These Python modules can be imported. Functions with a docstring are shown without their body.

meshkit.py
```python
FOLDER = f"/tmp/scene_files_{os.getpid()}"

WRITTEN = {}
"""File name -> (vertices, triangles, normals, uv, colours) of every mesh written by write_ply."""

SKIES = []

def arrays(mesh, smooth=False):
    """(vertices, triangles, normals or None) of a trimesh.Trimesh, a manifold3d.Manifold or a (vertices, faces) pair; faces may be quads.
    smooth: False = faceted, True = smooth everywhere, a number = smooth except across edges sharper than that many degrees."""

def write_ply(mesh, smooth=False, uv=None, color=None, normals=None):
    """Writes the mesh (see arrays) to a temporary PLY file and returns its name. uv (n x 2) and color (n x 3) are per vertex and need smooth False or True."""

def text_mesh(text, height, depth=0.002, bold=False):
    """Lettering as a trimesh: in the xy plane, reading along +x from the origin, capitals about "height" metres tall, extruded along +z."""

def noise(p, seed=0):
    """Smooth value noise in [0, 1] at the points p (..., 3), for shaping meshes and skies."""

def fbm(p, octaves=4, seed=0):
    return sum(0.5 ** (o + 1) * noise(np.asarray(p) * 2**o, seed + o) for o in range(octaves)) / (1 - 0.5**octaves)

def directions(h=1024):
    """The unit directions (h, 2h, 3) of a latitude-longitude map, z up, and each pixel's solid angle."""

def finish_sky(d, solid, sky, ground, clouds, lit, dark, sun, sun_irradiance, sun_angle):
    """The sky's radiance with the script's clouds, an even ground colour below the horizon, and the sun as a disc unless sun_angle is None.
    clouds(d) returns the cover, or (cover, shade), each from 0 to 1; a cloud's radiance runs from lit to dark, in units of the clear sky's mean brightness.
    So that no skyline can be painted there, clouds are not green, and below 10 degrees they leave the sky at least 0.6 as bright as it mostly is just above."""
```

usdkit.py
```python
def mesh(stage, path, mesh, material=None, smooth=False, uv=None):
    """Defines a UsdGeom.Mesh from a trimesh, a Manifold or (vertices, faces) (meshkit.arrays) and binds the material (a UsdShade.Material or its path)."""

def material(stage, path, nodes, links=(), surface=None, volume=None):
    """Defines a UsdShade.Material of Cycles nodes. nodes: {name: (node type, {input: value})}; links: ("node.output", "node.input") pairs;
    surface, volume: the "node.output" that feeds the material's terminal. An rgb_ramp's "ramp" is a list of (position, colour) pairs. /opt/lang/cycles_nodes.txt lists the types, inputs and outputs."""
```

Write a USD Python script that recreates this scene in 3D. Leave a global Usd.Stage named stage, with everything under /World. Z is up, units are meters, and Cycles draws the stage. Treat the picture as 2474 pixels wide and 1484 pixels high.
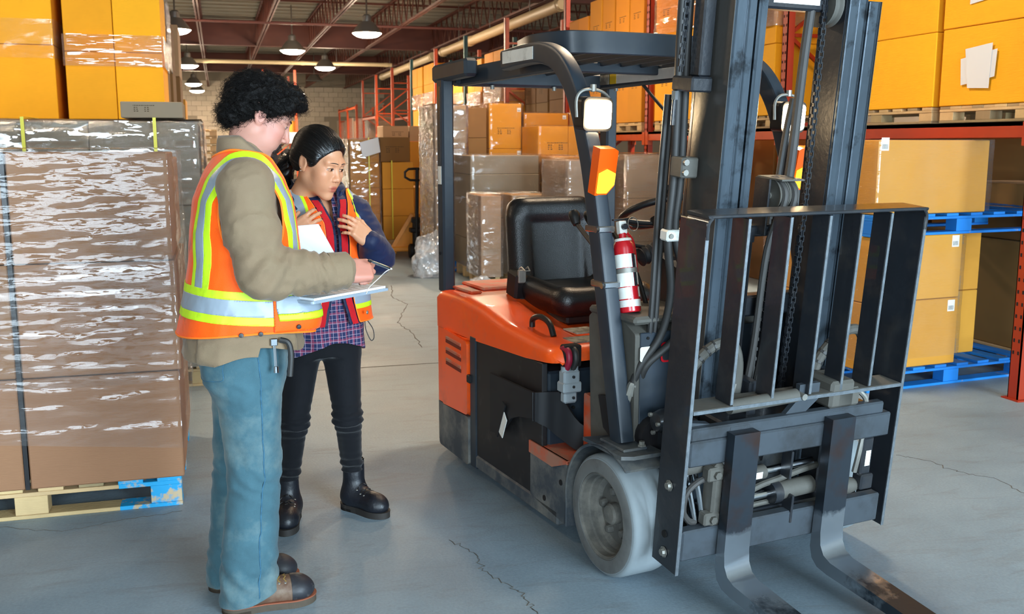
import math, numpy as np, trimesh, usdkit, meshkit
from pxr import Usd, UsdGeom, UsdLux, Gf, Sdf, UsdShade, Vt
from trimesh.creation import extrude_polygon
from shapely.geometry import Polygon, Point, box as sbox
from shapely import affinity

stage = Usd.Stage.CreateInMemory()
UsdGeom.SetStageUpAxis(stage, 'Z'); UsdGeom.SetStageMetersPerUnit(stage, 1.0)
UsdGeom.Xform.Define(stage, '/World'); UsdGeom.Scope.Define(stage, '/World/Looks')
RNG = np.random.default_rng(7)

# ------------------------------------------------------------------ camera
YAW, PITCH, EYE = 16.317, 9.323, 1.58
cam = UsdGeom.Camera.Define(stage, '/World/camera')
cam.CreateHorizontalApertureAttr(36.0); cam.CreateVerticalApertureAttr(36.0 * 1484 / 2474)
cam.CreateFocalLengthAttr(36.0 * 2400 / 2474)
cam.CreateClippingRangeAttr(Gf.Vec2f(0.05, 200)); cam.CreateFStopAttr(6.3); cam.CreateFocusDistanceAttr(3.7)
cam.AddTranslateOp().Set((0, 0, EYE)); cam.AddRotateZOp().Set(-YAW); cam.AddRotateXOp().Set(90 - PITCH)
cam.CreateExposureAttr(0.48)

# ------------------------------------------------------------------ large light: daylight through the open dock door behind the camera
def rect_light(name, loc, rot, w, h, color, power):
    l = UsdLux.RectLight.Define(stage, '/World/' + name)
    l.CreateWidthAttr(w); l.CreateHeightAttr(h); l.CreateColorAttr(Gf.Vec3f(*color)); l.CreateIntensityAttr(power)
    l.AddTranslateOp().Set(loc); l.AddRotateXYZOp().Set(rot)
    return l
DAY_L = rect_light('dock_daylight', (-2.1, -5.35, 2.1), (90, 0, 0), 3.2, 3.6, (0.72, 0.88, 1.0), 13.0)
DAY_R = rect_light('dock_daylight_001', (4.6, -5.35, 2.1), (90, 0, 0), 4.6, 3.6, (0.66, 0.85, 1.0), 24.0)
LAMP_POWER, LAMP_COLOR = 330.0, (1.0, 0.66, 0.34)

# ------------------------------------------------------------------ naming
def _path(parent, name):
    base = (parent or '/World') + '/' + name
    p, k = base, 0
    while stage.GetPrimAtPath(p):
        k += 1; p = '%s_%03d' % (base, k)
    return p
def tag(p, label=None, cat=None, group=None, kind=None):
    prim = stage.GetPrimAtPath(p)
    for k, v in (('label', label), ('category', cat), ('group', group), ('kind', kind)):
        if v: prim.SetCustomDataByKey(k, v)
    return p
def thing(name, label, cat, loc=(0, 0, 0), rz=0.0, group=None, kind=None):
    p = _path(None, name); x = UsdGeom.Xform.Define(stage, p)
    x.AddTranslateOp().Set(tuple(map(float, loc)))
    x.AddRotateZOp().Set(float(rz))
    return tag(p, label, cat, group, kind)
def part(parent, name, mesh, mat, smooth=30, label=None, kind=None, col=None):
    p = _path(parent, name)
    m = usdkit.mesh(stage, p, mesh, M[mat], smooth=smooth)
    if col is not None:
        UsdGeom.PrimvarsAPI(m).CreatePrimvar('tint', Sdf.ValueTypeNames.Color3fArray, 'vertex').Set(Vt.Vec3fArray.FromNumpy(np.asarray(col, np.float32)))
    return tag(p, label=label, kind=kind)
def single(name, mesh, mat, label, cat, smooth=30, group=None, kind=None):
    p = part(None, name, mesh, mat, smooth); return tag(p, label, cat, group, kind)
def struct(name, mesh, mat, smooth=30, parent=None, label=None, cat=None):
    p = part(parent, name, mesh, mat, smooth)
    return tag(p, kind='structure', label=label, cat=cat) if parent is None else p
def sxform(name, label=None, cat=None, loc=(0, 0, 0)):
    p = _path(None, name); x = UsdGeom.Xform.Define(stage, p); x.AddTranslateOp().Set(tuple(map(float, loc)))
    return tag(p, label=label, cat=cat, kind='structure')
def copy_of(src, loc, rz=0.0, label=None, group=None):
    name = src.rsplit('/', 1)[1]
    import re
    name = re.sub(r'_\d{3}$', '', name)
    p = _path(None, name); x = UsdGeom.Xform.Define(stage, p); d = stage.GetPrimAtPath(src).GetCustomData()
    x.GetPrim().GetReferences().AddInternalReference(src); x.GetPrim().SetInstanceable(True)
    x.ClearXformOpOrder(); x.AddTranslateOp(opSuffix='c').Set(tuple(map(float, loc))); x.AddRotateZOp(opSuffix='c').Set(float(rz))
    return tag(p, label or d.get('label'), d.get('category'), group or d.get('group'))

# ------------------------------------------------------------------ mesh helpers: every mesh is (V, F)
def join(ms):
    V, F, n = [], [], 0
    for v, f in ms:
        V.append(np.asarray(v, float)); F.append(np.asarray(f, int) + n); n += len(v)
    return np.vstack(V), np.vstack(F)
def tm(t): return np.array(t.vertices), np.array(t.faces)
def _chamfer_template():
    S = np.array([[a, b, c] for a in (-1, 1) for b in (-1, 1) for c in (-1, 1)], float)
    sg = np.repeat(S, 3, 0); mk = np.tile(1 - np.eye(3), (8, 1))
    t = trimesh.convex.convex_hull(trimesh.PointCloud(sg * (1 - .2 * mk)).vertices)
    v = sg * (1 - .2 * mk)
    idx = np.array([np.argmin(((v - q) ** 2).sum(1)) for q in t.vertices])
    return sg, mk, idx[t.faces]
CH_S, CH_M, CH_F = _chamfer_template()
BOX_V = np.array([[x, y, z] for x in (-1, 1) for y in (-1, 1) for z in (-1, 1)], float)
BOX_F = np.array([[0, 1, 3], [0, 3, 2], [4, 6, 7], [4, 7, 5], [0, 4, 5], [0, 5, 1], [2, 3, 7], [2, 7, 6], [0, 2, 6], [0, 6, 4], [1, 5, 7], [1, 7, 3]])
def cbox(c, half, b=0.0, R=None):
    h = np.asarray(half, float)
    if b > 0:
        v, f = CH_S * (h - CH_M * min(b, .9 * h.min())), CH_F
    else:
        v, f = BOX_V * h, BOX_F
    if R is not None: v = v @ np.asarray(R).T
    return v + np.asarray(c, float), f
def box(x0, x1, y0, y1, z0, z1, b=0.0):
    return cbox(((x0 + x1) / 2, (y0 + y1) / 2, (z0 + z1) / 2), (abs(x1 - x0) / 2, abs(y1 - y0) / 2, abs(z1 - z0) / 2), b)
def frame_of(d, up=(0, 0, 1)):
    d = np.asarray(d, float); d = d / np.linalg.norm(d); up = np.asarray(up, float)
    if abs(d @ up) > .999: up = np.array([1., 0, 0])
    s = np.cross(up, d); s /= np.linalg.norm(s)
    return np.stack([d, s, np.cross(d, s)], 1)          # columns: along, side, up
def bar(p0, p1, w, h, b=0.0, up=(0, 0, 1)):
    p0, p1 = np.asarray(p0, float), np.asarray(p1, float)
    return cbox((p0 + p1) / 2, (np.linalg.norm(p1 - p0) / 2, w / 2, h / 2), b, frame_of(p1 - p0, up))
def catmull(pts, n=8):
    P = np.asarray(pts, float); P = np.vstack([2 * P[0] - P[1], P, 2 * P[-1] - P[-2]]); out = []
    for i in range(1, len(P) - 2):
        t = np.linspace(0, 1, n, endpoint=False)[:, None]; a, b, c, d = P[i - 1:i + 3]
        out.append(.5 * (2 * b + (c - a) * t + (2 * a - 5 * b + 4 * c - d) * t ** 2 + (3 * b - a - 3 * c + d) * t ** 3))
    return np.vstack(out + [P[-2:-1]])
def sweep(pts, prof, up=(0, 0, 1), caps=True, closed=False, scale=None):
    """Sweeps the closed 2-d profile (side, up) along the points."""
    P = np.asarray(pts, float); n, k = len(P), len(prof); prof = np.asarray(prof, float)
    T = np.gradient(P, axis=0) if not closed else np.roll(P, -1, 0) - np.roll(P, 1, 0)
    T /= np.linalg.norm(T, axis=1)[:, None]
    f = frame_of(T[0], up); s, u = f[:, 1], f[:, 2]; V = []
    for i in range(n):
        s = s - T[i] * (s @ T[i]); s /= np.linalg.norm(s); u = np.cross(T[i], s)
        q = prof * (1 if scale is None else scale[i])
        V.append(P[i] + q[:, :1] * s + q[:, 1:] * u)
    V = np.vstack(V); F = []
    for i in range(n if closed else n - 1):
        a, b = i * k, ((i + 1) % n) * k
        for j in range(k):
            j2 = (j + 1) % k; F += [[a + j, a + j2, b + j2], [a + j, b + j2, b + j]]
    if caps and not closed:
        for base, flip in ((0, True), ((n - 1) * k, False)):
            c = len(V); V = np.vstack([V, V[base:base + k].mean(0)])
            for j in range(k):
                j2 = (j + 1) % k; F.append([c, base + j2, base + j] if flip else [c, base + j, base + j2])
    return V, np.array(F)
def circ(r, n=10): a = np.arange(n) * 2 * np.pi / n; return np.stack([np.cos(a) * r, np.sin(a) * r], 1)
def rrect(w, h, r=.006, n=3):
    r = min(r, w * .49, h * .49); out = []
    for cx, cy, a0 in ((w / 2 - r, h / 2 - r, 0), (-w / 2 + r, h / 2 - r, 90), (-w / 2 + r, -h / 2 + r, 180), (w / 2 - r, -h / 2 + r, 270)):
        for a in np.radians(np.linspace(a0, a0 + 90, n)): out.append((cx + r * math.cos(a), cy + r * math.sin(a)))
    return np.array(out)
def tube(pts, r, n=10, closed=False, smooth=0, up=(0, 0, 1)):
    if smooth: pts = catmull(pts, smooth)
    if np.ndim(r): r = np.interp(np.linspace(0, 1, len(pts)), np.linspace(0, 1, len(r)), r); return sweep(pts, circ(1, n), up, True, closed, r)
    return sweep(pts, circ(r, n), up, True, closed)
def cyl(p0, p1, r, n=16, r2=None): return sweep([p0, p1], circ(1, n), scale=[r, r if r2 is None else r2], up=(0, 0, 1))
def lathe(prof, n=32, o=(0, 0, 0), axis=(0, 0, 1), close=False):
    """prof: (radius, along) pairs."""
    P = np.asarray(prof, float); f = frame_of(axis); ax, s, u = f[:, 0], f[:, 1], f[:, 2]; a = np.arange(n) * 2 * np.pi / n
    V = (np.asarray(o) + P[:, None, 1:] * ax + P[:, None, :1] * (np.cos(a)[None, :, None] * s + np.sin(a)[None, :, None] * u)).reshape(-1, 3)
    F = []; m = len(P)
    for i in range(m if close else m - 1):
        i2 = (i + 1) % m
        for j in range(n):
            j2 = (j + 1) % n; F += [[i * n + j, i2 * n + j2, i2 * n + j], [i * n + j, i * n + j2, i2 * n + j2]]
    F = np.array(F)[:, ::-1]
    vol = (V[F[:, 0]] * np.cross(V[F[:, 1]], V[F[:, 2]])).sum()
    return V, (F if vol > 0 else F[:, ::-1])
def prism(poly, d, o=(0, 0, 0), ex=(1, 0, 0), ey=(0, 1, 0)):
    """2-d polygon in the (ex, ey) plane through o, extruded by d along ex x ey (both ways when d is a pair)."""
    p = poly if hasattr(poly, 'exterior') else Polygon(poly)
    d0, d1 = (0, d) if np.ndim(d) == 0 else d
    v, f = tm(extrude_polygon(p, d1 - d0, engine='earcut'))
    ex, ey = np.asarray(ex, float), np.asarray(ey, float); ez = np.cross(ex, ey)
    return np.asarray(o) + v[:, :1] * ex + v[:, 1:2] * ey + (v[:, 2:] + d0) * ez, f
def rpoly(pts, r): return Polygon(pts).buffer(-r).buffer(r, quad_segs=4) if r > 0 else Polygon(pts)
def move(m, d): return m[0] + np.asarray(d, float), m[1]
def rot(m, R, o=(0, 0, 0)): o = np.asarray(o, float); return (m[0] - o) @ np.asarray(R).T + o, m[1]
def RX(a): a = math.radians(a); c, s = math.cos(a), math.sin(a); return np.array([[1, 0, 0], [0, c, -s], [0, s, c]])
def RY(a): a = math.radians(a); c, s = math.cos(a), math.sin(a); return np.array([[c, 0, s], [0, 1, 0], [-s, 0, c]])
def RZ(a): a = math.radians(a); c, s = math.cos(a), math.sin(a); return np.array([[c, -s, 0], [s, c, 0], [0, 0, 1]])
def bend(m, fn): return fn(np.asarray(m[0], float)), m[1]
def vnormals(m):
    v, f = m; n = np.zeros_like(v); fn = np.cross(v[f[:, 1]] - v[f[:, 0]], v[f[:, 2]] - v[f[:, 0]])
    for k in range(3): np.add.at(n, f[:, k], fn)
    return n / np.maximum(np.linalg.norm(n, axis=1, keepdims=True), 1e-12)
def clip(m, s):
    """Keeps the side of the mesh where the per-vertex scalar s is above zero; cut edges are interpolated."""
    v, f = m; V = list(map(tuple, v)); cache = {}; out = []
    pos = s > 0; c = pos[f].sum(1); out = [f[c == 3]]; extra = []
    def cut(a, b):
        k = (a, b) if a < b else (b, a)
        if k not in cache:
            t = s[a] / (s[a] - s[b]); cache[k] = len(V); V.append(tuple(v[a] + (v[b] - v[a]) * t))
        return cache[k]
    for t in f[(c == 1) | (c == 2)]:
        g = []
        for i in range(3):
            a, b = t[i], t[(i + 1) % 3]
            if pos[a]: g.append(a)
            if pos[a] != pos[b]: g.append(cut(a, b))
        for i in range(1, len(g) - 1): extra.append([g[0], g[i], g[i + 1]])
    F = np.vstack(out + ([np.array(extra)] if extra else [])).astype(int); V = np.array(V)
    if len(F) == 0: return V[:0], F
    u, inv = np.unique(F, return_inverse=True); return V[u], inv.reshape(F.shape)
def solidify(m, t, n=None):
    """Gives an open surface a thickness t towards its back."""
    v, f = m; n = vnormals(m) if n is None else n; k = len(v); e = np.sort(np.vstack([f[:, [0, 1]], f[:, [1, 2]], f[:, [2, 0]]]), 1)
    de = np.vstack([f[:, [0, 1]], f[:, [1, 2]], f[:, [2, 0]]]); key = e[:, 0] * k + e[:, 1]
    _, i, cnt = np.unique(key, return_index=True, return_counts=True); b = de[i[cnt == 1]]
    side = np.vstack([np.stack([b[:, 1], b[:, 0], b[:, 0] + k], 1), np.stack([b[:, 1], b[:, 0] + k, b[:, 1] + k], 1)])
    return np.vstack([v, v - n * t]), np.vstack([f, f[:, ::-1] + k, side])
def offset(m, d): return m[0] + vnormals(m) * d, m[1]

# ------------------------------------------------------------------ materials
M = {}
def lin(c):
    if isinstance(c, str): c = [int(c[i:i + 2], 16) / 255 for i in (1, 3, 5)]
    return tuple(x / 12.92 if x <= .04045 else ((x + .055) / 1.055) ** 2.4 for x in c)
def mat(name, color, rough=.5, metal=0, var=0.0, vscale=6, bump=0.0, bscale=60, bstretch=(1, 1, 1), spec=.5, coat=0, dirt=None, dscale=3, damount=.5, dlow=.45, dhigh=.7, rvar=0, rand=0.0, sub=0, emis=None, estr=0, sheen=0, objc=True, detail=4):
    c = np.array(lin(color)); n = {'p': ('principled_bsdf', dict(base_color=tuple(c), roughness=rough, metallic=metal, specular_ior_level=spec, coat_weight=coat))}
    if sheen: n['p'][1].update(sheen_weight=sheen, sheen_roughness=.4)
    if sub: n['p'][1].update(subsurface_weight=sub, subsurface_scale=.006, subsurface_radius=(1, .35, .2))
    if emis: n['p'][1].update(emission_color=lin(emis), emission_strength=estr)
    L = []; n['tc'] = ('texture_coordinate', {}); src = 'tc.object' if objc else 'g.position'
    if not objc: n['g'] = ('geometry', {})
    cur = None
    if var:
        n['n1'] = ('noise_texture', dict(scale=vscale, detail=detail, roughness=.6)); n['r1'] = ('rgb_ramp', dict(ramp=[(.25, tuple(c * (1 - var))), (.75, tuple(np.minimum(c * (1 + var), 1)))]))
        L += [(src, 'n1.vector'), ('n1.fac', 'r1.fac')]; cur = 'r1.color'
    if rand:
        n['oi'] = ('object_info', {}); n['h'] = ('hsv', dict(color=tuple(c))); n['mr'] = ('map_range', dict(to_min=1 - rand, to_max=1 + rand)); n['mr2'] = ('map_range', dict(to_min=.5 - rand * .05, to_max=.5 + rand * .05))
        n['wn'] = ('white_noise_texture', dict(dimensions='1D'))
        L += [('oi.random', 'mr.value'), ('mr.result', 'h.value'), ('oi.random', 'wn.w'), ('wn.value', 'mr2.value'), ('mr2.result', 'h.hue')]
        if cur: L.append((cur, 'h.color'))
        cur = 'h.color'
    if dirt:
        n['n2'] = ('noise_texture', dict(scale=dscale, detail=6, roughness=.65)); n['r2'] = ('map_range', dict(from_min=dlow, from_max=dhigh, to_min=0, to_max=damount, clamp=True))
        n['mx'] = ('mix_color', dict(a=tuple(c), b=lin(dirt))); L += [(src, 'n2.vector'), ('n2.fac', 'r2.value'), ('r2.result', 'mx.fac')]
        if cur: L.append((cur, 'mx.a'))
        cur = 'mx.result'
        if rvar:
            n['rr'] = ('map_range', dict(to_min=rough, to_max=min(1, rough + rvar))); L += [('r2.result', 'rr.value'), ('rr.result', 'p.roughness')]
    if cur: L.append((cur, 'p.base_color'))
    if bump:
        n['mp'] = ('mapping', dict(scale=bstretch)); n['n3'] = ('noise_texture', dict(scale=bscale, detail=3)); n['b'] = ('bump', dict(strength=1.0, distance=bump))
        L += [(src, 'mp.vector'), ('mp.vector', 'n3.vector'), ('n3.fac', 'b.height'), ('b.normal', 'p.normal')]
    M[name] = usdkit.material(stage, '/World/Looks/' + name, n, L, surface='p.BSDF')
def wrapmat(name, scale=(1.0, 1.0, 6.0), amount=.55, haze=.04, rough=.09, dist=.03, lo=.5, hi=.8, nscale=4.5):
    """Clear stretch film: mostly passes light, with glossy streaks where the taut film is wrinkled."""
    n = {'tc': ('texture_coordinate', {}), 'mp': ('mapping', dict(scale=scale)), 'n1': ('noise_texture', dict(scale=nscale, detail=6, roughness=.62, distortion=.8)), 'k': ('map_range', dict(from_min=lo, from_max=hi, to_min=0, to_max=1, clamp=True)),
         'b': ('bump', dict(strength=1, distance=dist)), 'g': ('glossy_bsdf', dict(color=(1, 1, 1), roughness=rough)), 't': ('transparent_bsdf', dict(color=(.96, .96, .96))),
         'd': ('diffuse_bsdf', dict(color=(.75, .75, .75))), 'm0': ('mix_closure', {}), 'lw': ('fresnel', dict(IOR=1.5)), 'mul': ('math', dict(math_type='multiply_add', value2=amount, value3=amount * .1, use_clamp=True)), 'm1': ('mix_closure', {}),
         'n2': ('noise_texture', dict(scale=1.6, detail=4)), 'hz': ('map_range', dict(from_min=.4, from_max=.7, to_min=haze * .4, to_max=haze * 1.8, clamp=True))}
    L = [('tc.object', 'mp.vector'), ('mp.vector', 'n1.vector'), ('n1.fac', 'k.value'), ('k.result', 'b.height'), ('b.normal', 'g.normal'), ('t.BSDF', 'm0.closure1'), ('d.BSDF', 'm0.closure2'),
         ('tc.object', 'n2.vector'), ('n2.fac', 'hz.value'), ('hz.result', 'm0.fac'), ('lw.fac', 'mul.value1'), ('mul.value', 'm1.fac'), ('m0.closure', 'm1.closure1'), ('g.BSDF', 'm1.closure2')]
    M[name] = usdkit.material(stage, '/World/Looks/' + name, n, L, surface='m1.closure')
def emat(name, color, strength):
    M[name] = usdkit.material(stage, '/World/Looks/' + name, {'e': ('emission', dict(color=tuple(color), strength=strength))}, [], surface='e.emission')

mat('concrete_block', '#b5a897', .9, var=.12, vscale=1.2, bump=.004, bscale=60, rand=.08)
mat('mortar', '#8a7f70', .95)
mat('deck', '#8f8778', .75, var=.1, vscale=.7)
mat('steel_primer', '#5a2a1c', .6, var=.15, vscale=2)
mat('rack_orange', '#b8430f', .45, var=.1, vscale=3, dirt='#5a2a14', dscale=9, damount=.4, dlow=.52)
mat('rack_red', '#a02c08', .5, var=.1, vscale=3)
mat('rack_green', '#1f4a48', .5)
mat('hole', '#0a0808', .9)
mat('kraft', '#976d4d', .8, var=.05, vscale=3, bump=.0012, bscale=22, bstretch=(1, 1, 14), rand=.06)
mat('kraft_pale', '#b08c66', .8, var=.06, vscale=3, rand=.1)
mat('kraft_amber', '#cf8712', .8, var=.05, vscale=3, rand=.08)
mat('kraft_yellow', '#f2a90c', .8, var=.05, vscale=3, bump=.001, bscale=20, bstretch=(1, 1, 10), rand=.08)
mat('kraft_gold', '#c98c2c', .8, var=.05, vscale=3, bump=.001, bscale=20, bstretch=(1, 1, 10), rand=.05)
mat('kraft_grey', '#857661', .8, var=.05, vscale=3, rand=.07)
mat('kraft_dark_shaded', '#7b5a30', .85, var=.06, vscale=3, rand=.15)  # dark kraft; also paints the shade on cartons standing in shadow
mat('tape', '#b48a52', .3, spec=.6)
mat('ink', '#4a3a22', .8)
mat('strap_yellow', '#d9cf2e', .4)
mat('strap_black', '#17171a', .35)
mat('paper', '#d4d9de', .7)
mat('sticker', '#e8e8e4', .55)
mat('wood', '#c9ab7b', .75, var=.18, vscale=4, bump=.002, bscale=18, bstretch=(1.5, 9, 9), rand=.12)
mat('wood_grey', '#9a8562', .8, var=.2, vscale=4, rand=.15)
mat('wood_blue', '#1173c4', .65, var=.12, vscale=6, dirt='#b89a6a', dscale=7, damount=.8, dlow=.60, dhigh=.68, rand=.08)
mat('wood_cyan', '#1d9fd6', .65, var=.1, vscale=6, dirt='#c9ab7b', dscale=11, damount=.9, dlow=.52, dhigh=.60)
wrapmat('film', scale=(1.0, 1.0, 5.5), lo=.55, hi=.85, dist=.028, haze=.03, amount=.23, nscale=17)
wrapmat('film_heavy', scale=(1.2, 1.2, 4), amount=1.3, haze=.05, rough=.1, dist=.035, lo=.46, hi=.8)
wrapmat('film_band', scale=(.8, .8, 14), amount=1.3, haze=.10, rough=.1, dist=.02, lo=.45, hi=.75)
mat('pipe_cream', '#c9b48c', .5)
mat('lamp_grey', '#6f6a62', .45, metal=.3)
emat('lamp_glow', (1.0, .78, .55), LAMP_POWER)
emat('lamp_glow_soft', (1.0, .76, .52), LAMP_POWER * .31)
mat('black_plastic', '#0d0e10', .45, var=.1, vscale=8)
mat('rubber_black', '#15161a', .6, var=.15, vscale=10)
mat('orange_paint', '#fb5814', .32, coat=.4, var=.06, vscale=3, dirt='#6b4a38', dscale=5, damount=.45, dlow=.52, dhigh=.75, rvar=.3)
mat('orange_dusty', '#c8481f', .55, var=.08, vscale=4, dirt='#8f7a68', dscale=6, damount=.75, dlow=.42, dhigh=.6)
mat('slate_paint', '#232d37', .42, coat=.0, var=.06, vscale=4, dirt='#5a5953', dscale=6, damount=.2, dlow=.5, dhigh=.75)
mat('slate_dusty', '#3d444b', .55, var=.1, vscale=5, dirt='#8d8a80', dscale=5, damount=.6, dlow=.42, dhigh=.66)
mat('battery_black', '#191719', .5, var=.2, vscale=4, dirt='#55504a', dscale=14, damount=.25, dlow=.56, dhigh=.7)
mat('mast_black', '#23262b', .32, coat=.2, var=.15, vscale=6, dirt='#3f3a36', dscale=7, damount=.5, dlow=.5, dhigh=.7, bump=.0008, bscale=50)
mat('rail_lamp_lit', '#3b3936', .42, var=.15, vscale=6, dirt='#26231f', dscale=6, damount=.5, bump=.0006, bscale=60)  # lighter brown tone paints the work lamp glow on the mast side
mat('mast_steel', '#4a555f', .28, metal=.55, var=.2, vscale=5, dirt='#15171a', dscale=9, damount=.8, dlow=.55, dhigh=.68, bump=.0006, bscale=45, bstretch=(1, 1, .3))
mat('carriage_grey', '#434a51', .45, metal=.3, var=.15, vscale=9, dirt='#2a2826', dscale=5, damount=.6, dlow=.48, dhigh=.66)
mat('dusty_grey', '#53514b', .7, var=.2, vscale=8, dirt='#33302c', dscale=8, damount=.6)
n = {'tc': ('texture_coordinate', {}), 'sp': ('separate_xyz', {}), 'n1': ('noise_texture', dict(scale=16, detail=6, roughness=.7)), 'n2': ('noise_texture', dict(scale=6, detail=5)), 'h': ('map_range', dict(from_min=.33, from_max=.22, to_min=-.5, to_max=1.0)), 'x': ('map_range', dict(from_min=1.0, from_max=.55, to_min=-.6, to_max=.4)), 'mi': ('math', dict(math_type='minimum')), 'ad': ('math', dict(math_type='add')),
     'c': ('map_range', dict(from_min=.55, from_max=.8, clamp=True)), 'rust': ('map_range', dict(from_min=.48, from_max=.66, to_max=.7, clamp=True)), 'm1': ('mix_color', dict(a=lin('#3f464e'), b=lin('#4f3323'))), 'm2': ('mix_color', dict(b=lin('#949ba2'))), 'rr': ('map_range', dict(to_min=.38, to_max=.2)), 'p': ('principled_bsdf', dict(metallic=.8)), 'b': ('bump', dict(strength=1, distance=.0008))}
M['fork_steel'] = usdkit.material(stage, '/World/Looks/fork_steel', n, [('tc.object', 'sp.vector'), ('tc.object', 'n1.vector'), ('tc.object', 'n2.vector'), ('sp.z', 'h.value'), ('sp.x', 'x.value'), ('h.result', 'mi.value1'), ('x.result', 'mi.value2'), ('mi.value', 'ad.value1'), ('n1.fac', 'ad.value2'), ('ad.value', 'c.value'), ('n2.fac', 'rust.value'), ('rust.result', 'm1.fac'), ('m1.result', 'm2.a'), ('c.result', 'm2.fac'), ('m2.result', 'p.base_color'), ('c.result', 'rr.value'), ('rr.result', 'p.roughness'), ('n1.fac', 'b.height'), ('b.normal', 'p.normal')], surface='p.BSDF')  # lighter, smoother steel towards the heel: wear plus a painted bright reflection
mat('bright_steel', '#c8ccd0', .18, metal=1, var=.08, vscale=12)
mat('worn_edge', '#7f868c', .4, metal=.7, var=.25, vscale=40)
mat('chrome', '#d8dadd', .15, metal=1)
mat('zinc', '#8f8d86', .5, metal=.6, var=.15, vscale=20)
mat('tyre_grey', '#868f93', .75, var=.06, vscale=6, dirt='#7b8285', dscale=4, damount=.5)
mat('tyre_side', '#6f706e', .8, var=.12, vscale=9, dirt='#4a4948', dscale=7, damount=.6)
mat('rim_grey', '#5a5955', .7, var=.15, vscale=14, dirt='#9a958a', dscale=9, damount=.5)
mat('vent_shade', '#6e220c', .7)  # dark orange painted as the shade inside the vent slots
mat('seat_vinyl', '#0b0d11', .32, bump=.0012, bscale=260, spec=.6)
mat('hose_grey', '#393735', .65, var=.15, vscale=14)
mat('hose_dark', '#2b2a29', .55, var=.2, vscale=14)
mat('red_paint', '#b8121f', .28, coat=.4)
mat('cable_red', '#8d1030', .5)
mat('connector_grey', '#8b9499', .55, var=.06, vscale=10)
mat('label_white', '#d9d9d2', .5, var=.06, vscale=25, dirt='#8a867c', dscale=14, damount=.5, dlow=.55)
mat('label_yellow', '#dcb81e', .5)
mat('label_worn', '#a8a596', .7, var=.25, vscale=14, dirt='#4a4038', dscale=14, damount=.8, dlow=.42, dhigh=.58)
mat('amber', '#d2500a', .22, coat=.3, emis='#ff5a00', estr=.12)
emat('amber_glow', (1.0, .40, .03), 2.2)
emat('headlight_glow', (1.0, .72, .40), 75.0)
mat('jack_yellow', '#d98a1a', .45, var=.1, vscale=6)

# ================================================================== the setting
n = {'g': ('geometry', {}), 'n1': ('noise_texture', dict(scale=.55, detail=8, roughness=.62)), 'r1': ('rgb_ramp', dict(ramp=[(.3, lin('#71808b')), (.5, lin('#8798a3')), (.72, lin('#9cabb5'))])),
     'mp': ('mapping', dict(scale=(1.2, 4.5, 1), rotation=(0, 0, .35))), 'n2': ('noise_texture', dict(scale=1.6, detail=6, roughness=.7, distortion=1.2)), 'r2': ('map_range', dict(from_min=.52, from_max=.75, to_min=0, to_max=.5, clamp=True)),
     'mx': ('mix_color', dict(b=lin('#6e6c68'))), 'n3': ('noise_texture', dict(scale=90, detail=3)), 'r3': ('map_range', dict(from_min=.3, from_max=.7, to_min=.92, to_max=1.06)), 'ml': ('mix_color', dict(blend_type='multiply', fac=1.0)),
     'rr': ('map_range', dict(from_min=.3, from_max=.7, to_min=.42, to_max=.7)), 'b': ('bump', dict(strength=.5, distance=.0012)), 'p': ('principled_bsdf', dict(specular_ior_level=.35))}
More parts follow.
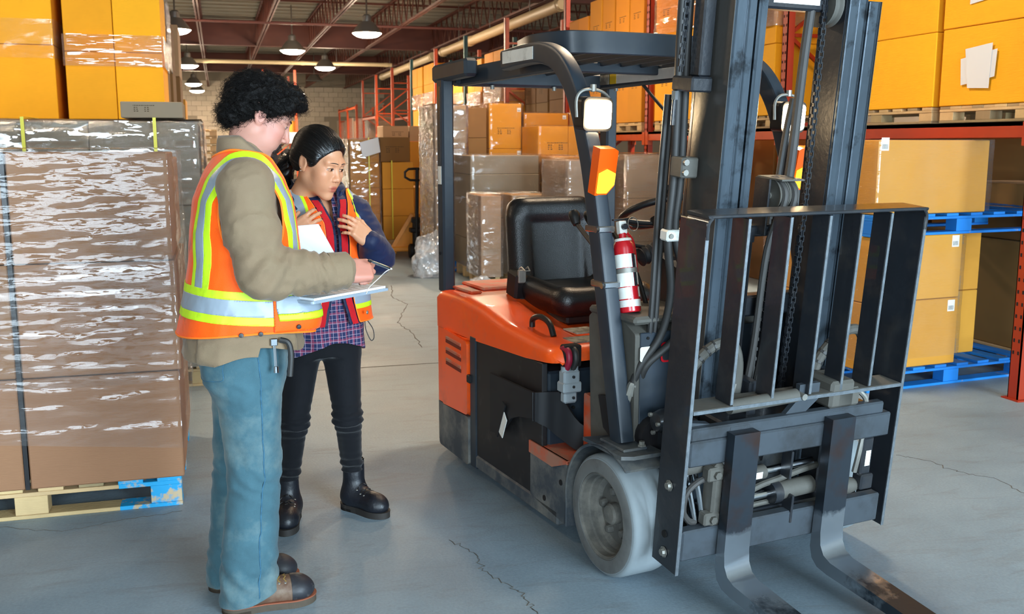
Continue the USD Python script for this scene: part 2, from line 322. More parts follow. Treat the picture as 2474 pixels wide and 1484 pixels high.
M['floor_concrete'] = usdkit.material(stage, '/World/Looks/floor_concrete', n, [('g.position', 'n1.vector'), ('n1.fac', 'r1.fac'), ('g.position', 'mp.vector'), ('mp.vector', 'n2.vector'), ('n2.fac', 'r2.value'), ('r2.result', 'mx.fac'), ('r1.color', 'mx.a'),
    ('g.position', 'n3.vector'), ('n3.fac', 'r3.value'), ('mx.result', 'ml.a'), ('r3.result', 'ml.b'), ('ml.result', 'p.base_color'), ('n1.fac', 'rr.value'), ('rr.result', 'p.roughness'), ('n3.fac', 'b.height'), ('b.normal', 'p.normal')], surface='p.BSDF')
mat('crack', '#57534e', .95)
mat('crack_fill', '#a9a49b', .8)
mat('wall_paint', '#8d877c', .9)

fl = sxform('floor', 'grey concrete warehouse floor with hairline cracks')
part(fl, 'slab', box(-7, 9.4, -5.4, 46, -.2, 0), 'floor_concrete')
def crack(pts, w, matn='crack', name='crack', jit=.008, n=9, seed=0, z=.0012):
    r = np.random.default_rng(seed); P = [np.array(pts[0], float)]
    for a, b in zip(pts[:-1], pts[1:]):
        a, b = np.array(a, float), np.array(b, float)
        for i in range(1, n + 1): P.append(a + (b - a) * i / n + (r.normal(0, jit, 2) if i < n else 0))
    P = np.array(P); t = np.gradient(P, axis=0); t /= np.linalg.norm(t, axis=1)[:, None]; s = np.stack([-t[:, 1], t[:, 0]], 1)
    ww = (w * r.uniform(.4, 1.2, len(P)))[:, None]
    V = np.vstack([np.c_[P + s * ww, np.full(len(P), z)], np.c_[P - s * ww, np.full(len(P), z)], np.c_[P + s * ww, np.full(len(P), -.01)], np.c_[P - s * ww, np.full(len(P), -.01)]])
    k = len(P); F = []
    for i in range(k - 1): F += [[i, i + k, i + 1], [i + 1, i + k, i + k + 1], [i + 2 * k, i, i + 1], [i + 2 * k, i + 1, i + 1 + 2 * k], [i + k, i + 3 * k, i + k + 1], [i + 1 + k, i + 3 * k, i + 1 + 3 * k]]
    part(fl, name, (V, np.array(F)), matn)
crack([(1.814, 11.063), (1.683, 10.145), (1.754, 9.701), (1.474, 8.691), (1.508, 8.265), (1.473, 7.546)], 0.004, seed=0)
crack([(3.278, 4.166), (3.383, 4.03), (3.39, 3.86), (3.497, 3.734), (3.476, 3.52)], 0.0018, seed=1)
crack([(0.826, 3.728), (0.895, 3.558), (0.88, 3.404), (0.952, 3.236), (0.966, 3.129), (0.975, 3.016)], 0.0016, seed=2)
crack([(-0.943, 4.383), (-0.688, 4.262), (-0.47, 4.326), (-0.22, 4.369)], .0012, seed=11)
# floor joint
part(fl, 'joint', box(-.2, 2.6, 6.96, 6.972, -.01, .0012), 'crack')

cl = sxform('ceiling', 'pale corrugated steel roof deck above open web joists')
part(cl, 'deck', box(-7, 9.4, -5.4, 46, 4.74, 4.9), 'deck')
part(cl, 'deck_rib', join([box(-7, 9.4, y, y + .06, 4.70, 4.745) for y in np.arange(7, 46, .6)]), 'deck', kind='stuff')
struct('wall_left', box(-7.2, -7, -5.4, 46, 0, 4.9), 'wall_paint')
struct('wall_right', box(9.4, 9.6, -5.4, 46, 0, 4.9), 'wall_paint')
wf = sxform('wall_front')
for x0, x1, z0, z1 in ((-7, -3.7, 0, 4.9), (-.5, 2.3, 0, 4.9), (6.9, 9.4, 0, 4.9), (-3.7, -.5, 3.9, 4.9), (-3.7, -.5, 0, .3), (2.3, 6.9, 3.9, 4.9), (2.3, 6.9, 0, .3)): part(wf, 'panel', box(x0, x1, -5.6, -5.4, z0, z1), 'wall_paint')
wb = sxform('wall_back', 'painted concrete block wall across the far end of the warehouse')
part(wb, 'mortar_bed', box(-7, 9.4, 46, 46.2, 0, 4.9), 'mortar')
nb = 0
for k in range(22):
    for i in range(-2, 22):
        x0 = -1.2 + i * .42 + (.21 if k % 2 else 0); z0 = k * .215
        if z0 + .2 > 4.7 or x0 > 7.0 or z0 < .2 or nb >= 300: continue
        if -.9 < x0 < 4.6 or (x0 < 7 and z0 > 2.6):
            part(wb, 'block', box(x0, x0 + .405, 45.965 + .008 * RNG.random(), 46.01, z0, z0 + .203), 'concrete_block', smooth=False); nb += 1

# roof steel
for i, x in enumerate((-3.1, -1.66, -.26, 1.11, 2.38, 3.87, 5.6, 7.2)):
    j = sxform('ceiling_joist')
    part(j, 'bottom_chord', join([box(x - .045, x - .012, 6.5, 46, 4.03, 4.07), box(x + .012, x + .045, 6.5, 46, 4.03, 4.07)]), 'steel_primer', smooth=False)
    part(j, 'top_chord', join([box(x - .05, x - .012, 6.5, 46, 4.66, 4.70), box(x + .012, x + .05, 6.5, 46, 4.66, 4.70)]), 'steel_primer', smooth=False)
    ys = np.arange(6.6, 45.8, .3); zs = np.where(np.arange(len(ys)) % 2, 4.67, 4.06)
    part(j, 'web_rod', join([bar((x, ys[k], zs[k]), (x, ys[k + 1], zs[k + 1]), .022, .022) for k in range(len(ys) - 1)]), 'steel_primer', smooth=False, kind='stuff')
for y in (17.2, 26.8, 36.4):
    b = sxform('roof_beam')
    part(b, 'flange', box(-6.9, 9.3, y - .11, y + .11, 4.035, 4.055), 'steel_primer'); part(b, 'flange', box(-6.9, 9.3, y - .11, y + .11, 4.645, 4.66), 'steel_primer')
    part(b, 'web', box(-6.9, 9.3, y - .012, y + .012, 4.055, 4.645), 'steel_primer')
for y, z in ((14.6, 4.02), (14.6, 4.62), (21.5, 4.02), (22.6, 4.62), (31.5, 4.02), (31.5, 4.6)):
    struct('joist_bridging', box(-6.9, 9.3, y - .02, y + .02, z - .02, z + .02), 'steel_primer', smooth=False)

def pipe(p0, p1, r, label):
    t = thing('ceiling_pipe', label, 'pipe'); p0, p1 = np.array(p0, float), np.array(p1, float); d = (p1 - p0) / np.linalg.norm(p1 - p0)
    part(t, 'tube', cyl(p0, p1, r, 18), 'pipe_cream')
    for k in (.02, .35, .68, .98): part(t, 'coupling', cyl(p0 + (p1 - p0) * k - d * .05, p0 + (p1 - p0) * k + d * .05, r * 1.14, 18), 'pipe_cream')
    for k in (.2, .5, .8): q = p0 + (p1 - p0) * k; part(t, 'hanger', bar(q, q + np.array([0, 0, 4.66 - q[2]]), .012, .012), 'lamp_grey')
pipe((5.32, 15.3, 3.76), (5.32, 24.2, 3.76), .095, 'thick cream pipe running along the ceiling above the right hand rack')
pipe((5.32, 25.2, 3.76), (5.32, 33.5, 3.76), .095, 'farther length of thick cream pipe beyond the gap at the right')
pipe((-3, 29.6, 3.86), (5.0, 29.6, 3.86), .055, 'slim cream pipe crossing the aisle below the second roof girder')

# high bay lamps
def high_bay(x, y, z, label, glow='lamp_glow'):
    t = thing('high_bay_lamp', label, 'lamp', (x, y, z))
    part(t, 'reflector', lathe([(.285, 0), (.29, .012), (.26, .05), (.2, .13), (.15, .19), (.12, .22), (.0, .22)], 28), 'lamp_grey')
    part(t, 'lens', lathe([(.0, -.085), (.12, -.08), (.2, -.06), (.26, -.02), (.28, .0), (.0, .004)], 28), glow)
    part(t, 'ballast', lathe([(.0, .22), (.085, .22), (.09, .25), (.085, .33), (.05, .36), (0, .36)], 18), 'lamp_grey')
    part(t, 'stem', cyl((0, 0, .36), (0, 0, 4.7398 - z), .016, 8), 'lamp_grey')
    return t
for x, y, z, lab in ((2.89, 19.9, 3.7, 'large lit high bay lamp nearest over the aisle, upper right of the lamps'), (1.76, 24.0, 3.7, 'lit high bay lamp hanging on a stem above the woman, left of the nearest one'), (3.01, 29.0, 3.7, 'lit high bay lamp just right of and below the stem-hung one'),
                     (2.85, 37.75, 3.38, 'far lit high bay lamp half hidden by the curly hair of the man'), (-.66, 20.3, 3.7, 'lit high bay lamp topmost of the left row beside the yellow cartons'), (-.68, 29.3, 3.7, 'lit high bay lamp second in the left row beside the cartons'),
                     (-.72, 38.1, 3.7, 'lit high bay lamp third in the left row, left of the curly head'), (-.68, 42.5, 3.68, 'smallest and farthest lit high bay lamp at the end of the left row'),
                     (-2.4, 6.9, 3.9, 'added unseen lamp above the left stacks that brightens the yellow cartons'), (2.9, 10.9, 3.75, 'high bay lamp above the forklift outside the picture'), (6.6, 10.9, 4.2, 'high bay lamp above the rack outside the picture'), (2.7, 5.6, 3.95, 'added unseen lamp over the forklift that brightens the right yellow cartons')):  # first and last lamp here are added to brighten the yellow cartons
    high_bay(x, y, z, lab, 'lamp_glow_soft' if y < 12 and z < 4 else 'lamp_glow')
t = thing('high_bay_lamp', 'dark unlit high bay lamp far back above the woman', 'lamp', (3.35, 36.0, 3.75))
part(t, 'reflector', lathe([(.285, 0), (.29, .012), (.26, .05), (.2, .13), (.15, .19), (.12, .22), (.0, .22)], 24), 'lamp_grey'); part(t, 'stem', cyl((0, 0, .22), (0, 0, .9898), .016, 8), 'lamp_grey')

# ================================================================== storage racks
UPY = [4.92, 7.75, 10.62, 13.46, 16.5, 19.4, 22.2, 25.1, 28.0, 30.95, 33.9]
XR, RD = 4.7, 1.07
def upright(par, x, y, h, matn, depth=RD, brace=True, holes=False):
    u = part(par, 'upright', join([box(x, x + .01, y - .04, y + .04, 0, h), box(x, x + .07, y - .04, y - .034, 0, h), box(x, x + .07, y + .034, y + .04, 0, h)]), matn, smooth=False)
    if holes: part(u, 'slot', join([cbox((x - .001, y + s * .02, z), (.001, .006, .011)) for z in np.arange(.3, h, .076) for s in (-1, 1)]), 'hole', smooth=False, kind='stuff')
    part(par, 'upright', join([box(x + depth - .07, x + depth, y - .04, y + .04, 0, h)]), matn, smooth=False)
    part(par, 'foot_plate', box(x - .02, x + .1, y - .07, y + .07, 0, .008), matn)
    if brace:
        zs = np.arange(.25, h - .2, .75)
        for k, z in enumerate(zs):
            part(par, 'brace', bar((x + .06, y, z), (x + depth - .06, y, z), .03, .03), matn, smooth=False)
            if k < len(zs) - 1: part(par, 'brace', bar((x + .06, y, z + .02) if k % 2 else (x + depth - .06, y, z + .02), (x + depth - .06, y, zs[k + 1] - .02) if k % 2 else (x + .06, y, zs[k + 1] - .02), .03, .03), matn, smooth=False)
def rack_beam(par, x, y0, y1, z, matn='rack_orange', h=.095):
    b = part(par, 'beam', join([box(x, x + .045, y0 + .04, y1 - .04, z - h, z), box(x, x + .06, y0 + .04, y1 - .04, z - .025, z)]), matn, smooth=False)
    for y in (y0 + .045, y1 - .045): part(b, 'end_plate', box(x - .006, x + .05, y - .035, y + .035, z - h - .05, z - .001), matn, smooth=False)
rack = thing('pallet_rack', 'long orange pallet rack along the right side of the aisle', 'rack')
for i, y in enumerate(UPY): upright(rack, XR, y, 3.66, 'rack_green' if i in (5, 7) else ('rack_red' if i in (0, 1, 2, 3) else 'rack_orange'), holes=i < 3)
for i in range(8):
    rack_beam(rack, XR - .006, UPY[i], UPY[i + 1], 1.715, 'rack_red' if i == 0 else 'rack_orange')
    rack_beam(rack, XR + RD - .05, UPY[i], UPY[i + 1], 1.715)
for i in (8, 9): rack_beam(rack, XR - .006, UPY[i], UPY[i + 1], 2.45 if i == 9 else 1.9); rack_beam(rack, XR + RD - .05, UPY[i], UPY[i + 1], 2.45 if i == 9 else 1.9)
part(rack, 'rack_label', box(XR - .009, XR - .0065, 6.55, 6.62, 1.635, 1.70), 'sticker')
rk2 = thing('pallet_rack', 'farther orange rack running on to the block wall at the right', 'rack')
for y in (37.025, 39.725, 42.425): upright(rk2, 4.9, y, 3.0, 'rack_orange')
rack_beam(rk2, 4.89, 37.025, 39.725, 2.95); rack_beam(rk2, 4.89, 39.725, 42.425, 2.95)
rk3 = thing('pallet_rack', 'orange rack standing end-on in mid aisle behind the two people', 'rack')
for y in (30.5, 33.3): upright(rk3, 1.33, y, 3.72, 'rack_orange', .98)
for z in (.42, 1.12, 1.9):
    for x in (1.33, 2.25): rack_beam(rk3, x, 30.5, 33.3, z)
    part(rk3, 'cross_bar', bar((1.33, 30.48, z), (2.31, 30.48, z), .04, .06), 'rack_orange', smooth=False)
    part(rk3, 'shelf_board', box(1.36, 2.28, 30.55, 33.25, z + .002, z + .022), 'wood_grey')
for x, z in ((2.18, 1.76), (1.9, 1.8)): part(rk3, 'paper_sign', cbox((x, 30.4, z), (.15, .002, .16)), 'paper')
for k in range(4): single('dark_bin', cbox((1.5 + .22 * k, 30.9, 1.29), (.1, .3, .145), .01), 'black_plastic', 'dark bin on the middle shelf of the end-on orange rack, %s' % ('leftmost', 'second from left', 'third from left', 'rightmost')[k], 'bin', group='bins on the end-on rack')
for k in range(2): single('carton', cbox((1.58 + .48 * k, 31.0, 2.09), (.23, .4, .165), .008), 'kraft_gold', '%s carton on the upper shelf of the end-on orange rack' % ('left', 'right')[k], 'carton', group='cartons on the end-on rack')

ORDN = ('lowest', 'second', 'third', 'fourth', 'fifth', 'sixth', 'seventh', 'eighth', 'ninth', 'tenth', 'eleventh', 'twelfth', 'topmost')
# ================================================================== pallets
def pallet(x, y, z, lx, ly, label, mats=('wood', 'wood', 'wood'), across=True, group=None, rz=0, end_paint=None, h=.135):
    """x, y: the near left corner. across: the deck boards run along y over boards along x."""
    t = thing('pallet', label, 'pallet', (x, y, z), rz, group)
    L, Wd = (lx, ly) if across else (ly, lx)
    def P(name, a0, a1, b0, b1, z0, z1, m): part(t, name, box(a0, a1, b0, b1, z0, z1, .002) if across else box(b0, b1, a0, a1, z0, z1, .002), m, smooth=False)
    n = 8; w = .1
    for k in range(n):
        a = k * (L - w) / (n - 1); P('deck_board', a, a + w, .004 * (k % 2), Wd - .004 * (k % 3), h - .018, h, mats[k % 3])
    for k in range(3):
        b = k * (Wd - w) / 2
        P('stringer_board', 0, L, b, b + w, h - .036, h - .0185, mats[k % 3]); P('bottom_board', 0, L, b, b + w, 0, .017, mats[(k + 1) % 3])
        for i in range(3):
            a = i * (L - .13) / 2; P('block', a, a + .13, b + .003, b + w - .003, .0175, h - .0365, mats[(k + i) % 3] if not (end_paint and i == 2) else end_paint)
        if end_paint:
            for z0, z1, nm in ((h - .0375, h - .0175, 'painted_end'), (-.0005, .0178, 'painted_end')): P(nm, L - .26 + .03 * k, L + .001, b - .001, b + w + .001, z0, z1, end_paint)
    if end_paint:
        for k in (6, 7): a = k * (L - w) / (n - 1); P('painted_end', a - .001, a + w + .001, -.001, .16, h - .019, h + .001, end_paint)
    return t
# ================================================================== cartons
def face_patch(face, x0, x1, y0, y1, z0, z1, a0, a1, b0, b1, d=.0012):
    """A thin patch on a face; a runs along the face from its left end as seen from outside, b is height from the bottom, in metres."""
    if face == '-y': return box(x0 + a0, x0 + a1, y0 - d, y0 - .0002, z0 + b0, z0 + b1)
    if face == '-x': return box(x0 - d, x0 - .0002, y1 - a1, y1 - a0, z0 + b0, z0 + b1)
    if face == '+x': return box(x1 + .0002, x1 + d, y0 + a0, y0 + a1, z0 + b0, z0 + b1)
def print_block(x0, x1, y0, y1, z0, z1, face, a, b, s=.05, seed=0):
    """Two short lines of small illegible carton print and two columns of digits under them."""
    r = np.random.default_rng(seed); q = []; u = 0
    while u < 2.6 * s:
        w = r.uniform(.08, .3) * s; q.append(face_patch(face, x0, x1, y0, y1, z0, z1, a + u, a + u + w, b, b + .09 * s)); u += w + .07 * s
    for c in (.1, 1.5):
        for k in range(3):
            for j in range(2): w = r.uniform(.14, .26) * s; q.append(face_patch(face, x0, x1, y0, y1, z0, z1, a + (c + .34 * j) * s, a + (c + .34 * j) * s + w, b - (.3 + .25 * k) * s, b - (.18 + .25 * k) * s))
    return join(q)
def carton(x0, x1, y0, y1, z0, z1, m, label, group=None, faces=(), tape=None, ink=None, sticker=None, flap=None, sheet=None, b=.005, dent=0):
    plain = not (tape or ink or sticker or flap or sheet)
    g = box(x0, x1, y0, y1, z0, z1, b)
    if plain: return single('carton', g, m, label, 'carton', smooth=False, group=group)
    c = np.array([(x0 + x1) / 2, (y0 + y1) / 2, z0]); t = thing('carton', label, 'carton', c, 0, group)
    def ad(nm, mesh, mm, **k): part(t, nm, move(mesh, -c), mm, smooth=False, **k)
    ad('body', g, m)
    B = (x0, x1, y0, y1, z0, z1)
    for f in faces:
        W = (x1 - x0) if f == '-y' else (y1 - y0)
        if flap: ad('flap_seam', face_patch(f, *B, .01, W - .01, (z1 - z0) * flap, (z1 - z0) * flap + .004), 'ink')
        if tape: ad('tape', face_patch(f, *B, W * tape - .03, W * tape + .03, .005, (z1 - z0) * .24), 'tape'); ad('tape', face_patch(f, *B, W * tape - .03, W * tape + .03, (z1 - z0) * .76, z1 - z0 - .004), 'tape')
        if ink: ad('print', print_block(*B, f, W * ink[0], (z1 - z0) * ink[1], ink[2], seed=int(x0 * 77 + z0 * 131) & 255), 'ink', kind=None)
        if sticker: a, bb, w, h = sticker; ad('sticker', face_patch(f, *B, W * a, W * a + w, (z1 - z0) * bb, (z1 - z0) * bb + h, .0016), 'sticker'); ad('barcode', join([face_patch(f, *B, W * a + w * (.15 + .1 * k), W * a + w * (.15 + .1 * k + (.03 if k % 2 else .06)), (z1 - z0) * bb + h * .12, (z1 - z0) * bb + h * .5, .002) for k in range(7)]), 'ink')
    return t
# ================================================================== stretch film
def film(x0, x1, y0, y1, z0, z1, label, m='film', step=.02, amp=.006, zbot=None, top=0.0, rad=.02, seed=0, stretch=(3, 3, 16), ztop=None, bulge=0.0, group=None, extra=None):
    pts = []
    for (cx, cy), a0 in (((x1 - rad, y0 + rad), -90), ((x1 - rad, y1 - rad), 0), ((x0 + rad, y1 - rad), 90), ((x0 + rad, y0 + rad), 180)):
        for a in np.radians(np.linspace(a0, a0 + 90, 4)): pts.append((cx + rad * math.cos(a), cy + rad * math.sin(a)))
    ring = np.array(pts + pts[:1]); d = np.r_[0, np.cumsum(np.linalg.norm(np.diff(ring, axis=0), axis=1))]
    nu = max(24, int(d[-1] / step)); uu = np.linspace(0, d[-1], nu, endpoint=False); px = np.interp(uu, d, ring[:, 0]); py = np.interp(uu, d, ring[:, 1])
    nx = np.gradient(np.r_[py[-1], py, py[0]])[1:-1]; ny = -np.gradient(np.r_[px[-1], px, px[0]])[1:-1]; ln = np.hypot(nx, ny); nx, ny = nx / ln, ny / ln
    nv = max(6, int((z1 - z0) / step)); tt = np.linspace(0, 1, nv)[:, None]
    zb = z0 + (0 * px if zbot is None else zbot(px)); zt = z1 + (0 * px if ztop is None else ztop(px)); Z = zb + (zt - zb) * tt
    X = np.broadcast_to(px, Z.shape); Y = np.broadcast_to(py, Z.shape)
    q = np.stack([X * stretch[0], Y * stretch[1], Z * stretch[2]], -1)
    nse = meshkit.fbm(q + seed * 7.3, 4, seed) - .5; w = amp * 2 * nse + bulge * np.sin(np.pi * tt)
    w = w + amp * .5
    V = np.stack([X + nx * w, Y + ny * w, Z], -1).reshape(-1, 3); i = np.arange(nv - 1)[:, None] * nu; j = np.arange(nu); j2 = (j + 1) % nu
    F = np.stack([np.stack([i + j, i + j2, i + nu + j2], -1), np.stack([i + j, i + nu + j2, i + nu + j], -1)]).reshape(-1, 3)
    ms = [(V, F)]
    if top > 0:                                      # film folded in over the top edge
        gx, gy = np.meshgrid(np.linspace(x0 + .004, x1 - .004, 24), np.linspace(y0 + .004, y1 - .004, 24), indexing='ij')
        zz = z1 + .003 + .012 * meshkit.fbm(np.stack([gx * 14, gy * 14, gx * 0], -1), 3, seed); V2 = np.stack([gx, gy, zz], -1).reshape(-1, 3)
        a = (np.arange(23)[:, None] * 24 + np.arange(23)).ravel(); ms.append((V2, np.vstack([np.c_[a, a + 24, a + 25], np.c_[a, a + 25, a + 1]])))
    if label is None: return join(ms)
    if extra: ms.append(extra)
    return single('stretch_film', join(ms), m, label, 'plastic wrap', smooth=True, group=group)
def strap(pts, w, m, label, group=None, up=(0, 1, 0)):
    return single('strap', sweep(pts, rrect(w, .0016, .0005, 1) , up), m, label, 'strap', group=group)

# ---- near left stack
pallet(-1.44, 4.45, 0, 1.22, 1.1, 'bare wood pallet with a bright blue painted end under the big brown carton stack', ('wood', 'wood', 'wood_grey'), end_paint='wood_cyan')
for r in range(2):
    for k, (z0, z1) in enumerate(((.137, .612), (.616, 1.09), (1.094, 1.545))):
        for c, (x0, x1) in enumerate(((-1.45, -.845), (-.822, -.205 + (.012 if k == 1 else 0)))):
            y0 = 4.43 + r * .56 + (.004 * k)
            where = ('bottom', 'middle', 'top')[k]
            if r == 0: carton(x0, x1, y0, y0 + .545, z0, z1, 'kraft', ('big brown carton in the near left stack, right column, %s layer' % where) if c else ('brown carton cut off by the left picture edge, left column, %s layer' % where), faces=('-y',))
            elif c: carton(x0 - .02, x1 - .002, y0, y0 + .545, z0, z1 - .03, 'kraft', 'brown carton in the second row of the near left stack, %s layer' % where)
strap([(-.8335, 4.428, .137), (-.8335, 4.428, 1.547), (-.8335, 5.52, 1.549)], .018, 'strap_black', 'black strap running down the gap between the columns of the near left stack', up=(0, 1, .2))
band_ = film(-1.463, -.185, 4.408, 5.585, .62, 1.10, None, 'film', step=.012, amp=.006, zbot=lambda x: -.03 + .02 * np.sin(3 * x), ztop=lambda x: .03 * np.sin(2.1 * x + 1), seed=5, stretch=(3, 3, 30))
film(-1.46, -.19, 4.415, 5.58, .30, 1.552, 'crinkled clear wrap around the big brown carton stack at the left', 'film', step=.011, amp=.009, zbot=lambda x: .10 - .13 * (x + 1.46) / 1.27 + 0 * x, top=1, seed=3, stretch=(4, 4, 22), bulge=.004, extra=band_)

# ---- tall grey wrapped stack behind it
pallet(-2.05, 6.72, 0, 1.95, 1.0, 'wood pallet under the tall grey wrapped stack at the left', group=None)
for k, (z0, z1) in enumerate(((.137, .66), (.664, 1.19), (1.194, 1.715))):
    for c in range(3):
        carton(-2.06 + c * .65, -2.06 + c * .65 + .645, 6.71, 7.7, z0, z1, 'kraft_grey', 'grey-brown carton in the tall glossy wrapped stack, %s layer, %s' % (('bottom', 'middle', 'top')[k], ('leftmost', 'second', 'rightmost')[c]))
film(-2.09, -.085, 6.68, 7.73, .14, 1.722, 'thick glossy wrap with hard white reflections around the tall grey stack', 'film_heavy', step=.022, amp=.012, top=1, rad=.06, seed=8, stretch=(2, 2, 12), bulge=.01)
for x in (-1.12, -.37): strap([(x, 6.650, .3), (x, 6.650, 1.742), (x, 7.2, 1.744)], .02, 'strap_yellow', 'yellow strap on the %s of the tall grey wrapped stack' % ('left half' if x < -1 else 'right half'), up=(0, 1, .2))
carton(-.57, -.2, 6.74, 7.2, 1.742, 1.842, 'kraft_grey', 'small flat grey-brown carton lying on top of the tall grey wrapped stack', faces=('-y',), ink=(.2, .75, .045))
# ---- left rack with big yellow cartons
rkl = thing('pallet_rack', 'rack on the left holding the tall yellow cartons', 'rack')
for y in (9.75, 12.9, 16.05, 19.2): upright(rkl, -1.62, y, 1.68, 'rack_orange', 1.1)
for i, y in enumerate((9.75, 12.9, 16.05)):
    rack_beam(rkl, -.58, y, y + 3.15, 1.665); rack_beam(rkl, -1.62, y, y + 3.15, 1.665)
pallet(-2.05, 9.98, 1.668, .74, 1.05, 'pallet on the left rack under the leftmost yellow cartons')
pallet(-1.29, 9.98, 1.668, .84, 1.05, 'pallet on the left rack under the pair of yellow cartons')
for k, (z0, z1) in enumerate(((1.806, 2.455), (2.46, 3.1), (3.104, 3.7))):
    carton(-2.03, -1.37, 9.97, 10.95, z0, z1, 'kraft_yellow', 'wide bright yellow carton at the upper left corner, %s' % ('below the seam', 'above the seam', 'out of frame')[k])
for k, (z0, z1) in enumerate(((1.806, 2.405), (2.41, 3.0), (3.004, 3.6))):
    for c, (x0, x1) in enumerate(((-1.285, -.868), (-.862, -.452))):
        carton(x0, x1, 9.97, 10.95, z0, z1, 'kraft_yellow', 'tall bright yellow carton of the left rack, %s column, %s' % (('left', 'right')[c], ('lower', 'upper', 'topmost')[k]))
film(-1.3, -.435, 9.95, 10.97, 2.28, 2.56, 'band of shiny wrap around the pair of yellow cartons at the upper left', 'film_band', step=.02, amp=.006, seed=12, stretch=(3, 3, 26))
film(-2.04, -1.355, 9.95, 10.97, 2.34, 2.68, 'band of wrap around the leftmost yellow cartons', 'film', step=.025, amp=.006, seed=13)
for i, (y, zt, x1, m) in enumerate(((11.6, 3.15, -.5, 'kraft_dark_shaded'), (13.2, 3.05, -.49, 'kraft_dark_shaded'), (14.92, 3.24, -.46, 'kraft_pale'), (17.4, 2.3, -.47, 'kraft_gold'))):
    pallet(-1.55, y, 1.668, 1.05, 1.05, 'pallet on the left rack, number %s counted away from the yellow cartons' % ('one', 'two', 'three', 'four')[i])
    zz = 1.806
    while zz < zt - .3:
        carton(-1.54, x1, y, y + 1.05, zz, min(zz + .7, zt), m if not (i == 2 and zz < 2.3) else 'kraft_dark_shaded', 'carton on the left rack beyond the yellow ones, load %s, base at %s' % (('one', 'two', 'three', 'four')[i], ('the pallet' if zz < 1.9 else 'the carton below')), group='left rack load %d' % i); zz += .704  # lower carton of the third load gets dark kraft as painted shadow
film(-1.56, -.47, 11.58, 12.67, 2.4, 3.16, 'narrow strip of shiny wrap on the dark carton side right of the yellow cartons', 'film_band', step=.03, amp=.012, seed=14)
for k in range(13): pallet(-1.05, 20.0, k * .143, 1.05, 1.0, 'empty wood pallet, %s from the floor, in the high pile of pallets behind the man' % ORDN[k], ('wood', 'wood_grey', 'wood'), group='pile of empty pallets')

# ---- right: two blue pallets with cartons
ang = math.degrees(math.atan2(.10434, .99454)); RR = RZ(ang); O1 = np.array([3.925, 5.31, 0])
def loc1(a, b): return O1 + RR @ np.array([a, b, 0.])
def rcarton(a0, a1, b0, b1, z0, z1, m, label, **k):
    p = carton(a0, a1, b0, b1, z0, z1, m, label, **k); x = UsdGeom.Xformable(stage.GetPrimAtPath(p)); ops = x.GetOrderedXformOps()
    off = np.array(ops[0].Get()) if ops else np.zeros(3); x.ClearXformOpOrder()
    w = O1 + RR @ np.array([off[0], off[1], 0.]) + np.array([0, 0, off[2]])
    x.AddTranslateOp(opSuffix='r').Set(tuple(map(float, w))); x.AddRotateZOp(opSuffix='r').Set(ang); return p
BL = ('wood_blue', 'wood_blue', 'wood_blue')
pallet(*loc1(0, 0), 1.42, 1.1, 'blue painted pallet on the floor under the right carton stack', BL, rz=ang)
for k, (z0, z1) in enumerate(((.137, .578), (.582, 1.0))):
    w = ('lower', 'upper')[k]
    rcarton(-.02, .745, .02, .56, z0, z1, 'kraft_gold', 'gold-brown carton with a white corner label on the right blue pallet, %s layer' % w, faces=('-y',), sticker=(.88, .8, .06, .075))
    rcarton(.765, 1.15, .24, .8, z0, z1, 'kraft_gold', 'gold-brown carton set back at the right end of the blue pallet stack, %s layer' % w, faces=('-y',), tape=.5)
    rcarton(-.02, .745, .57, 1.08, z0, z1, 'kraft_gold', 'carton in the rear row of the blue pallet stack, %s layer' % w)
pallet(*loc1(-.03, .0)[:2], 1.003, 1.52, 1.1, 'blue painted pallet resting on top of the gold-brown cartons at the right', BL, rz=ang)
rcarton(.0, .92, .02, .62, 1.14, 1.604, 'kraft_gold', 'long gold-brown carton on the upper blue pallet under the red beam', faces=('-y',), sticker=(.02, .86, .06, .08))
def rfilm(*a, **k):
    p = film(*a, **k); x = UsdGeom.Xformable(stage.GetPrimAtPath(p)); x.AddTranslateOp().Set(tuple(map(float, O1))); x.AddRotateZOp().Set(ang)
rfilm(-.04, .760, -.005, 1.1, .2, .99, label='clear wrap around the gold-brown cartons between the two blue pallets', m='film', step=.02, amp=.004, seed=21, stretch=(2, 2, 20))
rfilm(-.02, .95, -.0, .66, 1.145, 1.608, label='clear wrap around the long carton on the upper blue pallet', m='film', step=.018, amp=.004, seed=22, stretch=(3, 3, 14))
g = np.linspace(0, 1, 40); gx, gy = np.meshgrid(g, g, indexing='ij'); zz = 1.142 + .05 * (1 - gx) * (.4 + .6 * (1 - gy)) + .015 * meshkit.fbm(np.stack([gx * 7, gy * 9, gx], -1), 3, 4)
V = np.stack([(.965 + .455 * gx), .0 + .9 * gy - .02 * (1 - gx), zz], -1).reshape(-1, 3); a = (np.arange(39)[:, None] * 40 + np.arange(39)).ravel(); F = np.vstack([np.c_[a, a + 40, a + 41], np.c_[a, a + 41, a + 1]])
single('stretch_film', (V @ RR.T + O1, F), 'film_band', 'loose sheet of clear wrap lying across the top of the upper blue pallet', 'plastic wrap', smooth=True)
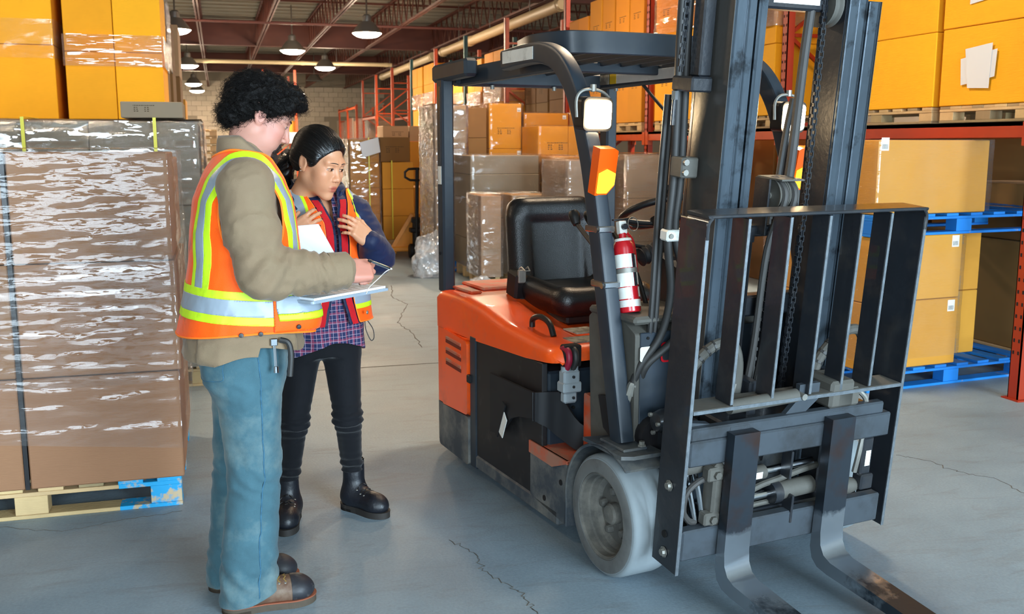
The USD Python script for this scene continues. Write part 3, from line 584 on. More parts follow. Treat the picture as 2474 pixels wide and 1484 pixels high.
# dim cartons on the floor under the rack, right edge
for k, (x0, y0, y1, z0, z1, m, lab) in enumerate(((5.38, 5.6, 6.5, .137, .9, 'kraft_dark_shaded', 'dark carton in shade under the red beam, standing on the floor pallet'), (5.42, 5.62, 6.45, .903, 1.3, 'kraft_dark_shaded', 'shaded carton with a house shaped print behind the long carton'), (5.37, 5.0, 5.5, .137, .98, 'kraft_grey', 'grey carton beside the rack post at the right picture edge'), (5.40, 5.02, 5.42, .983, 1.18, 'kraft_gold', 'small carton with a white sheet on top of the grey one at the right edge'))):
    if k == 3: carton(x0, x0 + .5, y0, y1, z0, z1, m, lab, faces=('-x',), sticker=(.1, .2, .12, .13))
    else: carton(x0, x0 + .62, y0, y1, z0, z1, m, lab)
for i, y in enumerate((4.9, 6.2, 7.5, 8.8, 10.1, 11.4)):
    for k in range(2): carton(6.05, 6.85, y, y + 1.22, .002 + k * .82, .002 + (k + 1) * .82 - .004, 'kraft_dark_shaded', 'dim carton in the back row behind the right rack, %s pile, %s' % (('nearest', 'second', 'third', 'fourth', 'fifth', 'farthest')[i], ('lower', 'upper')[k]), group='back row behind the right rack')  # the shade of this back row is put into its dark kraft
pallet(5.36, 4.985, 0, .74, 1.52, 'wood pallet on the floor under the first rack bay')

# ---- right rack loads, level one
def load(y0, y1, cols, layers, m, where, x0=4.72, depth=.98, ink=True, film_z=None, papers=False, z=1.718, group=None, tape=None, pal=True):
    if pal: pallet(x0 + .005, y0 + .01, z, depth - .02, y1 - y0 - .02, 'shelf pallet under %s' % where, ('wood', 'wood_grey', 'wood'), across=False, h=.11)
    zz = z + .112; w = (y1 - y0) / cols
    for k, h in enumerate(layers):
        for c in range(cols):
            ya = y0 + c * w; j = RNG.uniform(-.006, .006)
            carton(x0 + j, x0 + depth, ya + .003, ya + w - .003, zz + .001, zz + h - .002, m, 'carton in %s' % where + ', %s%s' % (('bottom', 'second', 'third')[k], '' if cols == 1 else (' right', ' left')[c] if cols == 2 else ''), group='%s %d' % (group or where, k) if cols > 1 else None,
                   faces=('-x',), ink=((.28, .58, .075) if ink else None), tape=tape)
        zz += h
    if film_z: film(x0 - .02, x0 + depth + .02, y0 - .01, y1 + .01, film_z[0], film_z[1], 'shiny wrap around %s' % where, 'film_band', step=.03, amp=.012, seed=int(y0 * 7))
load(4.975, 5.80, 1, (.505, .515, .5), 'kraft_yellow', 'the big yellow load with white papers at the upper right', ink=False)
load(5.86, 7.1, 1, (.50, .515, .5), 'kraft_yellow', 'the big yellow load just right of the mast', ink=False)
for nm, q in (('paper_sheet', [(5.56, 2.19), (5.32, 2.21), (5.33, 1.93), (5.52, 1.94)]), ('paper_sheet', [(5.60, 2.13), (5.28, 2.17), (5.29, 2.0), (5.585, 1.96)]), ('paper_sheet', [(5.55, 2.60), (5.22, 2.62), (5.22, 2.50), (5.55, 2.47)])):
    xo = 4.712 - (.006 if q[0][0] == 5.56 else .003)
    single(nm, prism([(-a, b) for a, b in q], .0008, (xo, 0, 0), (0, -1, 0), (0, 0, 1)), 'paper', {5.56: 'white paper sheet hanging slightly skewed on the lower yellow carton at the upper right', 5.60: 'second white sheet behind the skewed one on the yellow carton', 5.55: 'white sheet on the upper yellow carton, cut by the top picture edge'}[q[0][0]], 'paper')
load(7.92, 9.1, 2, (.62, .62, .6), 'kraft_yellow', 'the yellow load seen between the mast rails', film_z=(2.6, 3.1))
load(9.25, 10.45, 2, (.75, .75, .6), 'kraft_yellow', 'the wrapped yellow load left of the mast', film_z=(2.75, 3.2))
load(10.8, 11.62, 2, (.78, .8), 'kraft_amber', 'the yellow pair above the guard, nearest', film_z=(2.35, 2.6))
load(11.68, 12.5, 2, (.78, .78), 'kraft_amber', 'the yellow pair above the guard, middle')
load(12.56, 13.3, 2, (.78, .62), 'kraft_amber', 'the yellow pair above the guard, farthest')
load(13.7, 15.0, 2, (.42, .4), 'kraft_dark_shaded', 'the dim low load behind the guard', x0=5.0, depth=.7)
load(15.1, 16.3, 2, (.4, .36), 'kraft_dark_shaded', 'the second dim low load behind the guard', x0=5.0, depth=.7)
load(16.7, 17.9, 2, (.5, .45, .4), 'kraft_amber', 'the wrapped yellow load beside the rear guard post', film_z=(2.3, 2.62), ink=False)
load(18.1, 19.2, 2, (.5, .45, .35), 'kraft_amber', 'the yellow load behind the rear guard post', film_z=(2.25, 2.55), ink=False)
load(19.6, 20.7, 2, (.6, .6), 'kraft_amber', 'the yellow load left of the rear guard post', film_z=(2.3, 2.6), ink=False)
load(20.85, 22.0, 2, (.6, .6), 'kraft_amber', 'the second yellow load left of the rear guard post', ink=False, film_z=(2.3, 2.6))
load(22.4, 23.5, 2, (.55, .55, .45), 'kraft_amber', 'the tall pale yellow columns beyond the pallet jack, nearer', ink=False, film_z=(2.4, 2.75))
load(23.7, 24.9, 2, (.55, .55, .45), 'kraft_amber', 'the tall pale yellow columns beyond the pallet jack, farther', ink=False, film_z=(2.4, 2.75))
for i, y in enumerate(np.arange(34.4, 43, 1.35)):
    zt = 2.55 - .06 * (i % 3)
    for k in range(2): carton(4.98, 5.82, y, y + 1.2, .001 + k * zt / 2, .001 + (k + 1) * zt / 2 - .004, 'kraft_grey' if i % 2 else 'kraft_pale', 'tall wrapped carton in the far row before the block wall, %s, %s' % (('nearest', 'second nearest', 'third nearest', 'fourth', 'third farthest', 'second farthest', 'farthest')[i], ('lower', 'upper')[k]), group='far row of tall wrapped cartons')
    film(4.962, 5.84, y - .018, y + 1.218, .2, zt + .01, 'shiny wrap on the %s tall carton of the far row before the block wall' % ('nearest', 'second nearest', 'third nearest', 'fourth', 'third farthest', 'second farthest', 'farthest')[i], 'film_band', step=.05, amp=.008, seed=50 + i, group='wraps of the far row')
for i, y in enumerate((28.2, 29.7)):
    for k in range(4): carton(4.8, 5.7, y, y + 1.2, .14 + k * .44, .14 + (k + 1) * .44 - .003, 'kraft_dark_shaded', 'brown carton under the far orange rack beam, %s pile, %s' % (('nearer', 'farther')[i], ('lowest', 'second', 'third', 'topmost')[k]), group='cartons under the far orange beam')

# ---- floor stacks in the middle, behind the forklift
def stack(x0, x1, y0, y1, tops, m, where, film_m=None, zb=.137, pal='wood', seed=1, ink=None, sticker=None, amp=.014, step=.024, split=None, film_lo=.14, straps=(), extra=None):
    if pal: pallet(x0 + .01, y0 + .03, 0, x1 - x0 - .02, y1 - y0 - .04, '%s pallet under %s' % ('blue' if 'blue' in pal else 'wood', where), (pal,) * 3)
    z = zb; nL = len(tops)
    for k, zt in enumerate(tops):
        xs = [x0, x1] if not split else [x0] + [x0 + (x1 - x0) * s for s in split] + [x1]
        for c in range(len(xs) - 1):
            carton(xs[c] + .002, xs[c + 1] - .002, y0 + RNG.uniform(0, .012), y1, z, zt - .003, m, 'carton in %s%s%s' % (where, '' if nL == 1 else ', ' + ('top layer' if k == nL - 1 else ('bottom', 'second', 'third')[k] + ' layer'), '' if len(xs) == 2 else (', left', ', right')[c]), group=None if len(xs) == 2 else '%s %d' % (where, k), faces=('-y',), ink=ink, sticker=sticker)
        z = zt
    if film_m: film(x0 - .018, x1 + .018, y0 - .02, y1 + .02, film_lo, tops[-1] + .008, 'crinkled clear wrap around %s' % where, film_m, step=step, amp=amp, seed=seed, top=1, rad=.03, stretch=(4, 4, 9), extra=extra)
    for xx in straps: strap([(xx, y0 - .034, zb + .02), (xx, y0 - .034, tops[-1] + .024), (xx, y1, tops[-1] + .026)], .018, 'strap_yellow', 'yellow strap on %s' % where, up=(0, 1, .2))
stack(2.56, 2.96, 12.1, 13.0, (.6, 1.07, 1.52, 2.05), 'kraft_pale', 'the tall wrapped column left of the rear guard post', 'film_heavy', pal='wood_blue', seed=31)
for k in range(5): carton(2.99, 3.32, 12.5, 13.2, .137 + k * .38, .137 + (k + 1) * .38 - .004, 'kraft_dark_shaded', 'flat dark carton in the pile behind the rear guard post, %s' % ('lowest', 'second', 'middle', 'fourth', 'topmost')[k], group='dark pile behind the guard post')
pallet(2.99, 12.5, 0, .33, .7, 'wood pallet under the dark pile behind the guard post')
stack(2.70, 2.93, 10.42, 11.0, (1.03,), 'kraft_pale', 'the left one of two tall slim wrapped cartons behind the seat', 'film_heavy', seed=32)
stack(3.06, 3.46, 10.45, 11.0, (1.03,), 'kraft_pale', 'the right one of two tall slim wrapped cartons behind the seat', 'film_heavy', seed=33)
stack(2.78, 3.61, 11.2, 12.0, (.48, .96, 1.235, 1.45), 'kraft_grey', 'the wide grey-brown wrapped stack behind the two slim cartons', 'film', seed=34, amp=.008)
stack(3.69, 4.06, 10.9, 11.8, (.5, .8, 1.12, 1.44), 'kraft_gold', 'the gold-brown wrapped column behind the seat back', 'film_heavy', seed=35, split=(.5,))
stack(3.38, 3.82, 12.6, 13.6, (.62, 1.1, 1.52, 2.1), 'kraft_amber', 'the high yellow wrapped stack with printed top carton', 'film', seed=36, ink=(.25, .45, .09), sticker=(.87, .82, .05, .05))
stack(3.88, 4.5, 12.7, 13.5, (.7, 1.3, 1.79, 1.985), 'kraft_amber', 'the second high yellow stack under the guard', 'film', seed=38, sticker=(.87, .6, .05, .05))
stack(3.82, 4.62, 11.9, 12.6, (.6, 1.1, 1.42, 1.8), 'kraft_amber', 'the pair of yellow columns under the guard roof', 'film', seed=39, split=(.5,), ink=(.3, .45, .1))
stack(3.91, 4.5, 9.3, 10.1, (.6, 1.04, 1.472), 'kraft_pale', 'the smoothly wrapped pale stack behind the steering wheel', 'film_band', seed=40, amp=.004)
stack(3.40, 3.84, 9.6, 10.4, (.6, 1.0, 1.415), 'kraft_pale', 'the pale wrapped stack between front pillar and rear post', 'film_band', seed=41, amp=.008)
# cartons behind the pallet jack
stack(1.88, 2.32, 15.0, 15.9, (.53, .93, 1.3, 1.65), 'kraft_gold', 'the wrapped stack with a white sheet beside the woman', 'film_heavy', seed=42, straps=(2.16,))
single('paper_sheet', prism([(2.02, 1.60), (2.30, 1.68), (2.33, 1.46), (2.07, 1.38)], .001, (0, 14.945, 0), (1, 0, 0), (0, 0, 1)), 'paper', 'white printed sheet taped to the wrapped stack beside the woman', 'paper')
stack(2.36, 2.84, 15.0, 15.8, (.5, .91, 1.31), 'kraft_gold', 'the carton column right behind the pallet jack', straps=(2.5,))
carton(2.34, 2.80, 15.1, 15.9, 1.313, 1.68, 'kraft_dark_shaded', 'dark carton with a round print topping the column behind the pallet jack', faces=('-y',), ink=(.2, .6, .1))
stack(2.88, 3.18, 15.2, 15.9, (.5, .92), 'kraft_gold', 'the low column right of the pallet jack')
for k in range(2): carton(2.86 + k * .48, 3.32 + k * .48, 18.0, 18.7, 1.63, 1.90, 'kraft_pale', 'pale carton with an arrow print on the far stack above the jack, %s' % ('left', 'right')[k], faces=('-y',), ink=(.35, .6, .08))
stack(2.84, 3.84, 18.0, 18.8, (.6, 1.1, 1.628), 'kraft_gold', 'the far stack carrying the two pale arrow cartons', split=(.5,))
# crumpled film heaps on the floor
def heap(x, y, r, h, label, seed):
    v, f = tm(trimesh.creation.icosphere(4)); nz = meshkit.fbm(v * 3.2 + seed, 4, seed); v = v * (.62 + .75 * nz)[:, None]; v[:, 2] = np.maximum(v[:, 2], -.55)
    v = v * [r, r * .8, h]; v[:, 2] -= v[:, 2].min(); v += [x, y, .002]
    return single('film_heap', (v, f), 'film_heap', label, 'plastic heap', smooth=True)
wrapmat('film_heap', scale=(2, 2, 2), amount=1.0, haze=.4, rough=.15, dist=.03)
heap(2.40, 11.70, .22, .34, 'crumpled heap of clear film on the floor at the foot of the tall column', 5)
heap(2.62, 10.15, .16, .12, 'low rumple of clear film at the foot of the slim cartons', 9)
# ---- pallet jack
pj = thing('pallet_jack', 'yellow hand pallet jack with a black looped handle standing by the cartons', 'pallet jack', (2.62, 13.75, 0))
part(pj, 'handle_loop', tube([(-.17, -.16, 1.13), (-.17, -.16, 1.2), (-.12, -.16, 1.24), (0, -.16, 1.245), (.12, -.16, 1.24), (.17, -.16, 1.2), (.17, -.16, 1.13), (.1, -.16, 1.09), (0, -.16, 1.085), (-.1, -.16, 1.09)], .017, 8, closed=True, smooth=0), 'black_plastic')
part(pj, 'handle_shaft', cyl((0, -.16, 1.25), (0, -.06, .35), .026, 12), 'black_plastic')
part(pj, 'pump', join([cyl((0, -.02, .12), (0, -.02, .5), .055, 16), cyl((0, -.02, .5), (0, -.03, .56), .07, 16), box(-.09, .09, -.08, .06, .36, .42, .01)]), 'black_plastic')
for s in (-1, 1):
    part(pj, 'steer_wheel', lathe([(.0, -.03), (.09, -.03), (.1, -.02), (.1, .02), (.09, .03), (0, .03)], 24, (s * .075, -.03, .1), (1, 0, 0)), 'rubber_black')
    part(pj, 'body_plate', prism([(0, .62), (s * .06, .62), (s * .34, .14), (s * .34, .08), (0, .08)][::s], .012, (0, .1, 0), (1, 0, 0), (0, 0, 1)), 'jack_yellow')
    part(pj, 'fork', join([box(s * .34 - .08, s * .34 + .08, .1, 1.25, .05, .11, .01)]), 'jack_yellow')
    part(pj, 'brace_bar', bar((s * .04, .06, .6), (s * .33, .1, .12), .03, .05), 'jack_yellow')
part(pj, 'cross_bar', box(-.42, .42, .05, .12, .09, .15, .008), 'jack_yellow')

# ================================================================== implicit surfaces (surface nets) for soft shapes
def surface_nets(fn, lo, hi, h):
    """Meshes fn(x, y, z) < 0; fn takes and returns float32 arrays."""
    ax = [np.arange(a, b + h, h, dtype=np.float32) for a, b in zip(lo, hi)]; X, Y, Z = np.meshgrid(*ax, indexing='ij'); D = fn(X, Y, Z).astype(np.float32)
    S = D < 0; nx, ny, nz = D.shape; c = sum(S[i:nx - 1 + i, j:ny - 1 + j, k:nz - 1 + k].astype(np.int8) for i in (0, 1) for j in (0, 1) for k in (0, 1)); act = (c > 0) & (c < 8)
    I = np.argwhere(act); idx = -np.ones(act.shape, np.int64); idx[act] = np.arange(len(I)); acc = np.zeros((len(I), 3)); cnt = np.zeros(len(I))
    for d in range(3):
        o = [k for k in range(3) if k != d]
        for a in (0, 1):
            for b in (0, 1):
                p = I.copy(); p[:, o[0]] += a; p[:, o[1]] += b; q = p.copy(); q[:, d] += 1; dp, dq = D[tuple(p.T)], D[tuple(q.T)]; m = (dp < 0) != (dq < 0)
                t = dp[m] / (dp[m] - dq[m]); v = p[m].astype(float); v[:, d] += t; acc[m] += v; cnt[m] += 1
    V = acc / cnt[:, None] * h + np.array([a[0] for a in ax]); F = []
    for d in range(3):
        o = [k for k in range(3) if k != d]; sl = [slice(1, -1)] * 3; sl[d] = slice(0, -1); s2 = list(sl); s2[d] = slice(1, None)
        A, B = S[tuple(sl)], S[tuple(s2)]; E = np.argwhere(A != B); E += np.array([0 if k == d else 1 for k in range(3)]); inside = S[tuple(E.T)]
        def at(a, b): q = E.copy(); q[:, o[0]] -= a; q[:, o[1]] -= b; return idx[tuple(q.T)]
        q = np.stack([at(0, 0), at(1, 0), at(1, 1), at(0, 1)], 1); flip = inside ^ (d == 1); q[~flip] = q[~flip][:, ::-1]; F.append(q)
    F = np.vstack(F); F = F[(F >= 0).all(1)]; m = (V, np.vstack([F[:, [0, 1, 2]], F[:, [0, 2, 3]]]))
    vol = (m[0][m[1][:, 0]] * np.cross(m[0][m[1][:, 1]], m[0][m[1][:, 2]])).sum()
    return m if vol > 0 else (m[0], m[1][:, ::-1])
def smin(a, b, k): hh = np.maximum(k - np.abs(a - b), 0) / k; return np.minimum(a, b) - hh * hh * k * .25
def smax(a, b, k): return -smin(-a, -b, k)
def s_ell(X, Y, Z, c, r, R=None):
    x, y, z = X - c[0], Y - c[1], Z - c[2]
    if R is not None: x, y, z = (R[0, k] * x + R[1, k] * y + R[2, k] * z for k in range(3))
    q = np.sqrt((x / r[0]) ** 2 + (y / r[1]) ** 2 + (z / r[2]) ** 2); g = np.sqrt((x / r[0] ** 2) ** 2 + (y / r[1] ** 2) ** 2 + (z / r[2] ** 2) ** 2)
    return q * (q - 1) / np.maximum(g, 1e-6)
def s_cone(X, Y, Z, a, b, ra, rb):
    a, b = np.asarray(a, float), np.asarray(b, float); d = b - a; L2 = d @ d; t = np.clip(((X - a[0]) * d[0] + (Y - a[1]) * d[1] + (Z - a[2]) * d[2]) / L2, 0, 1)
    return np.sqrt((X - a[0] - t * d[0]) ** 2 + (Y - a[1] - t * d[1]) ** 2 + (Z - a[2] - t * d[2]) ** 2) - (ra + (rb - ra) * t)
def s_box(X, Y, Z, c, hlf, r=.0, R=None):
    x, y, z = X - c[0], Y - c[1], Z - c[2]
    if R is not None: x, y, z = (R[0, k] * x + R[1, k] * y + R[2, k] * z for k in range(3))
    qx, qy, qz = np.abs(x) - hlf[0] + r, np.abs(y) - hlf[1] + r, np.abs(z) - hlf[2] + r
    return np.sqrt(np.maximum(qx, 0) ** 2 + np.maximum(qy, 0) ** 2 + np.maximum(qz, 0) ** 2) + np.minimum(np.maximum(qx, np.maximum(qy, qz)), 0) - r
def s_loft(X, Y, Z, zs, cx, cy, rx, ry, p=2.3):
    """Stack of superellipses along z."""
    f = lambda a: np.interp(Z, zs, a).astype(np.float32)
    a, b = f(rx), f(ry); q = (np.abs((X - f(cx)) / a) ** p + np.abs((Y - f(cy)) / b) ** p) ** (1 / p)
    d = (q - 1) * np.minimum(a, b) * .92; return np.maximum(d, np.maximum(zs[0] - Z, Z - zs[-1]))
def pnoise(X, Y, Z, s, seed=0, oct=3):
    q = np.stack([X * s[0], Y * s[1], Z * s[2]], -1); return (meshkit.fbm(q, oct, seed) - .5).astype(np.float32)

# ================================================================== forklift: local frame u forward, v left, w up
FH = -80.5
FO = np.array([1.294 + .56 * math.cos(math.radians(9.5)), 3.253 + .56 * math.sin(math.radians(9.5)), 0])
FT = thing('forklift', 'orange and grey electric forklift with a black mast and lit work lamps', 'forklift', FO, FH)
def fp(name, mesh, m, smooth=30, **k): return part(FT, name, mesh, m, smooth, **k)
def sub(par, name, mesh, m, smooth=30, **k): return part(par, name, mesh, m, smooth, **k)
UVW = dict(u=(1, 0, 0), v=(0, 1, 0), w=(0, 0, 1))
def side_prism(pts, v0, v1, b=0):  # polygon in (u, w), extruded across v
    v, f = prism(rpoly(pts, b), (-max(v0, v1), -min(v0, v1)), (0, 0, 0), (1, 0, 0), (0, 0, 1)); return v, f
def top_prism(pts, w0, w1, r=0): return prism(rpoly(pts, r), (w0, w1), (0, 0, 0), (1, 0, 0), (0, 1, 0))
# --- chassis
fp('chassis', join([box(-1.15, -.62, -.5, .5, .1, .3, .01), box(-.62, .12, -.4, .4, .14, .42, .01)]), 'slate_dusty')
fp('side_skirt', join([box(-1.2, -.36, -.548, -.45, .055, .12, .008)]), 'slate_dusty'); fp('side_skirt', box(-1.2, -.36, .45, .548, .055, .12, .008), 'slate_dusty')
# counterweight: rounded block, orange above and slate below
cw = [(-1.27, -.545), (-1.27, .545), (-1.66, .545), (-1.80, .42), (-1.84, 0), (-1.80, -.42), (-1.66, -.545)]
fp('counterweight', top_prism(cw, .07, .275, .05), 'slate_dusty'); fp('counterweight', top_prism(cw, .28, .665, .05), 'orange_paint')
vp = fp('side_panel', side_prism([(-1.56, .285), (-1.24, .30), (-1.245, .655), (-1.56, .675)], -.562, -.54, .02), 'orange_paint')
for k in range(3): sub(vp, 'vent', bar((-1.50, -.561, .635 - .055 * k), (-1.31, -.561, .628 - .055 * k), .012, .018, .004), 'orange_dusty'); sub(vp, 'vent_shadow', bar((-1.50, -.563, .618 - .055 * k), (-1.31, -.563, .611 - .055 * k), .003, .016), 'vent_shade')
fp('lower_panel', side_prism([(-1.62, .06), (-1.24, .05), (-1.24, .29), (-1.56, .28)], -.558, -.535, .02), 'slate_dusty')
fp('corner_post', join([box(-1.235, -1.165, -.55, -.5, .05, .69, .006)]), 'slate_paint'); fp('hinge', box(-1.25, -1.215, -.562, -.545, .46, .5, .004), 'battery_black')
# battery compartment
fp('battery_side', box(-1.165, -.50, -.545, -.52, .12, .70, .004), 'battery_black'); fp('battery_side', box(-1.165, -.50, .52, .545, .12, .70, .004), 'battery_black')
fp('battery', join([box(-1.16, -.505, -.515, .515, .12, .66, .01)]), 'slate_paint')
for k in range(2): fp('rivet', cyl((-.495, -.40 + .0 * k, .50 + .13 * k), (-.507, -.40, .50 + .13 * k), .007, 8), 'hole')
# retainer arm that wraps the battery corner
arm = [(-.95, -.575), (-.56, -.575), (-.515, -.565), (-.485, -.53), (-.44, -.50), (-.36, -.42), (-.34, -.20)]
P = catmull([(a, b, 0) for a, b in arm], 6); top = np.interp(P[:, 0], [-.95, -.53, -.44, -.34], [.57, .575, .59, .42]); bot = np.interp(P[:, 0], [-.95, -.90, -.78, -.72, -.53, -.44, -.34], [.30, .30, .36, .43, .465, .40, .33])
V = []; n = len(P); nr = np.gradient(P, axis=0); nr = np.stack([-nr[:, 1], nr[:, 0], 0 * nr[:, 0]], 1); nr /= np.linalg.norm(nr, axis=1)[:, None]
V = np.vstack([np.c_[P[:, :2], bot], np.c_[P[:, :2], top]]); F = np.array([q for i in range(n - 1) for q in ((i, i + 1, n + i + 1), (i, n + i + 1, n + i))])
fp('battery_retainer', solidify((V, F), .012), 'rubber_black')
fp('latch_tag', prism([(-.79, .44), (-.755, .40), (-.80, .31), (-.835, .33)], .004, (0, -.582, 0), (1, 0, 0), (0, 0, 1)), 'label_white'); fp('latch', bar((-.78, -.585, .47), (-.86, -.585, .31), .006, .03), 'rubber_black')
# step and floor
fp('step_panel', side_prism([(-.60, .115), (-.30, .085), (-.27, .30), (-.30, .345), (-.60, .30)], -.548, -.47, .01), 'slate_dusty')
for a, b in ((-.33, .25), (-.47, .14)): fp('step_hole', cyl((a, -.551, b), (a, -.545, b), .012, 12), 'hole')
fp('step_plate', join([box(-.605, -.28, -.55, -.20, .335, .352, .003), side_prism([(-.605, .30), (-.40, .295), (-.28, .34), (-.28, .352), (-.605, .352)], -.553, -.54)]), 'orange_dusty')
fp('step_post', box(-.60, -.555, -.525, -.475, .352, .47, .006), 'rubber_black')
fp('floor_plate', join([box(-.48, .06, -.36, .42, .47, .49, .003)]), 'dusty_grey')
wing = [(-.36, .36), (-.03, .36), (-.02, .52), (-.14, .575), (-.36, .60)]
fp('side_wing', side_prism(wing, -.43, -.40, .01), 'orange_dusty'); fp('inner_fender', prism([(-.20, .63), (.0, .66), (.02, .46), (-.03, .45), (-.16, .51)], .03, (0, -.43, 0), (1, 0, 0), (0, 0, 1)), 'battery_black')
# hood over the battery
def hood_w(u, v):
    w = np.interp(u, [-1.85, -1.6, -1.35, -1.15, -.9, -.62, -.40, -.36], [.835, .85, .855, .84, .80, .785, .78, .772])
    w = w - .022 * np.exp(-((np.abs(v) - .33) / .05) ** 2) * (u > -1.2) * 0
    return w
ug, vg = np.meshgrid(np.linspace(-1.84, -.385, 70), np.linspace(-1, 1, 49), indexing='ij')
hw = np.interp(ug[:, 0], [-1.84, -1.78, -1.66, -.46, -.41, -.385], [.40, .47, .547, .548, .535, .515])[:, None]
vg2 = vg * hw; edge = np.clip((1 - np.abs(vg)) / .10, 0, 1); W = hood_w(ug, vg2) - .035 * (1 - np.sqrt(1 - (1 - edge) ** 2)) - .03 * np.clip((ug + .44) / .055, 0, 1) ** 2
dip = np.exp(-((vg2) / .30) ** 8) * (1 / (1 + np.exp(-(ug + 1.22) * 26))); W = W - .05 * dip * (ug < -.5) * np.clip((-.5 - ug) / .12, 0, 1)
notch = (np.abs(vg2 + .36) < .055) & (ug > -.47)
lowW = np.interp(ug[:, 0], [-1.84, -1.5, -1.2, -.65, -.42, -.385], [.667, .667, .672, .695, .715, .722])[:, None] + 0 * vg
top = np.stack([ug, vg2, W], -1); nu_, nv_ = ug.shape
ring = np.concatenate([top[:, :, :], ], 1).reshape(-1, 3); a = (np.arange(nu_ - 1)[:, None] * nv_ + np.arange(nv_ - 1)).ravel()
Ft = np.vstack([np.c_[a, a + nv_, a + nv_ + 1], np.c_[a, a + nv_ + 1, a + 1]])
rim = np.r_[np.arange(nu_) * nv_, (nu_ - 1) * nv_ + np.arange(1, nv_), (np.arange(nu_ - 2, -1, -1)) * nv_ + nv_ - 1, np.arange(nv_ - 2, 0, -1)]
base = len(ring); low = ring[rim].copy(); low[:, 2] = lowW.ravel()[rim]; V = np.vstack([ring, low]); k = len(rim)
Fs = np.array([q for i in range(k) for q in ((rim[i], base + i, base + (i + 1) % k), (rim[i], base + (i + 1) % k, rim[(i + 1) % k]))]); c = len(V); V = np.vstack([V, low.mean(0)]); Fb = np.array([(c, base + (i + 1) % k, base + i) for i in range(k)])
fp('hood', (V, np.vstack([Ft, Fs, Fb])), 'orange_paint', smooth=40)
fp('hood_notch', box(-.43, -.379, -.505, -.43, .70, .79, .006), 'hole')
fp('handle', tube([(-.80, -.44, .79), (-.79, -.44, .83), (-.72, -.44, .85), (-.64, -.44, .835), (-.60, -.44, .785)], .013, 10, smooth=6), 'black_plastic')
for a, b, c, d in ((-.72, -.60, -.33, -.21), (-.56, -.45, -.42, -.22), (-.55, -.45, -.2, -.06)): fp('warning_decal', box(a, b, c, d, float(hood_w(np.array((a + b) / 2), 0)) - .002, float(hood_w(np.array((a + b) / 2), 0)) + .0035), 'label_worn', smooth=False)
fp('hood_latch', box(-.62, -.56, -.13, .02, .78, .797, .004), 'battery_black')
fp('vent_grille', box(-1.66, -1.42, -.46, -.40, .852, .866, .005), 'orange_dusty'); fp('rear_ridge', box(-1.78, -1.5, -.36, .36, .85, .868, .01), 'orange_dusty')
# seat
def sdf_mesh(fn, lo, hi, h):
    return surface_nets(fn, lo, hi, h)
def seat_back(X, Y, Z):
    t = math.radians(8); u = (X + 1.42) * math.cos(t) + (Z - .85) * math.sin(t); w = -(X + 1.42) * math.sin(t) + (Z - .85) * math.cos(t)
    hw = np.interp(w, [0, .1, .3, .42, .47], [.235, .245, .225, .21, .19]); d = s_box(u, Y, w, (0, 0, .215), (.065, .235, .25), .06)
    bol = np.minimum(s_cone(u, Y, w, (.045, -.205, .04), (.02, -.195, .36), .062, .045), s_cone(u, Y, w, (.045, .205, .04), (.02, .195, .36), .062, .045)); d = smin(d, bol, .04)
    d = smin(d, s_box(u, Y, w, (.03, 0, .405), (.052, .20, .055), .045), .03)
    return smax(d, -s_box(u, Y, w, (.088, 0, .19), (.022, .145, .155), .012), .012)
fp('seat_back', surface_nets(seat_back, (-1.56, -.3, .76), (-1.26, .3, 1.36), .008), 'seat_vinyl', smooth=True)
def seat_pan(X, Y, Z):
    d = s_box(X, Y, Z, (-1.13, 0, .855), (.25, .245, .06), .05); d = smin(d, s_cone(X, Y, Z, (-1.3, -.215, .90), (-.95, -.22, .885), .05, .045), .04); d = smin(d, s_cone(X, Y, Z, (-1.3, .215, .90), (-.95, .22, .885), .05, .045), .04)
    d = smin(d, s_cone(X, Y, Z, (-.92, -.19, .875), (-.92, .19, .875), .055, .055), .04); return smax(d, -s_ell(X, Y, Z, (-1.12, 0, .97), (.19, .155, .06)), .03)
fp('seat_cushion', surface_nets(seat_pan, (-1.42, -.31, .76), (-.82, .31, 1.0), .008), 'seat_vinyl', smooth=True)
fp('seat_base', box(-1.38, -.92, -.2, .2, .76, .82, .01), 'black_plastic')
sb = fp('belt_reel', rot(box(-1.36, -1.25, -.30, -.235, .84, .97, .012), RY(10), (-1.3, 0, .9)), 'black_plastic'); sub(sb, 'buckle_tongue', join([box(-1.255, -1.235, -.29, -.25, .92, .985, .004), tube([(-1.24, -.285, .99), (-1.22, -.285, 1.0), (-1.19, -.28, .985), (-1.19, -.255, .985), (-1.22, -.25, 1.0), (-1.24, -.25, .99)], .004, 6)]), 'zinc'); sub(sb, 'belt_webbing', box(-1.30, -1.26, -.27, -.225, .82, .86, .003), 'rubber_black')
# cowl, dash and steering
fp('cowl', join([side_prism([(-.28, .34), (-.06, .30), (.02, .42), (.02, .90), (-.10, .955), (-.26, .955), (-.31, .92)], -.44, .46, .015)]), 'dusty_grey')
fp('cowl_face', box(.018, .026, -.42, .44, .50, .905, .003), 'slate_paint'); fp('cowl_sill', box(-.30, .03, -.45, .47, .935, .965, .01), 'dusty_grey')
fp('white_plate', prism(rpoly([(-.425, .80), (-.36, .80), (-.36, .855), (-.425, .855)], .008), .002, (.03, 0, 0), (0, 1, 0), (0, 0, 1)), 'label_white')
rl = fp('red_framed_plate', prism(rpoly([(-.335, .79), (-.225, .79), (-.225, .865), (-.335, .865)], .015), .002, (.03, 0, 0), (0, 1, 0), (0, 0, 1)), 'red_paint'); sub(rl, 'plate_face', prism(rpoly([(-.328, .797), (-.232, .797), (-.232, .858), (-.328, .858)], .012), .002, (.0305, 0, 0), (0, 1, 0), (0, 0, 1)), 'mast_black')
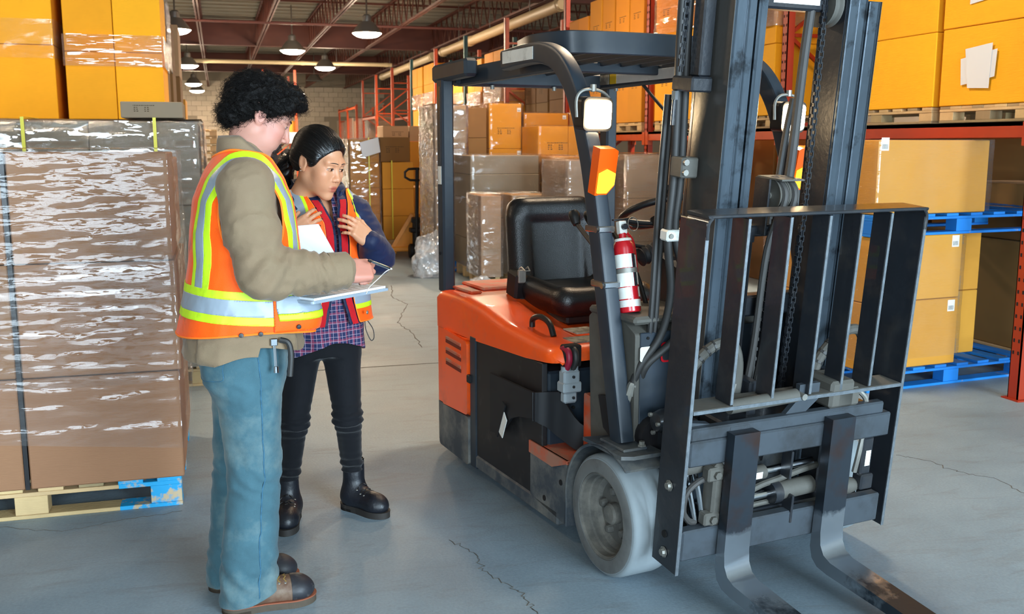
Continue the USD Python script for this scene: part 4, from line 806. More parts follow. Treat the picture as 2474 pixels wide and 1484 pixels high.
for v in (-.39, -.33): fp('cowl_hole', cyl((.025, v, .885), (.03, v, .885), .006, 8), 'hole')
colm = fp('steering_column', join([tube([(-.22, -.02, .9), (-.30, -.02, 1.08), (-.42, -.02, 1.22)], [.085, .075, .05], 14), box(-.42, -.22, -.10, .10, 1.02, 1.17, .03)]), 'black_plastic')
sub(colm, 'column_cover', side_prism([(-.30, .96), (-.12, .96), (-.14, 1.10), (-.34, 1.16)], -.14, .12, .02), 'mast_black')
wc = np.array([-.46, -.02, 1.30]); wn = np.array([-.42, 0, .91]); wn /= np.linalg.norm(wn); wf_ = frame_of(wn); ang_ = np.linspace(0, 2 * np.pi, 40, endpoint=False)
rimp = np.array([wc + .165 * (np.cos(a) * wf_[:, 1] + np.sin(a) * wf_[:, 2]) for a in ang_]); fp('steering_wheel', sweep(rimp, circ(.0145, 10), up=(.3, .2, 1), caps=False, closed=True), 'black_plastic', smooth=True)
for a in (90, 210, 330): a = math.radians(a); fp('wheel_spoke', tube([wc - wn * .05, wc - wn * .03 + .08 * (math.cos(a) * wf_[:, 1] + math.sin(a) * wf_[:, 2]), wc + .16 * (math.cos(a) * wf_[:, 1] + math.sin(a) * wf_[:, 2])], .012, 8, smooth=4), 'black_plastic')
fp('wheel_hub', lathe([(0, -.06), (.04, -.055), (.045, -.02), (.02, -.01), (0, -.01)], 18, wc, wn), 'black_plastic'); fp('spinner_knob', lathe([(0, 0), (.012, 0), (.012, .02), (.022, .03), (.02, .05), (0, .055)], 16, rimp[8], wn), 'black_plastic')
fp('direction_lever', tube([(-.36, -.08, 1.15), (-.36, -.16, 1.17), (-.36, -.26, 1.19)], .009, 8), 'black_plastic')
bel = [(.03 + (.008 if i % 2 else 0), -.012 * i) for i in range(8)]; fp('lever_boot', lathe([(0, 0)] + bel + [(0, -.1)], 16, (-.33, -.115, 1.16), (0, .9, .3)), 'rubber_black')
for i, (v, u0) in enumerate(((-.36, -.52), (-.30, -.50), (-.245, -.47))):
    lv = fp('control_lever', tube([(-.22, v + .02, .93), (-.32, v + .01, 1.10), (u0 - .04, v, 1.26)], .0095, 8, smooth=6), 'black_plastic')
    sub(lv, 'lever_knob', lathe([(0, -.03), (.016, -.025), (.022, 0), (.024, .02), (.018, .035), (0, .04)], 14, (u0 - .05, v, 1.275), (-.5, 0, .8)), 'black_plastic')
fp('grab_hoop', tube([(-.24, .0, .93), (-.24, .0, 1.08), (-.23, -.03, 1.14), (-.22, -.08, 1.17)], .012, 8, smooth=6), 'black_plastic')
# overhead guard
pw = rrect(.062, .085, .014, 3)
for s in (-1, 1):
    pts = [(-.0, s * .475, .50), (-.20, s * .475, 1.35), (-.28, s * .475, 1.60), (-.36, s * .475, 1.77), (-.47, s * .475, 1.885), (-.60, s * .475, 1.935), (-.76, s * .475, 1.945), (-.98, s * .475, 1.935)]
    q = catmull(pts, 8); pl = fp('front_pillar', sweep(q, rrect(.062, .088, .013, 3), up=(0, s, 0)) if False else sweep(q, pw, up=(1, 0, 0)), 'slate_paint')
    fp('rear_post', box(-1.735, -1.655, s * .475 - .032, s * .475 + .032, .83, 1.90, .01), 'slate_paint')
    if s < 0:
        sub(pl, 'white_decal', box(-.955, -.67, -.5085, -.5065, 1.918, 1.968), 'label_white', smooth=False)
        fp('post_decal', box(-1.715, -1.68, -.509, -.507, 1.42, 1.86), 'mast_black', smooth=False); fp('post_barcode', box(-1.715, -1.675, -.5095, -.507, 1.38, 1.47), 'label_white', smooth=False)
        fp('post_hole', cyl((-1.70, -.512, 1.03), (-1.70, -.505, 1.03), .008, 10), 'hole')
    bp = fp('pillar_foot', top_prism([(-.14, s * .56), (.13, s * .56), (.15, s * .52), (.15, s * .39), (-.10, s * .39)], .478, .492), 'slate_dusty'); sub(bp, 'foot_plate', box(-.07, .10, s * .43, s * .53, .492, .503, .003), 'slate_dusty')
    for a in (-.06, .085): sub(bp, 'bolt', lathe([(0, .018), (.011, .018), (.011, .006), (.016, .006), (.016, 0), (0, 0)], 6, (a, s * .445, .503), (0, 0, 1)), 'zinc')
    fp('roof_side_rail', bar((-1.79, s * .475, 1.925), (-1.36, s * .475, 1.935), .07, .085, .014), 'slate_paint')
    fp('roof_rail', bar((-1.68, s * .40, 1.905), (-.66, s * .40, 1.915), .045, .085, .008), 'slate_paint')
fp('roof_cross_bar', box(-1.70, -1.62, -.44, .44, 1.865, 1.945, .012), 'slate_paint')
ar = [(-1.05, -.36), (-.82, -.41), (-.64, -.375), (-.585, -.30), (-.565, -.1), (-.565, .1), (-.585, .30), (-.64, .375), (-.82, .41), (-1.05, .36)]
fp('roof_front_bow', sweep(catmull([(a, b * 1.06, 1.985) for a, b in ar], 6), rrect(.016, .092, .004, 2), up=(0, 0, 1)), 'slate_paint')
for v in (-.28, -.17, -.06, .06, .17, .28): fp('roof_slat', bar((-1.66, v, 1.945), (-.60, v, 1.965), .018, .04, .003), 'slate_paint')
fp('roof_cross_bar', bar((-1.1, -.42, 1.93), (-1.1, .42, 1.93), .04, .05, .006), 'slate_paint')
for a, v in ((-1.62, -.25), (-1.62, .1), (-1.62, .33), (-1.5, .4)): fp('guard_bolt', cyl((a, v, 1.85), (a, v, 1.87), .011, 8), 'zinc')
wl = fp('warning_label', box(-1.52, -.95, .374, .377, 1.885, 1.935), 'label_white', smooth=False, label='white and yellow warning strip inside the guard rail'); sub(wl, 'yellow_end', box(-1.52, -1.46, .3725, .375, 1.885, 1.935), 'label_yellow', smooth=False); sub(wl, 'dark_plate', box(-1.62, -1.53, .3725, .376, 1.885, 1.935), 'label_worn', smooth=False)
# wheels
def wheel(v, s, u=0.0, r=.228, wd=.18):
    o = (u, v, r); ax = (0, s, 0)
    t = fp('tyre', lathe([(r * .72, -wd / 2 - .002), (r * .93, -wd / 2 + .002), (r * .985, -wd / 2 + .012), (r, -wd / 2 + .03), (r, wd / 2 - .03), (r * .985, wd / 2 - .012), (r * .93, wd / 2), (r * .72, wd / 2 + .002)], 72, o, ax), 'tyre_grey', smooth=50)
    sub(t, 'tyre_wall', lathe([(r * .70, wd / 2 - .002), (r * .71, wd / 2 + .004), (r * .80, wd / 2 + .005), (r * .90, wd / 2 + .003), (r * .945, wd / 2 - .003)], 72, o, ax), 'tyre_side', smooth=50)
    rm = fp('wheel_rim', lathe([(r * .72, -wd / 2), (r * .72, wd / 2), (r * .69, wd / 2 + .003), (r * .655, wd / 2 - .004), (r * .64, wd / 2 - .03), (r * .615, wd / 2 - .036), (r * .60, wd / 2 - .06), (r * .52, wd / 2 - .075), (.08, wd / 2 - .07), (.0, wd / 2 - .068)], 56, o, ax), 'rim_grey', smooth=35)
    sub(rm, 'hub_cap', lathe([(0, wd / 2 - .03), (.033, wd / 2 - .032), (.04, wd / 2 - .04), (.04, wd / 2 - .07)], 24, o, ax), 'rim_grey')
    for k in range(5):
        a = 2 * math.pi * k / 5 + .45; f = frame_of(ax); c = np.array(o) + .083 * (math.cos(a) * f[:, 1] + math.sin(a) * f[:, 2])
        sub(rm, 'lug_nut', lathe([(0, wd / 2 - .045), (.013, wd / 2 - .047), (.017, wd / 2 - .055), (.017, wd / 2 - .072)], 10, c, ax), 'rim_grey')
wheel(-.47, -1); wheel(.47, 1)
for s in (-1, 1):
    a = np.radians(np.linspace(55, 190, 22)); arc = np.array([[.275 * math.cos(t), s * .475, .228 + .262 * math.sin(t)] for t in a]); arc = np.vstack([arc, [[-.272, s * .475, .14], [-.272, s * .475, .09]]])
    fp('wheel_fender', sweep(arc, rrect(.17, .012, .004, 2), up=(0, s, 0)) if False else sweep(arc, rrect(.17, .012, .004, 2)[:, ::1], up=(0, 0, 1)), 'slate_dusty')
fp('drive_wheel', lathe([(0, -.07), (.15, -.07), (.17, -.05), (.17, .05), (.15, .07), (0, .07)], 32, (-1.45, 0, .17), (0, 1, 0)), 'rubber_black')
fp('axle_housing', join([cyl((0, -.4, .228), (0, .4, .228), .09, 18), cyl((-.02, -.28, .32), (-.02, .28, .32), .12, 18)]), 'battery_black')
fp('tilt_cylinder', cyl((-.12, -.30, .5), (.12, -.30, .45), .035, 14), 'battery_black'); fp('drive_motor', lathe([(0, 0), (.07, 0), (.075, .02), (.075, .22), (0, .22)], 20, (.06, -.36, .52), (-1, 0, 0)), 'battery_black')
MT = math.radians(5.5); MC, MS = math.cos(MT), math.sin(MT)
def tilt(m, a=None):
    c, s = (MC, MS) if a is None else (math.cos(math.radians(a)), math.sin(math.radians(a)))
    v = np.array(m[0], float); u, w = v[:, 0], v[:, 2] - .27; return np.stack([u * c + w * s, v[:, 1], .27 + w * c - u * s], 1), m[1]
def tp(name, mesh, m, smooth=30, par=None, **k): return part(par or FT, name, tilt(mesh), m, smooth, **k)
MCV = .02      # middle of the mast
HT = 2.75
def channel(u0, u1, va, vb, w0, w1, s, t=.014):
    """One rail of the mast: web on the outside (va), flanges towards vb, front flange at u1."""
    lo, hi = min(va, vb), max(va, vb); web = box(u0, u1, va, va + s * t, w0, w1, .002)
    return join([web, box(u1 - .018, u1, lo, hi, w0, w1, .003), box(u0, u0 + .018, lo, hi, w0, w1, .003)])
for s, nm in ((-1, 0), (1, 1)):
    r1 = tp('outer_rail', channel(.0, .168, MCV + s * .312, MCV + s * .262, .16, 2.09, -s), 'mast_steel'); tp('outer_rail_side', box(-.002, .17, MCV + s * .3125, MCV + s * .315, .16, 2.09), 'rail_lamp_lit', par=r1)
    tp('middle_rail', channel(.015, .163, MCV + s * .258, MCV + s * .218, .18, HT, -s), 'mast_steel'); tp('inner_rail', channel(.02, .166, MCV + s * .213, MCV + s * .175, .20, HT, -s), 'mast_steel')
    tp('rail_web', box(.03, .15, MCV + s * .172, MCV + s * .176, .25, HT), 'mast_black')
    for k, (vv, ww) in enumerate(((.24, 2.16), (.285, 2.14))): tp('mast_roller', cyl((.08, MCV + s * (vv + .02), ww), (.08, MCV + s * (vv - .015), ww), .055, 20), 'zinc')
    tp('mast_foot', box(-.03, .19, MCV + s * .20, MCV + s * .34, .12, .20, .01), 'dusty_grey')
    tp('lift_cylinder', join([cyl((-.03, MCV + s * .27, .2), (-.03, MCV + s * .27, 1.95), .032, 16)]), 'mast_black')
tp('mast_cross_tie', box(-.01, .06, -.27, .31, 1.93, 2.0, .008), 'mast_black') if False else None
tp('mast_cross_tie', box(.03, .12, -.17, .21, 2.045, 2.14, .008), 'mast_black'); tp('tie_sticker', box(.1205, .122, -.10, .10, 2.065, 2.11), 'label_white', smooth=False)
tp('mast_cross_tie', box(-.02, .03, -.28, .32, .95, 1.03, .008), 'mast_black'); tp('mast_cross_tie', box(-.02, .05, -.28, .32, .25, .40, .008), 'mast_black')
# bracket, anchor, chain and hoses on the near side
nb_ = tp('cylinder_bracket', box(-.02, .10, -.385, -.30, 1.765, 1.815, .006), 'mast_black'); tp('square_tube', box(.02, .08, -.345, -.295, 1.815, HT, .006), 'mast_black', par=nb_)
tp('anchor_nut', lathe([(0, -.03), (.012, -.03), (.013, 0), (0, 0)], 6, (.0, -.38, 1.765), (0, 0, 1)), 'bright_steel', par=nb_); tp('anchor_rod', cyl((.0, -.38, 1.65), (.0, -.38, 1.76), .008, 10), 'mast_black', par=nb_)
hb = tp('hose_bracket', box(-.01, .06, -.37, -.30, 1.475, 1.545, .005), 'dusty_grey')
for z in (1.495, 1.53): tp('bracket_bolt', cyl((.058, -.357, z), (.070, -.357, z), .011, 8), 'zinc', par=hb)
def chain(pts, name, n, par=None):
    q = catmull(pts, 12); d = np.r_[0, np.cumsum(np.linalg.norm(np.diff(q, axis=0), axis=1))]; t = np.linspace(0, d[-1], n); c = np.stack([np.interp(t, d, q[:, k]) for k in range(3)], 1); ms = []
    for i in range(n - 1):
        f = frame_of(c[i + 1] - c[i], (1, 0, 0)); m_ = (c[i] + c[i + 1]) / 2; L = np.linalg.norm(c[i + 1] - c[i]); o = .009 if i % 2 else .004
        for s in (-1, 1): ms.append(cbox(m_ + f[:, 1] * s * o, (L * .62, .002, .008), 0, f))
        ms.append(bar(c[i] - f[:, 1] * .011, c[i] + f[:, 1] * .011, .008, .008))
    return part(FT, name, tilt(join(ms)), 'mast_black', smooth=False)
chain([(.0, -.365, 2.3), (.0, -.365, 2.0), (.0, -.367, 1.83)], 'lift_chain', 26); chain([(.12, .118, 2.2), (.12, .13, 1.7), (.12, .134, 1.3), (.12, .124, .9), (.12, .12, .62)], 'lift_chain', 84); chain([(.13, .0, 1.35), (.13, -.002, 1.0), (.13, -.006, .62)], 'lift_chain', 40)
for k, v in enumerate((-.352, -.322)):
    tp('hydraulic_hose', tube([(-.01, v - .02, 2.3), (-.01, v - .02, 2.0), (-.01, v + .0, 1.5), (.0, v - .01, 1.27), (-.005 + .02 * k, v + .025 + .03 * k, 1.06), (-.02 + .02 * k, v + .01 + .03 * k, .90), (-.03 + .01 * k, v - .06 - .01 * k, .79), (-.04, v - .085 + .0 * k, .71)], .0145, 12, smooth=8), 'hose_dark', smooth=60)
    tp('hose_fitting', lathe([(0, -.05), (.013, -.05), (.013, -.02), (.018, -.02), (.018, .02), (.014, .03), (0, .03)], 8, (-.04, v - .09, .69), (.1, .2, 1)), 'zinc')
hc = tp('hose_clamp', box(-.02, .03, -.385, -.30, 1.25, 1.29, .006), 'label_white')
for v in (-.37, -.315): tp('clamp_bolt', cyl((.03, v, 1.27), (.036, v, 1.27), .009, 8), 'zinc', par=hc)
for k, v in enumerate((-.375, -.355)): tp('return_hose', tube([(-.05, v, 1.75), (-.055, v, 1.4), (-.045, v, .95), (-.05, v, .6)], .011, 8, smooth=6), 'hose_dark')
# centre: lift cylinders, hoses, pulleys
for v, r in ((-.085, .03), (.075, .034)): tp('free_lift_cylinder', join([cyl((.075, v, .3), (.075, v, 1.25), r, 18), cyl((.075, v, 1.25), (.075, v, 1.29), r * 1.2, 18)]), 'mast_black')
def pulley(u, v, w, r, ax=(0, 1, 0)):
    p = tp('hose_pulley', lathe([(.012, -.018), (r * .5, -.012), (r * .86, -.016), (r, -.02), (r, -.014), (r * .9, -.006), (r * .9, .006), (r, .014), (r, .02), (r * .86, .016), (r * .5, .012), (.012, .018)], 32, (u, v, w), ax), 'dusty_grey', smooth=40)
    tp('axle_pin', cyl((u, v - .024, w), (u, v + .024, w), .012, 12), 'zinc', par=p)
pulley(.13, -.02, 1.42, .06); pulley(.13, .022, 1.42, .06); pulley(.09, .15, 2.07, .075); tp('pulley_guard', box(.07, .20, -.05, .05, 1.478, 1.484), 'dusty_grey')
tp('pulley_bracket', join([box(.07, .15, -.06, -.052, 1.28, 1.48, .002), box(.05, .11, -.09, .06, 1.27, 1.31, .006)]), 'mast_black')
for v in (-.02, .022): tp('hydraulic_hose', tube([(.075, v, 1.30), (.08, v, 1.40), (.11, v, 1.472), (.16, v, 1.465), (.19, v, 1.41), (.185, v - .05, 1.24), (.18, v - .06, .9), (.17, v - .07, .72)], .0125, 8, smooth=6), 'hose_grey')
tp('hydraulic_hose', tube([(.10, .09, 2.2), (.10, .075, 1.9), (.10, .068, 1.5), (.09, .055, 1.3), (.06, .035, 1.0), (.06, .03, .6)], .017, 10, smooth=8), 'hose_grey'); tp('hydraulic_hose', tube([(.0, .135, 1.75), (-.01, .125, 1.6), (.0, .10, 1.3), (.02, .09, .9)], .012, 8, smooth=6), 'hose_dark')
tp('data_plate', box(.170, .173, -.020, -.004, 1.20, 1.27), 'label_white', smooth=False)
# carriage bars, side shifter and cylinders
CW0, CW1 = -.485, .425
tp('carriage_bar', box(.355, .40, CW0, CW1 - .02, .565, .655, .006), 'carriage_grey'); tp('carriage_bar', box(.36, .398, CW0, CW1 - .06, .655, .70, .006), 'carriage_grey')
tp('carriage_bar', box(.355, .40, CW0, CW1 - .02, .225, .335, .006), 'carriage_grey')
tp('inner_carriage', join([box(.20, .34, MCV - .33, MCV + .33, .58, .68, .008), box(.20, .34, MCV - .33, MCV + .33, .24, .33, .008), box(.20, .30, MCV - .20, MCV - .16, .2, .8, .006), box(.20, .30, MCV + .16, MCV + .20, .2, .8, .006)]), 'mast_black')
c1 = tp('side_shift_cylinder', cyl((.38, -.33, .755), (.38, -.045, .765), .024, 18), 'dusty_grey'); tp('piston_rod', cyl((.38, -.46, .751), (.38, -.33, .755), .011, 12), 'bright_steel', par=c1)
tp('shift_lug', prism([(-.12, .66), (-.03, .75), (-.03, .80), (.06, .80), (.06, .74), (-.04, .66)], .02, (.36, 0, 0), (0, 1, 0), (0, 0, 1)), 'carriage_grey'); tp('lug_pin', cyl((.37, -.03, .765), (.41, -.03, .765), .012, 10), 'zinc')
c2 = tp('fork_cylinder', cyl((.35, -.06, .395), (.35, .10, .40), .033, 18), 'dusty_grey'); tp('piston_rod', cyl((.35, -.24, .385), (.35, -.06, .395), .013, 12), 'bright_steel', par=c2); tp('gland', cyl((.35, -.085, .393), (.35, -.05, .395), .04, 18), 'mast_black', par=c2)
c3 = tp('fork_cylinder', cyl((.345, -.30, .475), (.345, -.12, .48), .026, 16), 'dusty_grey'); tp('piston_rod', cyl((.345, -.12, .48), (.345, .10, .49), .013, 12), 'bright_steel', par=c3); tp('cylinder_sticker', box(.3715, .373, -.19, -.145, .468, .492), 'label_white', par=c3, smooth=False)
for a in ((-.02, .35), (-.045, .52)): tp('guide_lug', box(.352, .405, a[0] - .006, a[0] + .004, a[1] - .06, a[1] + .045, .003), 'mast_black')
tp('hydraulic_hose', tube([(.33, -.17, .40), (.34, -.12, .425), (.345, -.05, .44), (.34, .05, .455), (.33, .14, .46)], .012, 8, smooth=6), 'dusty_grey'); tp('hydraulic_hose', tube([(.33, -.2, .345), (.34, -.1, .355), (.33, -.02, .35)], .01, 8, smooth=5), 'dusty_grey')
# fork side holders with the looping hose at the left end
tp('end_bracket', join([box(.33, .395, -.37, -.33, .33, .56, .008), box(.36, .40, -.40, -.335, .50, .55, .006), box(.36, .40, -.40, -.335, .34, .385, .006)]), 'dusty_grey')
for z in (.525, .362): tp('bracket_bolt', cyl((.40, -.365, z), (.41, -.365, z), .014, 6), 'dusty_grey')
lp = [(.36, -.36, .50), (.375, -.42, .50), (.375, -.465, .465), (.37, -.47, .40), (.365, -.44, .355), (.36, -.41, .345)]; tp('looped_hose', tube(lp, .011, 8, smooth=6), 'hose_grey'); tp('cross_pipe', cyl((.33, -.47, .535), (.33, -.36, .54), .028, 14), 'dusty_grey')
for k in range(2): tp('steel_pipe', tube([(.34, -.45 + .035 * k, .52), (.35, -.43 + .035 * k, .44), (.36, -.41 + .03 * k, .35)], .009, 8, smooth=4), 'bright_steel')
tp('upper_end_plate', prism(rpoly([(-.485, .60), (-.34, .60), (-.34, .66), (-.39, .70), (-.485, .715)], .008), .03, (.34, 0, 0), (0, 1, 0), (0, 0, 1)), 'carriage_grey')
for v in (.10, .13): tp('valve_block', box(.26, .40, v - .0, v + .11, .70, .80 - (v - .1), .01), 'dusty_grey')
tp('valve_bolt', cyl((.33, .135, .745), (.33, .10, .745), .018, 6), 'zinc'); tp('hydraulic_hose', tube([(.36, .27, .74), (.37, .30, .70), (.37, .31, .60), (.37, .30, .50), (.36, .30, .42)], .010, 8, smooth=6), 'zinc')
tp('hose_joint', lathe([(0, -.04), (.025, -.035), (.032, 0), (.025, .035), (0, .04)], 16, (.36, .27, .37), (0, 1, 0)), 'dusty_grey'); tp('end_link', join([bar((.37, .33, .56), (.37, .33, .40), .05, .03, .006), box(.35, .40, .30, .36, .36, .42, .006)]), 'mast_black'); tp('link_sticker', box(.386, .388, .318, .342, .45, .51), 'label_white', smooth=False)
for v in (-.30, .28):
    tp('curved_hose', tube([(.24, v - .12, .70), (.24, v - .11, .82), (.25, v - .03, .92), (.26, v + .05, .935), (.26, v + .09, .86), (.26, v + .09, .72)], .019, 10, smooth=7), 'dusty_grey'); tp('hose_fitting', lathe([(0, -.04), (.012, -.04), (.012, .0), (.018, 0), (.018, .03), (0, .03)], 8, (.26, v + .09, .76), (0, 0, 1)), 'zinc')
    for k in range(7): pts_ = catmull([(.24, v - .12, .70), (.24, v - .11, .82), (.25, v - .03, .92), (.26, v + .05, .935)], 7); i = 3 + k * 2; tp('spiral_guard', tube([pts_[i], pts_[i] + (pts_[i + 1] - pts_[i]) * .5], .0215, 10), 'hose_dark')
# load backrest
def plate_post(v0, v1, w0, w1, d0=.295, d1=.40, m='mast_black'): return tp('backrest_bar', box(d0, d1, v0, v1, w0, w1, .003), m)
for v in (-.498, .434): pp = plate_post(v - .006, v + .006, .18 if v < 0 else .2, 1.385, .26, .402); tp('worn_edge', box(.4005, .4035, v - .0062, v + .0062, .18 if v < 0 else .2, 1.38), 'worn_edge', par=pp, smooth=False)
for v in (-.335, -.165, -.0, .14, .275): pp = plate_post(v - .005, v + .005, .765, 1.392, .315, .398); tp('worn_edge', box(.3965, .4, v - .0053, v + .0053, .77, 1.39), 'worn_edge', par=pp, smooth=False)
tp('backrest_top_rail', sweep(catmull([(.35, -.498, 1.33), (.35, -.498, 1.375), (.35, -.485, 1.396), (.35, -.46, 1.402), (.35, 0, 1.402), (.35, .396, 1.402), (.35, .421, 1.396), (.35, .434, 1.375), (.35, .434, 1.33)], 5), rrect(.115, .012, .003, 2)[:, ::-1][::-1], up=(1, 0, 0)), 'mast_black')
bl = tp('backrest_lower_rail', box(.30, .403, -.492, .428, .752, .766, .003), 'dusty_grey'); tp('worn_edge', box(.402, .4045, -.49, .426, .753, .765), 'worn_edge', par=bl, smooth=False)
for z in (.48, .235): tp('post_bolt', lathe([(0, .012), (.012, .012), (.014, .002), (.02, .002), (.02, 0), (0, 0)], 8, (.33, -.506, z), (0, -1, 0)), 'zinc')
tp('post_hole', cyl((.325, -.508, .30), (.325, -.503, .30), .013, 12), 'hole')
tp('mast_guard', box(.17, .25, -.44, -.425, .2, .52, .004), 'dusty_grey'); tp('pivot_plate', prism(rpoly([(.02, .45), (.25, .45), (.25, .66), (.12, .66), (.02, .58)], .02), .02, (0, -.34, 0), (1, 0, 0), (0, 0, 1)), 'mast_black'); tp('pivot_boss', lathe([(0, .035), (.035, .03), (.045, .0), (.045, -.02)], 20, (.07, -.37, .60), (0, -1, 0)), 'mast_black')
for a, b in ((.045, .62), (.095, .60), (.07, .56)): tp('boss_bolt', cyl((a, -.40, b), (a, -.412, b), .008, 6), 'zinc')
# forks
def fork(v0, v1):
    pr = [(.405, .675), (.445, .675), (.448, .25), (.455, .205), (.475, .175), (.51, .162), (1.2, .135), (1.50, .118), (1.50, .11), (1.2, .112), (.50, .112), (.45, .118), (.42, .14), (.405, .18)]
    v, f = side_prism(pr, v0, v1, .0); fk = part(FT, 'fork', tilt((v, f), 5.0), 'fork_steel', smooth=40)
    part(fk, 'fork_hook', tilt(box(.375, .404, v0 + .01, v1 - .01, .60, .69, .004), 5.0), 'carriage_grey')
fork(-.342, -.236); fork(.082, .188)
# lamps on the pillars
def pillar_u(w): return np.interp(w, [.5, 1.35, 1.6, 1.77], [0, -.2, -.28, -.36])
for s in (-1, 1):
    v = s * .465 - .02; wl_ = 1.688; u0 = pillar_u(wl_) + .085
    hl = fp('work_lamp', lathe([(0, -.075), (.045, -.07), (.062, -.02), (.066, .0), (.064, .012), (.06, .006)], 4, (u0, v + .02, wl_), (1, 0, -.08)) if False else prism(rpoly([(-.062, -.062), (.062, -.062), (.062, .062), (-.062, .062)], .022), (-.07, .0), (u0, v + .03, wl_), (0, 1, 0), (.08, 0, 1)), 'black_plastic')
    sub(hl, 'lamp_lens', prism(rpoly([(-.052, -.052), (.052, -.052), (.052, .052), (-.052, .052)], .018), (.0, .008), (u0 + .001, v + .03, wl_), (0, 1, 0), (.08, 0, 1)), 'headlight_glow')
    sub(hl, 'lamp_bracket', tube([(u0 - .03, v - .045, wl_ - .01), (u0 - .03, v - .045, wl_ + .06), (u0 - .03, v - .01, wl_ + .09), (u0 - .03, v + .06, wl_ + .085), (u0 - .03, v + .10, wl_ + .05), (u0 - .03, v + .10, wl_ - .01)], .006, 6, smooth=4), 'zinc')
    sub(hl, 'bracket_bolt', cyl((u0 - .03, v + .025, wl_ + .085), (u0 - .03, v + .025, wl_ + .11), .012, 8), 'zinc')
    u1 = pillar_u(1.48) + .062
    hx = [(-.038, -.085), (.010, -.085), (.041, -.05), (.041, .077), (.026, .085), (-.038, .085)]
    ts = fp('turn_signal', prism(hx if s < 0 else [(-a, b) for a, b in hx][::-1], (-.03, .02), (u1 + .01, v + .016, 1.482), (0, 1, 0), (.22, 0, 1)), 'amber', label='orange turn signal, lower half glowing')
    sub(ts, 'lit_lens', prism(rpoly([(-.034, -.081), (.008, -.081), (.037, -.049), (.037, -.008), (.0, .008), (-.034, -.008)] if s < 0 else [(-.037, -.008), (-.037, -.049), (-.008, -.081), (.034, -.081), (.034, -.008), (0, .008)], .004), (.0, .004), (u1 + .034, v + .016, 1.482), (0, 1, 0), (.22, 0, 1)), 'amber_glow')
fp('lamp_cable', tube([(-1.25, .40, 1.87), (-1.1, .42, 1.75), (-.9, .44, 1.62), (-.6, .455, 1.58)], .008, 6, smooth=5), 'hose_dark')
fp('lamp_cable', tube([(-.24, .46, 1.53), (-.15, .40, 1.50), (-.12, .38, 1.40), (-.14, .42, 1.34), (-.18, .46, 1.33)], .008, 6, smooth=6), 'hose_dark')
for w in (1.27, 1.07): u = pillar_u(w); fp('pillar_clamp', join([box(u - .052, u + .052, -.510, -.44, w - .012, w + .012, .004), cyl((u + .045, -.512, w), (u + .045, -.52, w), .012, 8)]), 'bright_steel')
# battery plug and cables
for k, (v, m) in enumerate(((-.495, 'cable_red'), (-.465, 'hose_dark'))): fp('battery_cable', tube([(-.45, v, .735), (-.415, v, .775), (-.375, v, .768), (-.365, v, .735), (-.385, v, .70), (-.392, v, .68)], .013, 10, smooth=7), m)
cn = fp('battery_connector', join([box(-.42, -.37, -.515, -.44, .60, .69, .008), cyl((-.395, -.495, .68), (-.395, -.495, .705), .02, 14), cyl((-.395, -.46, .68), (-.395, -.46, .705), .02, 14)]), 'connector_grey')
sub(cn, 'plug_half', box(-.425, -.365, -.52, -.435, .60, .643, .006), 'connector_grey'); sub(cn, 'plug_tail', box(-.415, -.375, -.51, -.45, .555, .602, .008), 'connector_grey')
for z in (.665, .625, .58): sub(cn, 'screw', cyl((-.368, -.475, z), (-.362, -.475, z), .006, 8), 'mast_black')
# ---- fire extinguisher, strapped to the pillar
def ext_axis(w): return np.array([pillar_u(w) + .035, -.401, w])
b0, b1 = ext_axis(.965), ext_axis(1.225); ad = (b1 - b0) / np.linalg.norm(b1 - b0)
FR = RZ(FH); EX = FO + FR @ b0
ex = thing('fire_extinguisher', 'red fire extinguisher with white labels clamped to the front pillar of the forklift', 'fire extinguisher', EX, FH)
def ep(name, mesh, m, par=None, smooth=30): return part(par or ex, name, mesh, m, smooth)
L = np.linalg.norm(b1 - b0)
cy = ep('cylinder', lathe([(0, 0), (.036, 0), (.04, .006), (.04, L - .03), (.037, L - .012), (.028, L + .002), (.014, L + .01), (.014, L + .03), (0, L + .03)], 36, (0, 0, 0), ad), 'red_paint', smooth=40)
def band(name, z0, z1, a0, a1, m, r=.0406):
    f = frame_of(ad); an = np.radians(np.linspace(a0, a1, 14)); V = np.array([ad * z + r * (math.cos(a) * FWD_ + math.sin(a) * SID_) for z in (z0, z1) for a in an]); F = np.array([q for i in range(13) for q in ((i, i + 1, 15 + i), (i, 15 + i, 14 + i))])
    ep(name, solidify((V, F), -.0006), m, cy)
FWD_ = np.array([1., 0, 0]) - ad * ad[0]; FWD_ /= np.linalg.norm(FWD_); SID_ = np.cross(ad, FWD_)
band('label', .165, .215, -95, 5, 'label_white'); band('label', .095, .155, -95, 5, 'label_white'); band('label', .095, .215, 8, 28, 'mast_black'); band('label', .10, .21, 30, 48, 'label_white'); band('label', .05, .092, -95, -20, 'label_white'); band('label', .055, .092, 30, 60, 'label_white'); band('label', .02, .046, -100, 60, 'label_white')
ep('neck_ring', lathe([(.03, L - .004), (.033, L + .002), (.03, L + .008), (.02, L + .008)], 24, (0, 0, 0), ad), 'label_white'); ep('strap_band', lathe([(.0412, .145), (.0425, .145), (.0425, .163), (.0412, .163)], 32, (0, 0, 0), ad, close=True), 'zinc')
hd_ = ad * (L + .03); ep('valve', cbox(hd_ + ad * .02, (.014, .016, .024), .003, np.stack([FWD_, SID_, ad], 1)), 'label_white'); ep('gauge', cyl(hd_ + ad * .02 + FWD_ * .014, hd_ + ad * .02 + FWD_ * .028, .011, 16), 'mast_black')
